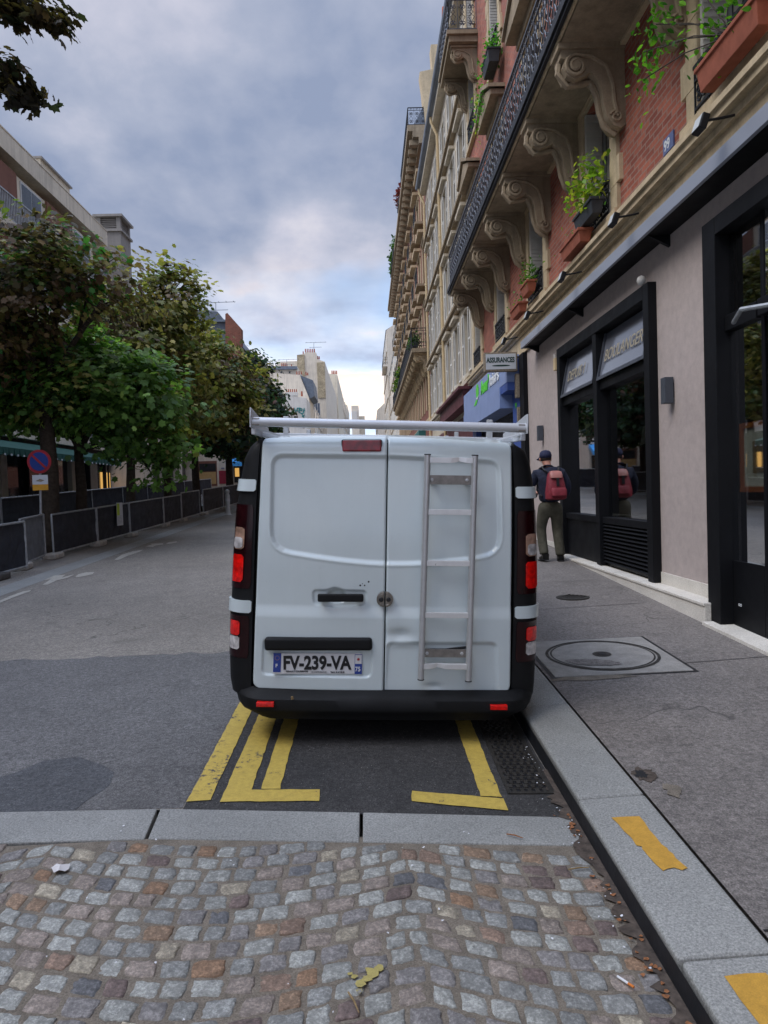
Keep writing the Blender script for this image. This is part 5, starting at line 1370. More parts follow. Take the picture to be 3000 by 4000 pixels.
# ---------------------------------------------------- planters with their plants (they stand on sills and hang from railings)
def leafcloud(mb, T, pts, n, size, spread, tones, rng, droop=.3):
    for _ in range(n):
        c = pts[rng.integers(len(pts))]; p = np.array(c)+rng.normal(0, 1, 3)*spread; s = size*rng.uniform(.6, 1.3)
        a = rng.uniform(0, 2*PI); tilt = rng.normal(0, .5); R_ = np.array(Euler((tilt, rng.normal(0, .5)+droop, a)).to_matrix())
        base = len(mb.v); sh = [(-.5, 0, 0), (-.2, .3, .03), (.25, .26, .02), (.6, 0, -.08), (.25, -.26, .02), (-.2, -.3, .03)]
        for q in sh: mb.v.append(tuple(p+R_@np.array(q)*s))
        mb.f.append(tuple(range(base, base+6))); t = tones[rng.integers(len(tones))]; k = rng.uniform(.7, 1.25); T += [tuple(x*k for x in t)]*6
def tonemesh(mb, T, name, parent, mat='leaf'):
    o = mb.build(name, mat, parent); me = o.data
    at = me.color_attributes.new('tone', 'FLOAT_COLOR', 'POINT'); at.data.foreach_set('color', np.array([(*t, 1) for t in T], dtype=np.float32).ravel()); return o
G1 = [L('#4f7f2c'), L('#6c9a35'), L('#3b6a28')]; G2 = [L('#8fae3a'), L('#b0b84a'), L('#6d9433')]; G3 = [L('#3f7a2f'), L('#5aa03a')]
def planter(label, x0, x1, y0, y1, z0, z1, mat, tones, seeds, size, n, spread=(.10, .16, .12), stems=(), up=.2, name='window_planter', cat='planter'):
    t = thing(name, label, cat, ((x0+x1)/2, (y0+y1)/2, z0))
    mb = MB(); e = .03; mb.hexa([(x0+e, y0+e, z0), (x1-e, y0+e, z0), (x1-e, y1-e, z0), (x0+e, y1-e, z0), (x0, y0, z1), (x1, y0, z1), (x1, y1, z1), (x0, y1, z1)])
    mb.box(x0-.012, x1+.012, y0-.012, y1+.012, z1-.035, z1+.004); mb.build('trough', mat, t, bevel=.006)
    rng = np.random.default_rng(seeds); mb = MB(); T = []
    cx = (x0+x1)/2; pts = [(cx, y0+(y1-y0)*k/5, z1+up*rng.uniform(.2, 1)) for k in range(6)]+list(stems)
    leafcloud(mb, T, pts, n, size, np.array(spread), tones, rng); tonemesh(mb, T, 'plant', t)
    if stems:
        mb = MB()
        for s in stems: mb.tube([(cx, (y0+y1)/2, z1), ((cx+s[0])/2, ((y0+y1)/2+s[1])/2, (z1+s[2])/2+.05), s], .006, 5)
        mb.build('stem', 'bark', t)
    return t
xp = X1-.20
planter('large terracotta planter on the nearest window sill with a long leafy branch reaching left', xp-.12, xp+.06, 5.45, 6.45, 5.20, 5.42, 'terracotta', [L('#5f9a2f'), L('#79b83c'), L('#3f7a2a')], 3, .062, 420, (.06, .2, .14),
        [(xp-.05, 6.9, 6.1), (xp-.15, 7.2, 6.3), (xp-.2, 7.0, 5.95), (xp-.2, 7.4, 6.15), (xp-.1, 6.7, 6.4), (xp-.25, 7.25, 5.8)], .5)
planter('long terracotta trough hanging in front of the black window planter', xp-.14, xp+.06, 9.95, 10.9, 5.12, 5.30, 'terracotta', G1, 4, .05, 40, (.05, .3, .06), (), .1)
planter('black planter with tall yellow green bush on the sill of the middle window', xp-.12, xp+.06, 9.45, 10.25, 5.32, 5.52, 'planter_black', G2, 5, .085, 330, (.09, .16, .16), [(xp, 9.7, 5.9), (xp, 10.0, 6.05), (xp-.05, 10.1, 5.85)], .35)
planter('terracotta planter with thin herbs on the sill of the window before the far ones', xp-.12, xp+.06, 13.2, 13.8, 5.34, 5.54, 'terracotta', G1, 6, .06, 170, (.06, .14, .1), (), .25)
planter('pinkish terracotta trough low on the sill, farther along the facade', xp-.14, xp+.04, 13.9, 14.7, 5.14, 5.32, 'terracotta', G1, 7, .05, 60, (.05, .25, .06), (), .12)
q = PX(1950, 420, 2.9)
planter('dark planter with feathery bright green plant hanging from an upper guard rail', 2.98, 3.26, 16.2, 17.0, 11.25, 11.55, 'planter_black', G3, 8, .07, 420, (.10, .25, .12), [(3.0, 17.3, 11.5), (3.0, 17.2, 11.0), (2.98, 17.3, 10.7)], .2)
planter('small trailing yellow green plant hanging below the feathery one', 3.0, 3.2, 17.9, 18.4, 10.95, 11.15, 'planter_black', G2, 9, .06, 200, (.08, .15, .22), [(3.0, 18.2, 10.7)], .1)
planter('black flower box clamped high on the balcony side above the ironwork', 2.95, 3.25, 13.9, 14.6, 11.6, 12.0, 'planter_black', G1, 10, .04, 30, (.05, .2, .05), (), .05)

# ---------------------------------------------------- cream building with white shutters
def louvre_building():
    y0, y1, x = 22.02, 36.6, 3.38
    b = thing('cream_building', 'cream plastered building with rows of white louvred shutters and two long downpipes', 'building', (x, 29, 1.1))
    cols = [23.4, 25.85, 28.3, 30.9, 33.2, 35.5]; fl = [(5.45, 2.05), (8.45, 2.0), (11.4, 1.95), (14.3, 1.75)]; w = .95
    holes = [(c-w/2, c+w/2, z, z+h) for c in cols for z, h in fl]
    wall_grid(x, y0, y1, 4.2, 16.9, holes).build('wall', 'pale_plaster', b)
    MB().box(x, x+.2, y0, y1, -.5, 4.2).build('shop_wall', 'maroon', b)
    for z, h in fl:
        f = mk_window(b, x, cols[0], z, w, h, 'louvre')
        for c in cols[1:]: place_copy(f, b, 0, c-cols[0], 0)
    for z in (4.9, 7.85, 10.85, 13.8):
        mb = MB(); mb.box(x-.16, x, y0, y1, z, z+.10); mb.box(x-.24, x, y0, y1, z+.102, z+.20); mb.build('string_course', 'dark_cream_stone' if z > 5 else 'pale_plaster', b)
    for c in cols:
        for z, h in fl[:3]:
            mb = MB(); mb.box(x-.05, x, c-.60, c+.60, z+h, z+h+.18); mb.box(x-.20, x, c-.68, c+.68, z+h+.182, z+h+.28); mb.build('window_hood', 'pale_plaster', b)
            MB().box(x-.07, x, c-.56, c+.56, z-.12, z-.004).build('window_sill', 'pale_plaster', b)
    mb = MB(); mb.box(x-.30, x, y0, y1, 16.55, 16.75); mb.build('eaves', 'pale_plaster', b)
    mb = MB(); mb.tube([(x-.38, y0, 16.93), (x-.38, y1, 16.93)], .13, 14); mb.build('gutter', 'zinc', b, smooth='auto')
    for y in (36.4, 29.5):
        mb = MB(); mb.tube([(x-.36, y, 16.9), (x-.34, y-.02, 16.6), (x-.12, y, 16.1), (x-.12, y, .8)], .055, 12)
        for z in range(2, 16, 2): mb.tube([(x-.12, y, z), (x-.12, y, z+.08)], .07, 12)
        mb.build('downpipe', 'copper_gutter', b, smooth='auto')
    mb = MB(); mb.prism([(x-.1, y0+.02, 16.93), (x+1.3, y0+.02, 19.3), (x+8, y0+.02, 20.0), (x+8, y0+.02, 16.93)], (0, y1-y0-.04, 0)); mb.build('roof', 'zinc', b)
    mb = MB(); mb.box(x-.35, x-.02, 22.2, 29.2, 4.35, 4.80); mb.build('fascia', 'maroon', b); mb = MB(); mb.box(x-.5, x-.02, 22.1, 29.4, 4.802, 4.89); mb.build('fascia_cornice', 'maroon', b)
louvre_building()
# ---------------------------------------------------- farther brick and stone building with balconies
def far_brick():
    y0, y1, x = 36.62, 73.0, 3.38
    b = thing('stone_building', 'far brick and stone building with heavy cornice, small balconies and planted long balcony', 'building', (x, 50, 1.8))
    cols = [38.4+2.95*k for k in range(12)]; fl = [(6.0, 2.2), (9.2, 2.4), (12.6, 2.2), (15.8, 2.1)]; w = 1.1
    holes = [(c-w/2, c+w/2, z, z+h) for c in cols for z, h in fl]
    wall_grid(x, y0, y1, .8, 19.2, holes).build('wall', 'far_brick', b)
    for z, h in fl:
        f = mk_window(b, x, cols[0], z, w, h, 'curtain')
        for c in cols[1:]: place_copy(f, b, 0, c-cols[0], 0)
    for c in cols:
        mb = MB()
        for z, h in fl:
            for s in (-1, 1): mb.box(x-.05, x, min(c+s*.55, c+s*.85), max(c+s*.55, c+s*.85), z, z+h)
            mb.box(x-.10, x, c-.9, c+.9, z+h, z+h+.25); mb.box(x-.38, x, c-.95, c+.95, z+h+.252, z+h+.40)
        mb.build('stone_surround', 'cream_stone', b)
    for zb in (12.5, 15.7):
        f = None
        for c in cols:
            mb = MB(); mb.box(x-.5, x, c-.8, c+.8, zb-.16, zb-.04); 
            if f is None: f = mb.build('balcony', 'dark_cream_stone', b); rp = rail_panel(1.6, .8).build('railing', 'dark_iron', f, world=False); rp.location = Vector((x-.47, c-.8, zb-.04))-org(b); c0 = c
            else: place_copy(f, b, 0, c-c0, 0)
    for (z, ya, yb, dpt) in ((8.75, y0+.1, 64.0, .92),):
        mb = MB(); mb.box(x-dpt, x, ya, yb, z, z+.2); lb = mb.build('long_balcony', 'dark_cream_stone', b)
        mb = MB(); mb.box(x-dpt-.03, x-dpt+.02, ya, yb, z+.202, z+.26); mb.build('edge', 'dark_iron', lb)
        rail(b, ya, yb, x-dpt+.03, z+.26, .95, 2.2, 'dark_iron'); o = rail_panel(.85, .95).build('railing', 'dark_iron', b, world=False); o.rotation_euler = (0, 0, -PI/2); o.location = Vector((x-dpt+.03, ya, z+.26))-org(b)
        f = None; y = ya+.5
        while y < yb:
            if f is None: f = bracket_mb(x, y, z-.06, .9).build('bracket', 'cream_stone', b, smooth='auto'); yf = y
            else: o = f.copy(); COL.objects.link(o); o.parent = b; o.location = (0, y-yf, 0)
            y += 1.475
    mb = MB()
    for (d, za, zb) in ((.25, 19.2, 19.5), (.55, 19.502, 19.8), (.80, 19.802, 20.1)): mb.box(x-d, x+.2, y0, y1, za, zb)
    mb.build('cornice', 'dark_cream_stone', b)
    y = y0+1.3; fm = MB().box(x-.70, x-.252, y0+.3, y0+.6, 19.25, 19.498).build('modillion', 'dark_cream_stone', b)
    while y < y1: o = fm.copy(); COL.objects.link(o); o.parent = b; o.location = (0, y-y0-.3, 0); y += 1.0
    mb = MB(); mb.prism([(x-.5, y0+.1, 20.12), (x+.9, y0+.1, 22.6), (x+8, y0+.1, 23.4), (x+8, y0+.1, 20.12)], (0, y1-y0-.2, 0)); mb.build('roof', 'zinc', b)
    rail(b, y0+.1, y0+8, x-.75, 20.1, .9, 2.2, 'dark_iron'); o = rail_panel(.9, .9).build('railing', 'dark_iron', b, world=False); o.rotation_euler = (0, 0, -PI/2); o.location = Vector((x-.75, y0+.1, 20.1))-org(b)
    pts = [(150, 310), (205, 298), (198, 192), (252, 190), (262, 78), (300, 70), (330, 200), (330, 640), (170, 640), (160, 380)]
    P_ = [PY(1500+.904*a, .904*c, y0+.02) for a, c in pts]
    mb = MB(); mb.prism([(p.x+.05, p.y, p.z) for p in P_[:7]]+[(x+6, y0+.02, P_[6].z), (x+6, y0+.02, 16), (P_[8].x+.3, y0+.02, 17.5)]+[(P_[9].x+.05, P_[9].y, P_[9].z)], (0, .8, 0)); mb.build('gable', 'cream_stone', b)
    mb = MB(); 
    for a in (262, 275, 288): p = PY(1500+.904*a, .904*74, y0+.3); mb.lathe([(.14, 0), (.11, .55)], (p.x, y0+.4, p.z), 10)
    mb.build('chimney_pots', 'pot_orange', b)
    MB().box(x-.12, x, y0, y1, 5.2, 5.45).build('string_course', 'cream_stone', b)
    MB().box(x-.4, x, y0+4, y0+10, 4.4, 5.1).build('fascia', 'teal', b)
    return b
far_brick()
def greens(label, box, n, size, tones, seed, name='balcony_plant'):
    rng = np.random.default_rng(seed); mb = MB(); T = []; x0, x1, y0, y1, z0, z1 = box
    pts = [(rng.uniform(x0, x1), rng.uniform(y0, y1), rng.uniform(z0, z1)) for _ in range(12)]
    t = thing(name, label, 'plant', ((x0+x1)/2, (y0+y1)/2, z0)); leafcloud(mb, T, pts, n, size, np.array([.12, .4, .15]), tones, rng); tonemesh(mb, T, 'foliage', t)
    MB().box((x0+x1)/2-.12, (x0+x1)/2+.12, y0, y1, z0-.25, z0).build('trough', 'planter_black', t)
DG = [L('#3c5a2c'), L('#4f6f33'), L('#2c4424')]
greens('green hedge in a trough at the near end of the far long balcony', (2.55, 2.75, 37.0, 40.5, 9.3, 9.6), 600, .13, DG, 21)
greens('bushy plants spilling over the far long balcony farther along', (2.45, 2.6, 50, 58, 9.5, 10.3), 900, .22, DG+[L('#7c8c3c')], 22)
greens('plants trailing from the roof edge of the far stone building', (2.55, 2.7, 55, 62, 20.2, 20.9), 700, .25, DG, 23)
greens('reddish flowers at the roof edge of the far stone building', (2.6, 2.7, 46, 48, 20.3, 21.0), 200, .2, [L('#7c3035'), L('#5d2a2c')], 24)
# ---------------------------------------------------- blocks closing the right side of the street
def block(name, label, x0, x1, y0, y1, z0, z1, mat, face, cols, rows, ww, wh, side=1, roof='zinc', roofh=0, cat='building', chim=0, gable=None, wmat='dark_pane', balc=False, win_y=True):
    """distant house: walls, roof, one part per window on the street side"""
    b = thing(name, label, cat, ((x0+x1)/2, (y0+y1)/2, z0))
    MB().box(x0, x1, y0, y1, z0-2, z1).build('wall', mat, b)
    if roofh:
        i = min(2.2, (x1-x0)*.3)
        mb = MB(); fx = x0 if side > 0 else x1; bk_ = x1 if side > 0 else x0; s = 1 if side > 0 else -1
        mb.prism([(fx-s*.1, y0+.15, z1+.01), (fx+s*1.2, y0+.15, z1+roofh*.8), (fx+s*2.6, y0+.15, z1+roofh), (bk_, y0+.15, z1+roofh), (bk_, y0+.15, z1+.01)], (0, y1-y0-.3, 0)); mb.build('roof', roof, b)
        MB().prism([(fx+s*.05, y0, z1), (fx+s*1.25, y0, z1+roofh*.85), (fx+s*2.6, y0, z1+roofh+.25), (bk_, y0, z1+roofh+.25), (bk_, y0, z1)], (0, .3, 0)).build('party_wall', mat, b)
    X = x0 if side > 0 else x1; s = -1 if side > 0 else 1
    proto = None
    for r_ in range(rows):
        z = z1-(r_+1)*((z1-z0)/(rows+.4))+.5
        for c in range(cols):
            y = y0+(y1-y0)*(c+.5)/cols
            if proto is None:
                mb = MB(); mb.box(min(X, X+s*.06), max(X, X+s*.06), y-ww/2, y+ww/2, z, z+wh); proto = mb.build('window', 'shutter_white' , b)
                mb = MB(); mb.box(min(X+s*.061, X+s*.08), max(X+s*.061, X+s*.08), y-ww*.28, y+ww*.28, z+.1, z+wh-.1); mb.build('pane', wmat, proto); pz, py_ = z, y
            else: place_copy(proto, b, 0, y-py_, z-pz)
        MB().box(min(X, X+s*.12), max(X, X+s*.12), y0, y1, z-.35, z-.22).build('string_course', mat, b)
    if chim:
        for k in range(chim):
            cx = x0+(x1-x0)*(.25+.5*k/max(1, chim-1)) if chim > 1 else (x0+x1)/2
            st = MB().box(cx-.9, cx+.9, y0+.02, y0+.8, z1, z1+roofh+1.1).build('chimney', mat, b)
            mb = MB()
            for j in range(5): mb.lathe([(.16, 0), (.12, .7)], (cx-.7+.35*j, y0+.4, z1+roofh+1.1), 8)
            mb.build('chimney_pots', 'pot_orange', st)
    return b
bb_ = block('corner_building', 'tall narrow cream building beyond the far brick one, with a small high balcony', 3.2, 12, 98, 118, 3.6, 23.5, 'warm_white', None, 4, 6, 1.3, 2.0, 1, 'zinc', 1.0)
mb = MB(); mb.box(2.6, 3.2, 98, 106, 18.6, 18.85); mb.build('balcony', 'warm_white', bb_); rail(bb_, 98, 106, 2.65, 18.85, 1.0, 2.6, 'dark_iron')
o = rail_panel(.6, 1.0).build('railing', 'dark_iron', bb_, world=False); o.rotation_euler = (0, 0, -PI/2); o.location = Vector((2.65, 98, 18.85))-org(bb_)
block('row_building', 'plain pale building between the far brick building and the tall narrow one', 3.4, 12, 73.2, 97.8, 2.6, 17.0, 'warm_white', None, 6, 5, 1.3, 2.0, 1, 'zinc', 1.5)
block('end_building', 'low pale building at the far end on the right side of the street', 2.6, 14, 150, 190, 5.5, 18.5, 'warm_white', None, 8, 4, 1.6, 2.2, 1, 'zinc', 1.5)
# ================================================================== left side of the street
LX = -13.0
def left_building():
    y0, y1, x = -16.0, 37.5, LX
    b = thing('apartment_block', 'modern beige block with grey railing bands and brown panels behind the trees', 'building', (x, 20, .8))
    zt = 15.45
    fls = [4.6, 7.15, 9.7, 12.25]
    def bx(xa, xb, ya, yb, za, zb): mbx.box(min(xa, xb), max(xa, xb), ya, yb, za, zb)
    mbx = MB(); bx(x-9, x-1.0, y0, y1, -1.5, zt-.1); mbx.build('core', 'beige_concrete', b)
    mbx = MB(); bx(x-9, x+.05, y0, y1, zt-.75, zt); bx(x-9, x+.07, y0, y1, zt+.002, zt+.05); mbx.build('parapet', 'beige_concrete', b)
    for z in fls:
        mbx = MB(); bx(x-1.1, x+.05, y0, y1, z-.45, z); mbx.build('floor_band', 'beige_concrete', b)
        mbx = MB(); y = y0
        while y < y1: bx(x+.0, x+.03, y, y+.05, z+.05, z+.92); y += .125
        bx(x-.01, x+.05, y0, y1, z+.92, z+.98); bx(x-.01, x+.04, y0, y1, z+.002, z+.05)
        mbx.build('railing', 'galv', b)
        # wall behind: alternating brown panels, beige piers and windows
        k = 0; y = y0
        while y < y1-.5:
            ye = min(y+2.6, y1)
            mat = ('brown_panel', 'beige_concrete', 'brown_panel', 'pale_cream')[k % 4]
            if k % 4 in (0, 2): MB().box(x-1.0, x-.10, y, ye, z+.002, z+2.09).build('wall_panel', mat, b)
            else:
                MB().box(x-1.0, x-.18, y, ye, z+.002, z+2.09).build('wall_panel', mat, b)
                f = MB().box(x-.18, x-.14, y+.4, ye-.4, z+.5, z+2.0).build('window', 'window_white', b)
                mb = MB(); mb.box(x-.139, x-.13, y+.48, (y+ye)/2-.03, z+.58, z+1.92); mb.box(x-.139, x-.13, (y+ye)/2+.03, ye-.48, z+.58, z+1.92); mb.build('pane', 'dark_pane', f)
            y = ye; k += 1
    # rooftop boxes
    MB().box(x-5, x-.5, 31.3, 34.3, zt+.06, zt+.88).build('roof_box', 'beige_concrete', b); MB().box(x-5.1, x-.4, 31.2, 34.4, zt+.882, zt+.96).build('roof_box_lid', 'grey_concrete', b)
    p = PY(376, 960, 39.0)
    # ground floor: dark shopfront with glazing
    MB().box(x-1.0, x-.2, y0, y1, -1, 1.0).build('shop_base', 'black_frame', b)
    MB().box(x-1.0, x-.15, y0, y1, 3.5, 4.14).build('shop_fascia', 'black_frame', b)
    mb = MB(); mb.quad((x-.3, y0, 1.0), (x-.3, y1, 1.0), (x-.3, y1, 3.5), (x-.3, y0, 3.5)); mb.build('shop_glazing', 'dark_pane', b)
    for i in range(26):
        y = y0+1+i*2.05; wd = (.10, .10, .45)[i % 3]
        MB().box(x-.3, x-.10, y, y+wd, 1.0, 3.5).build('shop_mullion' if wd < .2 else 'shop_pier', 'black_frame' if wd < .2 else 'pale_plaster', b)
    for (ya, yb) in ((36.0, 37.3),): MB().box(x-.28, x-.26, ya, yb, 1.6, 3.1).build('lit_window', 'lit_window', b)
    return b
left_building()
chim = thing('chimney_tower', 'grey concrete chimney tower with louvred cap on the left roofs', 'chimney', (-14.2, 39, 12))
q0, q1 = PY(382, 985, 38.6), PY(474, 985, 38.6); zz0 = PY(430, 905, 38.6).z; zz1 = PY(430, 842, 38.6).z
MB().box(q0.x, q1.x, 38.6, 40.2, 9, zz0).build('shaft', 'grey_concrete', chim)
MB().box(q0.x-.1, q1.x+.1, 38.5, 40.3, zz0+.002, zz0+.12).build('collar', 'grey_concrete', chim)
mb = MB()
for (xx, yy) in ((q0.x, 38.6), (q1.x-.2, 38.6), (q0.x, 40.0), (q1.x-.2, 40.0)): mb.box(xx, xx+.2, yy, yy+.2, zz0+.12, zz1-.08)
mb.build('cap_post', 'grey_concrete', chim); mb = MB()
for k in range(6): z = zz0+.16+k*(zz1-zz0-.25)/6; mb.box(q0.x+.08, q1.x-.08, 38.68, 40.12, z, z+.05)
mb.build('louvre', 'grey_concrete', chim); MB().box(q0.x-.15, q1.x+.15, 38.45, 40.35, zz1-.08, zz1+.04).build('lid', 'grey_concrete', chim)
# green awning of the cafe
aw = thing('green_awning', 'long dark green cafe awning with white scalloped edge under the left block', 'awning', (-12.5, 20, 3.6))
mb = MB(); mb.hexa([(LX-.1, 8, 3.95), (LX-.1, 33.5, 3.95), (-11.4, 33.5, 3.45), (-11.4, 8, 3.45), (LX-.1, 8, 4.0), (LX-.1, 33.5, 4.0), (-11.4, 33.5, 3.50), (-11.4, 8, 3.50)]); mb.build('canopy', 'awning_green', aw)
mb = MB(); y = 8.0
while y < 33.4: mb.prism([(-11.39, y, 3.48), (-11.39, y+.34, 3.48), (-11.39, y+.32, 3.28), (-11.39, y+.17, 3.22), (-11.39, y+.02, 3.28)], (.02, 0, 0)); y += .36
mb.build('valance', 'awning_green', aw)
mb = MB()
for k in range(60): mb.box(-11.37, -11.36, 8.1+k*.42, 8.2+k*.42, 3.24, 3.30)
mb.build('trim_light', 'sign_white', aw)
for y in (10, 15.5, 21, 26.5, 32): MB().tube([(-11.45, y, 3.45), (-11.45, y, .7)], .04, 8).build('post', 'black_metal', aw)

# arcade building: arches on the street
def arcade():
    x, y0, y1 = -11.3, 37.6, 47.0
    b = thing('arcade_building', 'cream building with dark ground floor arches beyond the left block', 'building', (x, 42, 1.6))
    mb = MB(); zt = 11.6; za = 3.5
    arches = [(38.3, 40.6), (41.2, 43.5), (44.1, 46.4)]
    ys = y0
    for a, c in arches:
        mb.quad((x, ys, -1), (x, a, -1), (x, a, zt), (x, ys, zt)); n = 12; r_ = (c-a)/2; m_ = (a+c)/2
        for k in range(n):
            t0, t1 = PI-PI*k/n, PI-PI*(k+1)/n; p = (m_+r_*math.cos(t0), za+r_*math.sin(t0)); q = (m_+r_*math.cos(t1), za+r_*math.sin(t1))
            mb.quad((x, p[0], p[1]), (x, q[0], q[1]), (x, q[0], zt), (x, p[0], zt)); mb.quad((x, p[0], p[1]), (x, q[0], q[1]), (x-.4, q[0], q[1]), (x-.4, p[0], p[1]))
        mb.quad((x, a, -1), (x, a, za), (x-.4, a, za), (x-.4, a, -1)); mb.quad((x, c, -1), (x, c, za), (x-.4, c, za), (x-.4, c, -1)); ys = c
    mb.quad((x, ys, -1), (x, y1, -1), (x, y1, zt), (x, ys, zt)); mb.quad((x, y0, -1), (x-8, y0, -1), (x-8, y0, zt), (x, y0, zt)); mb.quad((x, y0, zt), (x, y1, zt), (x-8, y1, zt), (x-8, y0, zt)); mb.build('wall', 'warm_white', b)
    for i, (a, c) in enumerate(arches):
        mb = MB(); mb.box(x-.45, x-.38, a-.1, c+.1, 1, 5); mb.build('shop_glazing', 'dark_pane' if i else 'dark_pane', b)
        MB().box(x-.38, x-.34, a, c, 1, 2.4+.3*i).build('shutter', 'maroon' if i != 1 else 'plate_blue', b)
    for z in (6.2, 8.8):
        for y in (39.4, 42.3, 45.2):
            f = MB().box(x, x+.05, y-.55, y+.55, z, z+1.7).build('window', 'shutter_white', b); MB().box(x+.051, x+.06, y-.42, y+.42, z+.1, z+1.6).build('pane', 'dark_pane', f)
    mb = MB(); mb.box(x-.2, x+.15, y0, y1, 5.3, 5.5); mb.box(x-.2, x+.3, y0, y1, zt-.2, zt+.1); mb.build('string_course', 'warm_white', b)
arcade()
# corner building facing the viewer with garage, red door and blue awning; brick fin on its roof
def corner_house():
    yF = 47.05
    b = thing('corner_house', 'cream house with tan garage panel, red door and brick party wall on top', 'building', (-9.5, yF, 1.8))
    xr = -7.9; zt = 11.3; z0 = 1.75
    MB().box(-16, xr, yF, 62, -1, zt).build('wall', 'warm_white', b)
    def at47(u, v): return PY(u, v, yF-.03)
    def rect(name, u0, u1, v0, v1, mat, d=.06):
        a, c = at47(u0, v1), at47(u1, v0); return MB().box(a.x, c.x, yF-d, yF-.004, a.z, c.z).build(name, mat, b)
    rect('garage_surround', 776, 846, 1800, 1900, 'brown_panel', .05); rect('garage_opening', 780, 843, 1810, 1842, 'ink', .08); rect('garage_panel', 780, 843, 1843, 1892, 'tan_panel', .08)
    rect('red_door', 857, 886, 1838, 1890, 'door_red', .06); rect('street_name_plate', 864, 876, 1827, 1831, 'enamel_blue', .04)
    rect('shop_window', 916, 950, 1822, 1885, 'ink', .06); rect('lit_display', 919, 934, 1828, 1862, 'lit_window', .09)
    a = at47(890, 1778); c = at47(948, 1822)
    mb = MB(); mb.hexa([(a.x, yF-.9, c.z), (xr, yF-.9, c.z), (xr, yF, a.z-.2), (a.x, yF, a.z-.2), (a.x, yF-.9, c.z+.25), (xr, yF-.9, c.z+.25), (xr, yF, a.z), (a.x, yF, a.z)]); mb.build('blue_awning', 'awning_blue', b)
    for u in (800, 850, 905):
        for v in (1600, 1700):
            f = rect('window', u, u+20, v, v+50, 'shutter_white', .05); p, q = at47(u+3, v+47), at47(u+17, v+3); MB().box(p.x, q.x, yF-.07, yF-.051, p.z, q.z).build('pane', 'dark_pane', f)
    for k in range(4):
        for z in (4.2, 6.9, 9.2): MB().box(xr, xr+.05, 49+k*3.3, 50.1+k*3.3, z, z+1.6).build('window', 'shutter_white', b)
    mb = MB(); mb.prism([(xr+.1, yF+.1, zt), (xr-1.5, yF+.1, zt+2.4), (-14, yF+.1, zt+2.9), (-14, yF+.1, zt)], (0, 14, 0)); mb.build('roof', 'slate', b)
    P_ = [PY(u, v, 46.9) for u, v in ((880, 1226), (888, 1222), (943, 1284), (945, 1500), (880, 1500))]
    mb = MB(); mb.prism([tuple(p) for p in P_], (0, .6, 0)); mb.build('party_wall', 'far_brick', b)
    P_ = [PY(u, v, 48.0) for u, v in ((808, 1262), (882, 1262), (882, 1420), (808, 1420))]; mb = MB(); mb.prism([tuple(p) for p in P_], (0, 2.0, 0)); d = mb.build('dormer', 'zinc', b)
    P_ = [PY(u, v, 47.95) for u, v in ((840, 1275), (862, 1275), (862, 1320), (840, 1320))]; mb = MB(); mb.prism([tuple(p) for p in P_], (0, .04, 0)); mb.build('dormer_window', 'window_white', d)
    P_ = [PY(u, v, 46.95) for u, v in ((806, 1250), (880, 1248), (880, 1256), (806, 1258))]; mb = MB(); mb.prism([tuple(p) for p in P_], (0, 2.6, 0)); mb.build('roof_edge', 'zinc', b)
corner_house()
def antenna(u, v0, v1, y, label, k=1.0):
    a, c = PY(u, v1, y), PY(u, v0, y); t = thing('roof_antenna', label, 'antenna', a); h = c.z-a.z
    MB().tube([a, c], .02*k, 6).build('mast', 'iron', t); mb = MB()
    mb.tube([c+Vector((-.9*k, 0, 0)), c+Vector((1.3*k, 0, .02))], .018*k, 5); mb.tube([c+Vector((-.5*k, 0, -.5*k)), c+Vector((.8*k, 0, -.5*k))], .018*k, 5)
    for i in range(5): x = -.8+i*.5; mb.tube([c+Vector((x*k, -.25*k, .02)), c+Vector((x*k, .25*k, .05))], .014*k, 4)
    mb.build('aerial', 'iron', t)
antenna(843, 1182, 1262, 48.5, 'tall roof antenna beside the brick party wall')
antenna(1226, 1338, 1375, 130, 'roof antenna on the tall pale building in the middle distance', 1.7)
antenna(1120, 1405, 1440, 100, 'small roof antenna left of the tall chimney walls', 1.3)

# ---- distant houses on the left, facades at x = -8
def zf(u, v): return 700+u/1.843, 1050+v/1.843
def gable(name, label, pts, y, depth, mat, extra=None):
    b = thing(name, label, 'building', (PY(*zf(*pts[0]), y).x, y, .037*y)); P_ = [PY(*zf(*p), y) for p in pts]
    lo = .037*y-2
    P_ = [(p.x, y, p.z) for p in P_]; P_ = [(P_[-1][0], y, lo)]+[(P_[0][0], y, lo)]+P_
    mb = MB(); mb.prism(P_, (0, depth, 0)); mb.build('wall', mat, b); return b
def side_windows(b, x, y0, y1, z0, z1, cols, rows, ww, wh, mat='shutter_grey', band='warm_white'):
    pr = None
    for r_ in range(rows):
        z = z0+(z1-z0)*(r_+.25)/rows
        MB().box(x, x+.15, y0, y1, z-.45, z-.25).build('string_course', band, b)
        for c in range(cols):
            y = y0+(y1-y0)*(c+.5)/cols
            if pr is None: pr = MB().box(x, x+.08, y-ww/2, y+ww/2, z, z+wh).build('window', mat, b); MB().box(x+.081, x+.10, y-ww*.25, y+ww*.25, z+.1, z+wh-.1).build('pane', 'dark_pane', pr); p0_ = (y, z)
            else: place_copy(pr, b, 0, y-p0_[0], z-p0_[1])
def pots(b, pts, y, mat='pot_orange'):
    for (u, v, h, w_) in pts:
        p = PY(*zf(u, v), y); k = y/2800/1.843; mb = MB(); mb.lathe([(w_*k*.5, 0), (w_*k*.38, h*k)], (p.x, y+.3, p.z), 8); mb.build('chimney_pot', mat, b)
def stack(b, u0, u1, v0, v1, y, d, mat): a, c = PY(*zf(u0, v1), y), PY(*zf(u1, v0), y); return MB().box(a.x, c.x, y, y+d, a.z, c.z).build('chimney', mat, b)
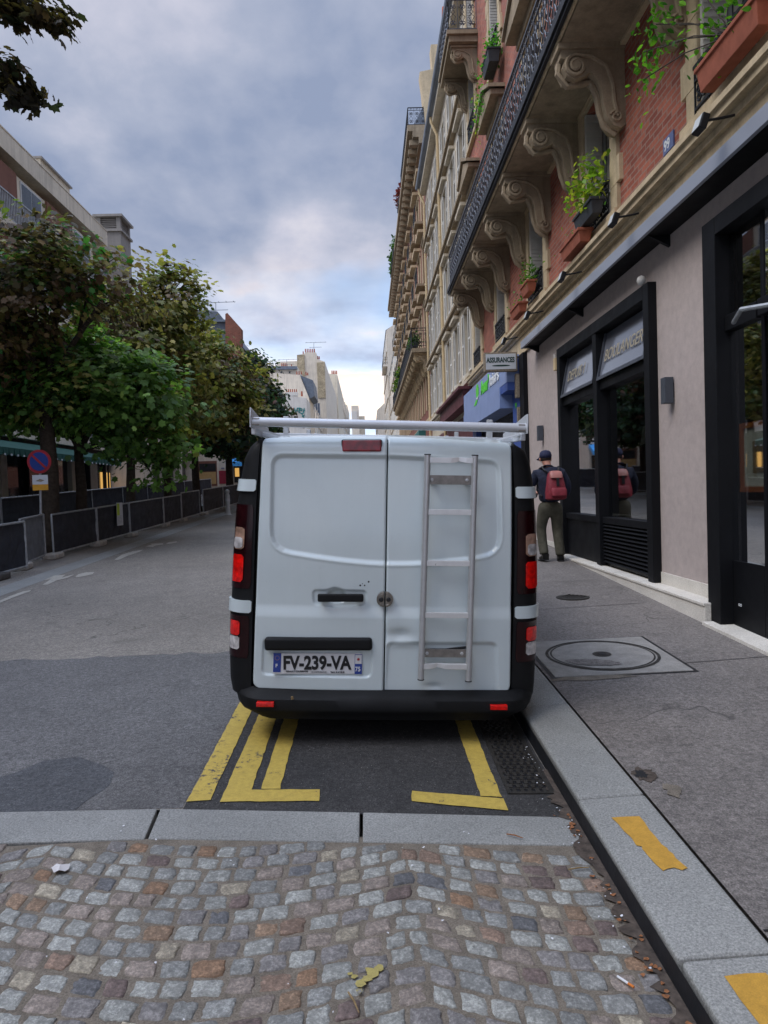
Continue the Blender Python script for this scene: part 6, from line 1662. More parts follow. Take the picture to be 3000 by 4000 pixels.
h1 = gable('white_house', 'white gabled house end with teal graffiti, lowest of the distant houses', [(600, 900), (782, 912), (915, 930)], 92, 6, 'white_wall')
side_windows(h1, -8.0, 92, 98, 6, 13, 2, 2, 1.1, 2.2)
stack(h1, 766, 852, 886, 915, 92.2, .8, 'white_wall'); pots(h1, [(772+14*i, 886, 22, 9) for i in range(6)], 92.3); pots(h1, [(882, 915, 35, 14)], 92.3)
stack(h1, 770, 812, 1020, 1070, 91.0, .6, 'white_wall'); pots(h1, [(778+14*i, 1020, 20, 10) for i in range(4)], 91.2)
mb = MB()
for st in ([(826, 1000), (838, 1030), (850, 1005), (858, 1000)], [(850, 1002), (846, 1025), (862, 1022), (866, 1006), (852, 1002)], [(866, 1000), (864, 1028), (878, 1018), (866, 1012), (878, 1004), (866, 1000)], [(880, 1025), (884, 1005), (892, 1022), (900, 1002), (903, 1020), (890, 1030)], [(858, 1030), (880, 1042), (900, 1035)], [(880, 1040), (895, 1065), (903, 1052), (885, 1062), (900, 1070)]):
    mb.tube([PY(*zf(*p), 91.97) for p in st], .07, 5)
mb.build('graffiti', 'graffiti_teal', h1)
h2 = gable('mansard_house', 'pale gabled house with slate mansard behind the white graffiti house', [(640, 745), (868, 765), (935, 930)], 98.1, 8, 'warm_white')
P_ = [PY(*zf(u, v), 98.4) for u, v in ((872, 766), (962, 802), (975, 915), (940, 935))]; mb = MB(); mb.prism([tuple(p) for p in P_], (0, 7, 0)); mb.build('mansard_roof', 'slate', h2)
side_windows(h2, -7.95, 99, 131, 7, 15, 8, 3, 1.3, 2.1); MB().box(-16, -7.96, 98.3, 132, 2, 14.5).build('street_wall', 'warm_white', h2); MB().prism([(-7.95, 107, 14.5), (-9.0, 107, 16.6), (-15, 107, 17), (-15, 107, 14.5)], (0, 25, 0)).build('low_roof', 'slate', h2)
for k in range(5):
    y = 101+k*6; MB().box(-8.6, -7.9, y, y+1.3, 15.2, 17.2).build('dormer', 'zinc', h2)
pots(h2, [(846+16*i, 758, 22, 9) for i in range(3)]+[(912, 765, 26, 9), (924, 765, 20, 9)], 98.3)
h3 = gable('tall_house', 'tallest pale building in the middle distance with stone patched chimney walls and pots', [(850, 620), (900, 612), (905, 600), (985, 602), (992, 650), (1048, 668)], 132.5, 50, 'warm_white')
p, q = PY(*zf(852, 760), 132.3), PY(*zf(900, 618), 132.3); MB().box(p.x, q.x, 132.3, 132.48, p.z-8, q.z).build('rubble_strip', 'rough_rubble', h3)
p, q = PY(*zf(1000, 930), 132.3), PY(*zf(1046, 672), 132.3); MB().box(p.x, q.x, 132.3, 132.48, p.z, q.z).build('rubble_strip', 'rough_rubble', h3)
pots(h3, [(908+13*i, 600, 26, 9) for i in range(6)]+[(892, 614, 22, 9), (998, 648, 22, 9), (1008, 650, 22, 9)], 132.6)
MB().box(-16, -7.9, 133, 182, 3, 26).build('street_wall', 'warm_white', h3); side_windows(h3, -7.88, 134, 182, 8, 25, 9, 5, 1.6, 2.4, 'shutter_white')
h4 = gable('row_house', 'pale tall house behind the tallest one, partly hidden, with a row of pots', [(1050, 752), (1095, 756), (1137, 760)], 184, 40, 'pale_cream')
pots(h4, [(1100+11*i, 756, 24, 9) for i in range(4)], 184.2); side_windows(h4, -7.95, 185, 224, 10, 29, 6, 5, 1.8, 2.8)
MB().box(-16, -7.97, 184.3, 225, 5, 30).build('street_wall', 'pale_cream', h4)
h5 = thing('stepped_row', 'long far row of pale houses stepping down to the end of the street', 'building', (-9, 280, 10)); k_ = 0
for (ya, yb, zt) in ((225.2, 250, 33), (250, 280, 35.5), (280, 310, 36.5), (310, 345, 39)): MB().box(-16, -7.9+.05*k_, ya, yb, 6, zt).build('wall', 'pale_cream', h5); MB().box(-15, -9.2, ya+.3, ya+1.5, zt, zt+3).build('chimney', 'warm_white', h5); k_ += 1
side_windows(h5, -7.7, 226, 344, 16, 34, 16, 4, 2.2, 3.0)
h6 = thing('last_house', 'small hazy house closing the street on the left at the far end', 'building', (-6, 400, 14)); p, q = PY(*zf(1242, 1080), 400), PY(*zf(1290, 985), 400); MB().box(p.x, q.x, 400, 430, 10, q.z).build('wall', 'warm_white', h6); MB().box(p.x+.3, p.x+3, 399.6, 400.0, q.z-8, q.z-3).build('window', 'shutter_grey', h6)
p, q = PY(*zf(1290, 1080), 420), PY(*zf(1335, 1060), 420); MB().box(p.x, q.x, 420, 440, 10, q.z).build('wall', 'pale_cream', h6)
h7 = gable('grey_roof_house', 'low grey roofed house with antennas behind the trees, left of the tall chimney walls', [(560, 700), (850, 704)], 115, 10, 'warm_white')
P_ = [PY(*zf(u, v), 114.9) for u, v in ((560, 704), (850, 704), (852, 726), (560, 728))]; mb = MB(); mb.prism([tuple(p) for p in P_], (0, -.4, 0)); mb.build('roof', 'zinc', h7); pots(h7, [(738+12*i, 702, 24, 9) for i in range(4)]+[(808, 702, 18, 8)], 114.6)
for u in (735, 795): p, q = PY(*zf(u-6, 752), 114.9), PY(*zf(u+6, 738), 114.9); MB().box(p.x, q.x, 114.85, 114.95, p.z, q.z).build('window', 'dark_pane', h7)
h8 = gable('brick_chimney_house', 'small house with brick chimney in front of the stepped far row', [(1100, 905), (1135, 912), (1165, 950)], 165, 10, 'warm_white') if False else None
# ================================================================== barriers along the works
def barrier_mesh(w, h=1.0, mesh='barrier_mesh'):
    f = MB(); r = .021
    f.tube([(0, 0, .06), (0, 0, h)], r, 8); f.tube([(w, 0, .06), (w, 0, h)], r, 8); f.tube([(0, 0, h), (w, 0, h)], r, 8); f.tube([(0, 0, .10), (w, 0, .10)], r, 8)
    g = MB(); n, m_ = 10, 6; rr = random.Random(int(w*100))
    V_ = [(.02+(w-.04)*i/n, .012+rr.uniform(-.012, .012), .12+(h-.14)*j/m_) for j in range(m_+1) for i in range(n+1)]
    g.add(V_, [(j*(n+1)+i, j*(n+1)+i+1, (j+1)*(n+1)+i+1, (j+1)*(n+1)+i) for j in range(m_) for i in range(n)])
    return f, g
def barrier(a, b, label, mesh='barrier_mesh', h=1.0, feet=True, z=0.0, foot='concrete_foot', grp='mesh covered barriers along the works', footxy=None):
    a, b = Vector((a[0], a[1], gz(a[0], a[1])+z)), Vector((b[0], b[1], gz(b[0], b[1])+z)); d = b-a; w = d.length
    t = thing('works_barrier', label, 'barrier', a, (0, 0, math.atan2(d.y, d.x)), grp, local=True); t.rotation_euler = Euler((0, -math.asin(d.z/w), math.atan2(d.y, d.x)))
    f, g = barrier_mesh(w, h, mesh); f.build('frame', 'galv', t, smooth='auto', world=False); g.build('mesh_cover', mesh, t, world=False)
    if feet:
        mb = MB(); mb.box(-.22, .22, -.13, .13, 0, .12); mb.build('foot', foot, t, world=False, bevel=.03)
    return t
fr = [((-6.35, 10.6), (-6.18, 11.9), 'barrier cut by the left picture edge'), ((-6.18, 11.95), (-6.12, 12.9), 'short dark barrier ending at the gap on the far left'),
      ((-6.45, 14.75), (-6.40, 17.0), 'dark barrier just right of the pale grey one and the dark trunk'), ((-6.40, 17.05), (-6.33, 19.1), 'dark barrier with a white and green notice on it'),
      ((-6.33, 19.15), (-6.28, 22.1), 'dark barrier just right of the one with the notice'), ((-6.28, 22.15), (-6.25, 24.1), 'dark barrier third right of the grey one'),
      ((-6.25, 24.15), (-6.22, 26.6), 'dark barrier before the narrow gap in the row'), ((-6.22, 27.2), (-6.20, 30.8), 'dark barrier just past the narrow gap'), ((-6.20, 30.85), (-6.10, 35.2), 'last dark barrier of the front row')]
for i, (a, b, l) in enumerate(fr): barrier(a, b, l, feet=i not in (0,), foot='concrete_foot' if i != 1 else 'dark_foot', h=.90 if i < 6 else .96)
barrier((-6.35, 13.2), (-6.55, 14.6), 'pale grey mesh barrier leaning beside the dark tree trunk', 'grey_mesh', .92)
barrier((-5.6, 38.5), (-4.4, 39.5), 'dark barrier beyond the white bollards near the van', 'barrier_mesh', 1.1)
for k in range(10):
    y = 13.0+k*3.1; barrier((-9.7, y), (-9.7+.02*k, y+3.0), ('dark barrier of the back row, number %d along the pavement from the left edge' % (k+1)) if False else
        ['nearest barrier of the back row, at the left picture edge', 'back row barrier behind the no parking sign', 'back row barrier behind the thick dark trunk', 'back row barrier under the green awning', 'back row barrier behind the barrier with the notice', 'back row barrier left of the second trunk', 'back row barrier right of the second trunk', 'back row barrier before the lit window', 'back row barrier below the arches', 'farthest barrier of the back row'][k],
        z=.14, h=.98, foot='dark_foot', grp='mesh covered barriers of the back row')
nb = Vector((-6.35, 18.35, gz(-6.3, 18.3)+.55))
nt_ = thing('notice_sheet', 'white and lime green notice tied to a dark barrier', 'notice', nb)
MB().box(nb.x+.03, nb.x+.034, nb.y-.22, nb.y+.22, nb.z-.18, nb.z+.40).build('sheet', 'sign_white', nt_); MB().box(nb.x+.035, nb.x+.037, nb.y-.20, nb.y-.02, nb.z+.08, nb.z+.38).build('green_patch', 'lime', nt_)
mb = MB()
for k in range(6): mb.box(nb.x+.035, nb.x+.036, nb.y-.17+.0, nb.y+.15, nb.z-.12+k*.035, nb.z-.11+k*.035)
mb.build('text_lines', 'galv', nt_)
for i, (x, y) in enumerate(((-5.25, 26.9), (-4.95, 28.6))):
    z = gz(x, y); t = thing('bollard', ['white lane bollard nearer the barriers', 'white lane bollard right beside the van edge'][i], 'bollard', (x, y, z), group='white lane bollards')
    mb = MB(); mb.lathe([(.13, 0), (.10, .05), (.085, .10), (.085, .72), (.06, .80), (.085, .84), (.08, .92), (.02, .95)], (x, y, z), 16); mb.build('post', 'window_white', t, smooth='auto')
    mb = MB(); mb.lathe([(.088, .5), (.088, .6)], (x, y, z), 16); mb.build('band', 'sign_white', t)
sb = thing('site_sack', 'yellow and green sacks on the ground between the barrier rows', 'sack', (-8.2, 17.5, gz(-8, 17.5)+.15))
mb = MB(); mb.lathe([(.05, 0), (.3, .05), (.28, .25), (.1, .34)], (-8.2, 18.3, gz(-8, 18)+.15), 10); mb.build('sack', 'lime', sb, smooth=True); mb = MB(); mb.lathe([(.05, 0), (.25, .05), (.2, .2), (.06, .25)], (-8.3, 15.2, gz(-8, 15)+.15), 10); mb.build('sack', 'sign_yellow', sb, smooth=True)
# no parking sign
def noparking():
    c = PY(154, 1803, 14.7); z0 = gz(c.x, 14.7)
    t = thing('no_parking_sign', 'round red and blue no parking sign over a small plate on a grey pole', 'road sign', (c.x, 14.7, z0))
    MB().tube([(c.x-.06, 14.73, z0), (c.x+.0, 14.73, c.z+.1)], .026, 10).build('pole', 'galv', t, smooth='auto')
    r = 46/2800*14.7; y = 14.7
    mb = MB(); mb.lathe([(r, 0), (r, -.02)], (c.x, y, c.z), 40, 'Y'); d = mb.build('disc', 'sign_red', t)
    mb = MB(); mb.lathe([(r*.78, -.021), (r*.78, -.024)], (c.x, y, c.z), 40, 'Y'); mb.build('blue_field', 'sign_blue', d)
    a = PI*.75; u = Vector((math.cos(a), 0, math.sin(a))); w_ = Vector((math.sin(a), 0, -math.cos(a)))
    cc = Vector((c.x, y-.026, c.z)); mb = MB(); mb.prism([cc+u*r*.78+w_*r*.09, cc+u*r*.78-w_*r*.09, cc-u*r*.78-w_*r*.09, cc-u*r*.78+w_*r*.09], (0, -.003, 0)); mb.build('red_bar', 'sign_red', d)
    MB().box(c.x-.155, c.x+.155, y-.012, y, c.z-r-.22, c.z-r-.03).build('plate', 'sign_white', t); MB().box(c.x-.155, c.x+.155, y-.012, y, c.z-r-.34, c.z-r-.222).build('yellow_plate', 'sign_yellow', t)
    mb = MB(); mb.prism([(c.x-.09, y-.013, c.z-r-.15), (c.x+.0, y-.013, c.z-r-.11), (c.x+.09, y-.013, c.z-r-.14), (c.x+.02, y-.013, c.z-r-.17)], (0, -.002, 0)); mb.build('tow_symbol', 'sign_rust', t)
noparking()

# ================================================================== trees
LEAF = np.array([(0, -.45, 0), (.20, -.30, .02), (.44, -.26, -.03), (.35, -.02, .02), (.46, .26, -.05), (.23, .26, .02), (0, .55, -.08), (-.23, .26, .02), (-.46, .26, -.05), (-.35, -.02, .02), (-.44, -.26, -.03), (-.20, -.30, .02)])
def make_tree(name, label, x, y, trunk_h, trunk_r, blobs, nclus, per, size, tones, seed, lean=(0, 0), group='street trees behind the barriers', base=None, sprays=()):
    rng = np.random.default_rng(seed); z0 = gz(x, y)+.14 if base is None else base
    t = thing(name, label, 'tree', (x, y, z0), group=group)
    o = Vector((x, y, z0)); top = o+Vector((lean[0], lean[1], trunk_h))
    # cluster centres spread through the crown's volume, denser to the outside
    C_ = []; B_ = []
    vol = np.array([b[3]*b[4]*b[5] for b in blobs]); vol = vol/vol.sum()
    for bi, (cx, cy, cz, rx_, ry_, rz_) in enumerate(blobs):
        k = int(nclus*vol[bi])+1
        d = rng.normal(0, 1, (k, 3)); d /= np.linalg.norm(d, axis=1)[:, None]; r_ = rng.uniform(.25, 1.0, (k, 1))**.45
        C_.append(np.array([cx, cy, cz])+d*r_*np.array([rx_, ry_, rz_])*rng.uniform(.9, 1.08, (k, 1))); B_ += [bi]*k
    C_ = np.concatenate(C_); 
    if sprays: C_ = np.concatenate([C_, np.array(sprays)]); B_ += [0]*len(sprays)
    cen = np.mean([b[:3] for b in blobs], axis=0)
    mb = MB()
    mid = o.lerp(top, .5)+Vector((rng.uniform(-.08, .08), rng.uniform(-.08, .08), 0))
    mb.tube([o-Vector((0, 0, .15)), o+Vector((0, 0, .15)), mid, top], [trunk_r*1.35, trunk_r*1.05, trunk_r*.9, trunk_r*.7], 10)
    # limbs to blob centres then to a share of the clusters
    for bi, b in enumerate(blobs):
        bc = Vector(b[:3]); p1 = top.lerp(bc, .5)+Vector((0, 0, .2*b[5]))
        st = o.lerp(top, rng.uniform(.75, 1)); mb.tube([st, st.lerp(p1, .5)+Vector((0, 0, .15)), p1, bc], [trunk_r*.55, trunk_r*.42, trunk_r*.32, trunk_r*.18], 7)
        idx = [i for i in range(len(C_)) if B_[i] == bi and i < len(B_)-len(sprays)]
        for i in idx[::3]:
            c = Vector(C_[i]); q = p1.lerp(bc, rng.uniform(0, 1)); m_ = q.lerp(c, .55)+Vector((rng.uniform(-.15, .15), rng.uniform(-.15, .15), .12))
            mb.tube([q, m_, c], [trunk_r*.13+.008, trunk_r*.08+.006, .004], 5)
    for s_ in sprays:
        c = Vector(s_); q = Vector(blobs[0][:3]); m_ = q.lerp(c, .55)+Vector((0, 0, .25)); mb.tube([q, m_, m_.lerp(c, .6)+Vector((0, 0, .05)), c], [.03, .014, .008, .004], 5)
    mb.build('trunk', 'bark', t, smooth=True)
    n = len(C_)*per
    ci = np.repeat(np.arange(len(C_)), per); cl = C_[ci]
    sp = rng.uniform(.15, .40, (len(C_), 1))[ci]; 
    if sprays: sp = np.where(ci[:, None] >= len(C_)-len(sprays), .095, sp)
    cn = rng.normal(0, .35, (len(C_), 3))[ci]
    off = np.clip(rng.normal(0, 1, (n, 3)), -2.0, 2.0)*np.array([1, 1, .42])*sp
    pos = cl+off; pos[:, 2] -= .25*(off[:, 0]**2+off[:, 1]**2)/.3*.35
    out = cl-cen; out /= (np.linalg.norm(out, axis=1)[:, None]+1e-6)
    nrm = np.array([0, 0, 1.0])*rng.uniform(.3, 1.2, (n, 1))+out*rng.uniform(.2, .9, (n, 1))+cn+rng.normal(0, .28, (n, 3)); nrm /= np.linalg.norm(nrm, axis=1)[:, None]
    tip = off+out*.3+rng.normal(0, .25, (n, 3))-np.array([0, 0, .25]); tip -= nrm*np.sum(tip*nrm, 1)[:, None]; tip /= (np.linalg.norm(tip, axis=1)[:, None]+1e-6)
    sd_ = np.cross(tip, nrm); s_ = size*rng.uniform(.65, 1.3, (n, 1, 1))
    V = pos[:, None, :]+s_*(LEAF[None, :, 0:1]*sd_[:, None, :]+LEAF[None, :, 1:2]*tip[:, None, :]+LEAF[None, :, 2:3]*nrm[:, None, :])
    V = V.reshape(-1, 3)-np.array([x, y, z0]); K = len(LEAF)
    me = bpy.data.meshes.new('crown'); me.vertices.add(n*K); me.vertices.foreach_set('co', V.astype(np.float32).ravel())
    me.loops.add(n*K); me.loops.foreach_set('vertex_index', np.arange(n*K, dtype=np.int32)); me.polygons.add(n)
    me.polygons.foreach_set('loop_start', np.arange(0, n*K, K, dtype=np.int32)); me.polygons.foreach_set('loop_total', np.full(n, K, dtype=np.int32)); me.update(); me.validate()
    cols = np.array([c for c, w in tones]); w_ = np.array([w for c, w in tones], float); w_ /= w_.sum()
    ct = rng.choice(len(cols), len(C_), p=w_); lt = np.where(rng.random(n) < .72, ct[ci], rng.choice(len(cols), n, p=w_))
    cc_ = cols[lt]*rng.uniform(.8, 1.8, (n, 1)); cc_ = np.repeat(np.concatenate([cc_, np.ones((n, 1))], 1), K, 0)
    at = me.color_attributes.new('tone', 'FLOAT_COLOR', 'POINT'); at.data.foreach_set('color', cc_.astype(np.float32).ravel())
    me.materials.append(M['leaf']); ob = bpy.data.objects.new('crown', me); COL.objects.link(ob); ob.parent = t
    return t
BRD = [(L('#33302a'), 3), (L('#453c2c'), 2), (L('#2c3326'), 2), (L('#5b5132'), 1)]  # sprig tones; their backlit darkness against the sky is put into the colour
BR = [(L('#5a4a3a'), 3), (L('#716044'), 2), (L('#4a4634'), 2), (L('#7c7448'), 2.5), (L('#5c6c3c'), 2)]
GR = [(L('#54743a'), 4), (L('#658846'), 3), (L('#415f33'), 2.5), (L('#80a055'), 1.5), (L('#80804c'), 1)]
OL = [(L('#7a7848'), 3), (L('#66693f'), 3), (L('#8e8650'), 1.5), (L('#506038'), 2.5), (L('#5c4e3c'), 1)]
DK = [(L('#2c4230'), 3), (L('#37523a'), 2), (L('#453a33'), 1.5), (L('#26352a'), 2), (L('#56603a'), .8)]
# off-frame tree whose branch tips hang into the top left corner
sprs = [tuple(PY(u, v, 7.6+.002*u)) for u, v in ((10, 20), (45, 45), (90, 60), (130, 75), (170, 95), (205, 90), (235, 105), (250, 70), (215, 45), (165, 50), (110, 25), (60, 10), (20, 70), (75, 95),
        (5, 225), (25, 255), (15, 300), (50, 290), (60, 330), (95, 350), (125, 375), (150, 385), (110, 400), (70, 375), (30, 345))]
make_tree('maple_tree', 'maple outside the frame whose dark sprigs hang into the top left corner', -8.6, 8.2, 3.4, .17, [(-8.2, 8.0, 7.0, 1.9, 1.8, 1.8)], 60, 34, .105, BRD, 41, sprays=sprs)
make_tree('maple_tree', 'nearest maple in view, bronze upper crown and thick dark trunk at left', -7.1, 16.1, 3.3, .2, [(-7.6, 15.0, 6.5, 1.9, 1.6, 1.2), (-6.0, 15.0, 6.6, 1.2, 1.2, .8), (-5.4, 15.2, 5.9, 1.0, 1.0, .5), (-8.6, 15.4, 5.0, 2.0, 1.6, 1.1), (-7.0, 14.8, 5.6, 1.2, 1.0, .6)], 290, 38, .14, BR+[(L('#3d6e38'), 1.2)], 42)
make_tree('maple_tree', 'bright green maple with low full crown over the barriers', -7.0, 17.6, 2.4, .14, [(-6.5, 16.9, 4.4, 2.0, 1.7, 1.0), (-5.3, 17.0, 4.2, 1.2, 1.3, .95), (-7.9, 17.0, 4.2, 1.7, 1.5, .8), (-5.4, 17.4, 3.2, 1.1, 1.1, .7), (-6.8, 16.8, 3.9, 1.5, 1.1, .6), (-4.9, 17.3, 2.5, .6, .6, .5), (-6.9, 17.0, 5.4, 1.0, 1.0, .6)], 460, 36, .165, GR, 43)
make_tree('maple_tree', 'thin maple with olive tall crown and sprigs against the sky', -7.1, 21.5, 3.2, .14, [(-6.6, 21.2, 6.4, 2.2, 2.0, 1.7), (-5.6, 21.4, 7.9, 1.0, 1.0, 1.0), (-6.4, 21.4, 4.6, 2.2, 1.6, 1.0)], 380, 32, .155, OL, 44, lean=(.1, 0),
          sprays=[tuple(PY(u, v, 21.3)) for u, v in ((655, 1035), (700, 1040), (735, 1060), (690, 1090), (745, 1110), (640, 1085), (600, 1090))])
make_tree('maple_tree', 'yellow olive maple in the middle of the row', -7.0, 25.2, 3.2, .15, [(-5.9, 25.0, 5.5, 2.5, 2.0, 1.9), (-6.6, 25.0, 7.0, 1.8, 1.5, 1.3), (-5.0, 25.2, 5.0, 1.3, 1.2, .9)], 400, 32, .17, OL+[(L('#8a7f45'), 1.5)], 45)
make_tree('maple_tree', 'dark bronze and green maple before the last of the row', -7.0, 29.5, 3.4, .16, [(-6.1, 29.5, 5.6, 2.2, 2.0, 1.5), (-6.9, 29.5, 7.0, 1.2, 1.2, .7), (-5.0, 29.4, 5.6, 1.2, 1.2, 1.0), (-5.6, 29.4, 4.4, 2.2, 1.6, 1.0)], 400, 32, .18, DK+[(L('#5a3f36'), 1.2)], 46)
make_tree('maple_tree', 'last and darkest full maple of the row, behind the roof rack', -6.6, 34.5, 3.4, .18, [(-5.9, 34.5, 6.4, 1.8, 2.0, 1.7), (-5.2, 34.3, 5.8, 1.3, 1.4, 1.6), (-5.3, 34.5, 7.9, .9, 1.0, .8), (-5.7, 34.2, 4.6, 1.9, 1.6, 1.2), (-7.0, 34.4, 6.0, 1.4, 1.4, 1.2)], 520, 34, .19, DK, 47)
make_tree('maple_tree', 'slim dark maple trunk by the blue awning at the row end', -6.6, 39.0, 3.2, .17, [(-6.4, 39.0, 6.0, 2.2, 2.0, 2.0)], 200, 30, .2, DK, 48)
# ================================================================== the walking man
def skin_mesh(name, nodes, edges, mat, parent, root=0, sub=2, label=None):
    """nodes: (x, y, z, rx, ry)"""
    me = bpy.data.meshes.new(name); me.from_pydata([n[:3] for n in nodes], edges, []); ob = bpy.data.objects.new(name, me); COL.objects.link(ob)
    sk = ob.modifiers.new('skin', 'SKIN'); sk.use_smooth_shade = True; 
    if not me.skin_vertices: 
        bm = bmesh.new(); bm.from_mesh(me); bm.verts.layers.skin.verify(); bm.to_mesh(me); bm.free()
    for i, n in enumerate(nodes): sv_ = me.skin_vertices[0].data[i]; sv_.radius = (n[3], n[4] if len(n) > 4 else n[3]); sv_.use_root = (i == root)
    sb_ = ob.modifiers.new('sub', 'SUBSURF'); sb_.levels = sb_.render_levels = sub
    bpy.context.view_layer.update(); dg = bpy.context.evaluated_depsgraph_get()
    m2 = bpy.data.meshes.new_from_object(ob.evaluated_get(dg)); bpy.data.objects.remove(ob)
    for p in m2.polygons: p.use_smooth = True
    m2.materials.clear(); m2.materials.append(M[mat]); o = bpy.data.objects.new(name, m2); COL.objects.link(o); o.parent = parent; ORG[o.name] = Vector((0, 0, 0))
    if label: o['label'] = label
    return o
PXm, PYm = 2.84, 11.15
man = thing('person', 'man in navy jacket, cap and olive trousers walking away with a dark red backpack', 'person', (PXm, PYm, PAVE(PXm, PYm)), local=True)
# skeleton in his own frame: X right, Y away from the viewer, Z up; left foot ahead with lifted heel
hipL, hipR = (-.10, 0.02, .88), (.10, 0.0, .88)
kneeL, kneeR = (-.125, .10, .48), (.105, .05, .47)
ankL, ankR = (-.10, -.02, .13), (.13, -.04, .09)
toeL, toeR = (-.14, .10, .035), (.165, .10, .04)
body_n = [(0, 0, .92, .10, .08), (0, .0, 1.12, .10, .08), (0, .0, 1.30, .12, .08), (0, .02, 1.42, .08, .06), (-.01, .06, 1.50, .052, .055), (-.02, .10, 1.56, .075, .085), (-.025, .12, 1.64, .078, .095), (-.025, .11, 1.69, .05, .06),
          (-.09, .02, .80, .06), (*kneeL, .045), (*ankL, .035), (.09, 0, .80, .06), (*kneeR, .045), (*ankR, .035),
          (-.185, .03, 1.36, .045), (-.275, .06, 1.12, .04), (-.17, .24, 1.04, .033), (-.12, .31, 1.08, .03, .018),
          (.185, .03, 1.36, .045), (.285, .05, 1.12, .04), (.17, .22, 1.03, .033), (.12, .30, 1.06, .03, .018)]
body_e = [(0, 1), (1, 2), (2, 3), (3, 4), (4, 5), (5, 6), (6, 7), (0, 8), (8, 9), (9, 10), (0, 11), (11, 12), (12, 13), (2, 14), (14, 15), (15, 16), (16, 17), (2, 18), (18, 19), (19, 20), (20, 21)]
for s, pi in ((-1, 17), (1, 21)):           # five curled fingers per hand, held in front of the chest
    px_, py_, pz_ = body_n[pi][:3]
    for k in range(4):
        b0 = len(body_n); ln = (.036, .042, .040, .032)[k]; zz_ = pz_+.024-.016*k
        body_n += [(px_-s*.022, py_+.028, zz_, .0095), (px_-s*(.026+ln*.5), py_+.040, zz_, .0085), (px_-s*(.026+ln), py_+.026, zz_-.003, .0075)]
        body_e += [(pi, b0), (b0, b0+1), (b0+1, b0+2)]
    b0 = len(body_n); body_n += [(px_-s*.010, py_-.004, pz_+.034, .0105), (px_-s*.036, py_+.004, pz_+.048, .0085)]; body_e += [(pi, b0), (b0, b0+1)]
bd = skin_mesh('body', body_n, body_e, 'skin', man)
# face: nose, ears, brows
mb = MB(); hc = Vector((-.03, .12, 1.60))
mb.tube([hc+Vector((-.01, .085, .02)), hc+Vector((-.012, .112, -.012)), hc+Vector((-.012, .09, -.022))], [.008, .013, .008], 8); mb.build('nose', 'skin', bd, world=False, smooth=True)
for s in (-1, 1):
    mb = MB(); mb.tube([hc+Vector((s*.072, -.012, .028)), hc+Vector((s*.090, -.022, .012)), hc+Vector((s*.085, -.014, -.022)), hc+Vector((s*.073, -.006, -.03))], [.008, .013, .011, .006], 8); mb.build('ear', 'skin', bd, world=False, smooth=True)
    mb = MB(); mb.lathe([(.001, .0), (.012, .003), (.001, .008)], hc+Vector((s*.03-.012, .085, .02)), 10, 'Y'); mb.build('eye', 'ink', bd, world=False)
mb = MB(); mb.tube([hc+Vector((-.035, .083, -.045)), hc+Vector((-.012, .092, -.047)), hc+Vector((.012, .083, -.045))], .004, 6); mb.build('mouth', 'sign_red', bd, world=False)
# hair: cropped band under the cap
mb = MB(); prof = []
n = 20
def headring(z, rx_, ry_, dy=0): return [(-.025+rx_*math.cos(2*PI*k/n), .115+dy+ry_*math.sin(2*PI*k/n), z) for k in range(n)]
def loft(rings, cap=True):
    mb = MB(); m_ = len(rings); v = [p for r_ in rings for p in r_]; k = len(rings[0]); f = [(i*k+j, i*k+(j+1) % k, (i+1)*k+(j+1) % k, (i+1)*k+j) for i in range(m_-1) for j in range(k)]
    if cap: f += [tuple(range(k))[::-1], tuple((m_-1)*k+j for j in range(k))]
    return mb.add(v, f)
loft([headring(1.575, .070, .080, -.008), headring(1.60, .084, .098, -.004), headring(1.64, .088, .104)]).build('hair', 'hair', man, world=False, smooth=True)
cap_ = loft([headring(1.622, .093, .108), headring(1.665, .095, .112), headring(1.705, .086, .100), headring(1.735, .060, .070), headring(1.745, .02, .025)]).build('cap', 'cap_navy', man, world=False, smooth=True)
mb = MB(); P0 = [(-.115, .16, 1.632), (-.10, .21, 1.63), (-.09, .275, 1.612), (-.155, .275, 1.590), (-.175, .21, 1.60), (-.150, .13, 1.612), (-.12, .10, 1.63)]
mb.prism([(-.10, .19, 1.645), (.045, .205, 1.645), (.03, .275, 1.615), (-.03, .305, 1.60), (-.10, .285, 1.595), (-.145, .22, 1.605), (-.13, .10, 1.625)], (0, 0, -.008)); mb.build('peak', 'cap_navy', cap_, world=False, bevel=.002)
MB().prism([(-.012, .0035+.0, 1.70), (.028, .005, 1.70), (.028, .0065, 1.69), (-.012, .005, 1.69)], (0, -.004, 0)).build('cap_logo', 'white_ink', cap_, world=False) if False else None
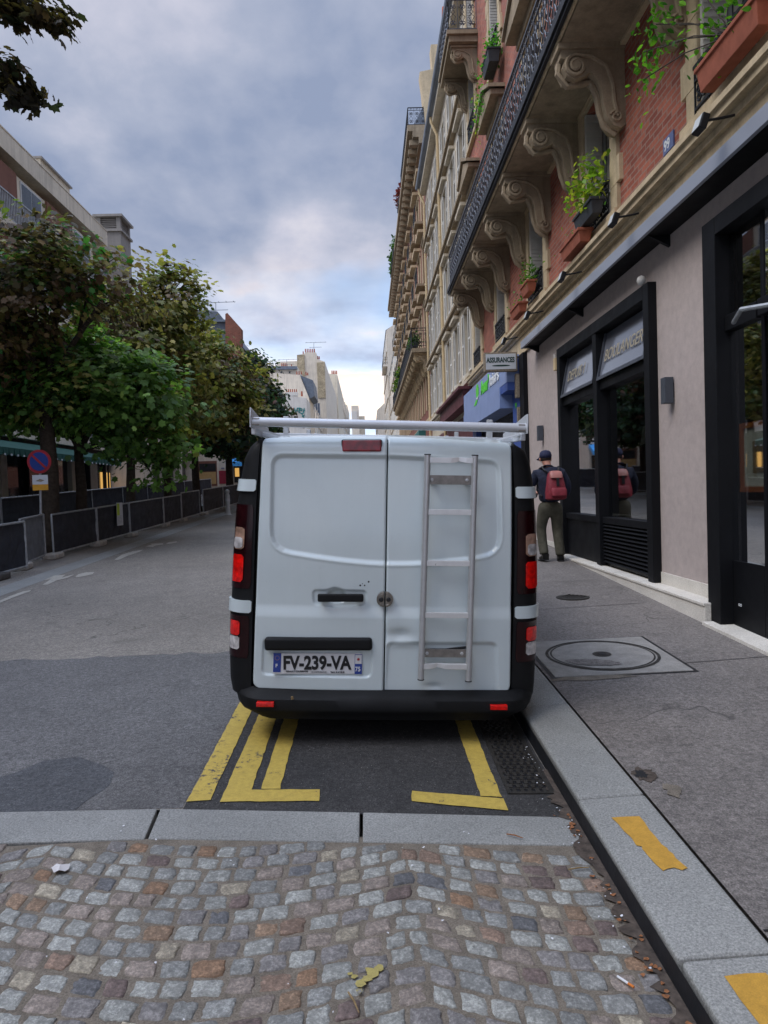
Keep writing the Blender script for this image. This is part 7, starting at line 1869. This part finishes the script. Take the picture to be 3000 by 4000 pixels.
# jacket
jn = [(0, 0.0, .90, .20, .15), (0, .0, 1.05, .19, .14), (0, -.01, 1.22, .205, .145), (0, .0, 1.36, .19, .13), (-.005, .03, 1.455, .10, .085), (-.012, .055, 1.50, .068, .068),
      (-.20, .03, 1.375, .082), (-.275, .04, 1.20, .070), (-.285, .10, 1.06, .064), (-.20, .20, 1.03, .052), (-.165, .25, 1.045, .045),
      (.20, .03, 1.375, .082), (.285, .03, 1.20, .072), (.295, .09, 1.06, .066), (.21, .19, 1.02, .052), (.165, .24, 1.035, .045)]
je = [(0, 1), (1, 2), (2, 3), (3, 4), (4, 5), (3, 6), (6, 7), (7, 8), (8, 9), (9, 10), (3, 11), (11, 12), (12, 13), (13, 14), (14, 15)]
skin_mesh('jacket', jn, je, 'jacket_navy', man)
tn = [(0, 0, .96, .185, .14), (0, -.005, .86, .19, .15), (-.105, .02, .76, .105, .11), (-.13, .085, .52, .088, .085), (-.125, .05, .32, .078, .08), (-.115, -.01, .14, .075, .078), (-.115, -.02, .105, .072, .075),
      (.105, .01, .76, .105, .11), (.115, .05, .50, .088, .085), (.125, .0, .28, .080, .08), (.135, -.035, .12, .078, .08), (.135, -.037, .085, .074, .076)]
te = [(0, 1), (1, 2), (2, 3), (3, 4), (4, 5), (5, 6), (1, 7), (7, 8), (8, 9), (9, 10), (10, 11)]
skin_mesh('trousers', tn, te, 'olive_cloth', man)
for (a, tz, lift) in ((ankL, toeL, .03), (ankR, toeR, .0)):
    sn = [(a[0], a[1]-.035, .05+lift, .042, .045), (a[0], a[1], .06+lift*.8, .048, .05), ((a[0]+tz[0])/2, (a[1]+tz[1])/2+.02, .045+lift*.4, .045, .038), (tz[0], tz[1]+.03, .036, .040, .028)]
    sh = skin_mesh('shoe', sn, [(0, 1), (1, 2), (2, 3)], 'shoe', man, 1)
    mb = MB(); mb.prism([(a[0]-.04, a[1]-.08, .004+lift), (a[0]+.04, a[1]-.08, .004+lift), (tz[0]+.045, tz[1]-.02, .004), (tz[0]+.035, tz[1]+.08, .004), (tz[0]-.035, tz[1]+.08, .004), (tz[0]-.045, tz[1]-.02, .004)], (0, 0, .016)); mb.build('sole', 'rubber', sh, world=False)
# backpack (worn: a thing of its own)
bp = thing('backpack', 'dark red rucksack with pale pink flap on the back of the walking man', 'backpack', (PXm, PYm-.2, PAVE(PXm, PYm)+1.0), local=True)
bp.location = (PXm, PYm, PAVE(PXm, PYm))
def prof_ring(z, w, y0, y1, cx=.035, n=20, e=.5):
    out = []
    for k in range(n):
        a = 2*PI*k/n; c, s_ = math.cos(a), math.sin(a); out.append((cx+w*math.copysign(abs(c)**e, c), (y0+y1)/2+(y1-y0)/2*math.copysign(abs(s_)**e, s_), z))
    return out
loft([prof_ring(.965, .12, -.29, -.13), prof_ring(.985, .152, -.33, -.12), prof_ring(1.08, .155, -.34, -.12), prof_ring(1.20, .135, -.32, -.12), prof_ring(1.32, .115, -.28, -.11), prof_ring(1.38, .095, -.24, -.12), prof_ring(1.395, .05, -.20, -.14)]).build('bag', 'bag_red', bp, world=False, smooth='auto')
loft([prof_ring(1.015, .10, -.375, -.30, .055), prof_ring(1.03, .115, -.39, -.30, .055), prof_ring(1.12, .115, -.385, -.30, .055), prof_ring(1.15, .10, -.36, -.30, .055)]).build('front_pocket', 'bag_red', bp, world=False, smooth='auto')
loft([[(x*1.0, y-.0, z) for x, y, z in prof_ring(1.30, .088, -.325, -.24, .035)], prof_ring(1.34, .098, -.315, -.20, .035), prof_ring(1.395, .09, -.275, -.15, .035), prof_ring(1.41, .05, -.24, -.17, .035)]).build('flap', 'bag_pink', bp, world=False, smooth='auto')
MB().box(.02, .06, -.355, -.33, 1.17, 1.30).build('buckle_strap', 'ink', bp, world=False, bevel=.003)
for s in (-1, 1):
    mb = MB(); mb.tube([(s*.09+.02, -.14, 1.38), (s*.13, -.05, 1.475), (s*.14, .08, 1.44), (s*.15, .15, 1.30), (s*.17, .12, 1.12), (s*.15, -.10, 1.02)], .016, 8); mb.build('shoulder_strap', 'ink', bp, world=False, smooth=True)
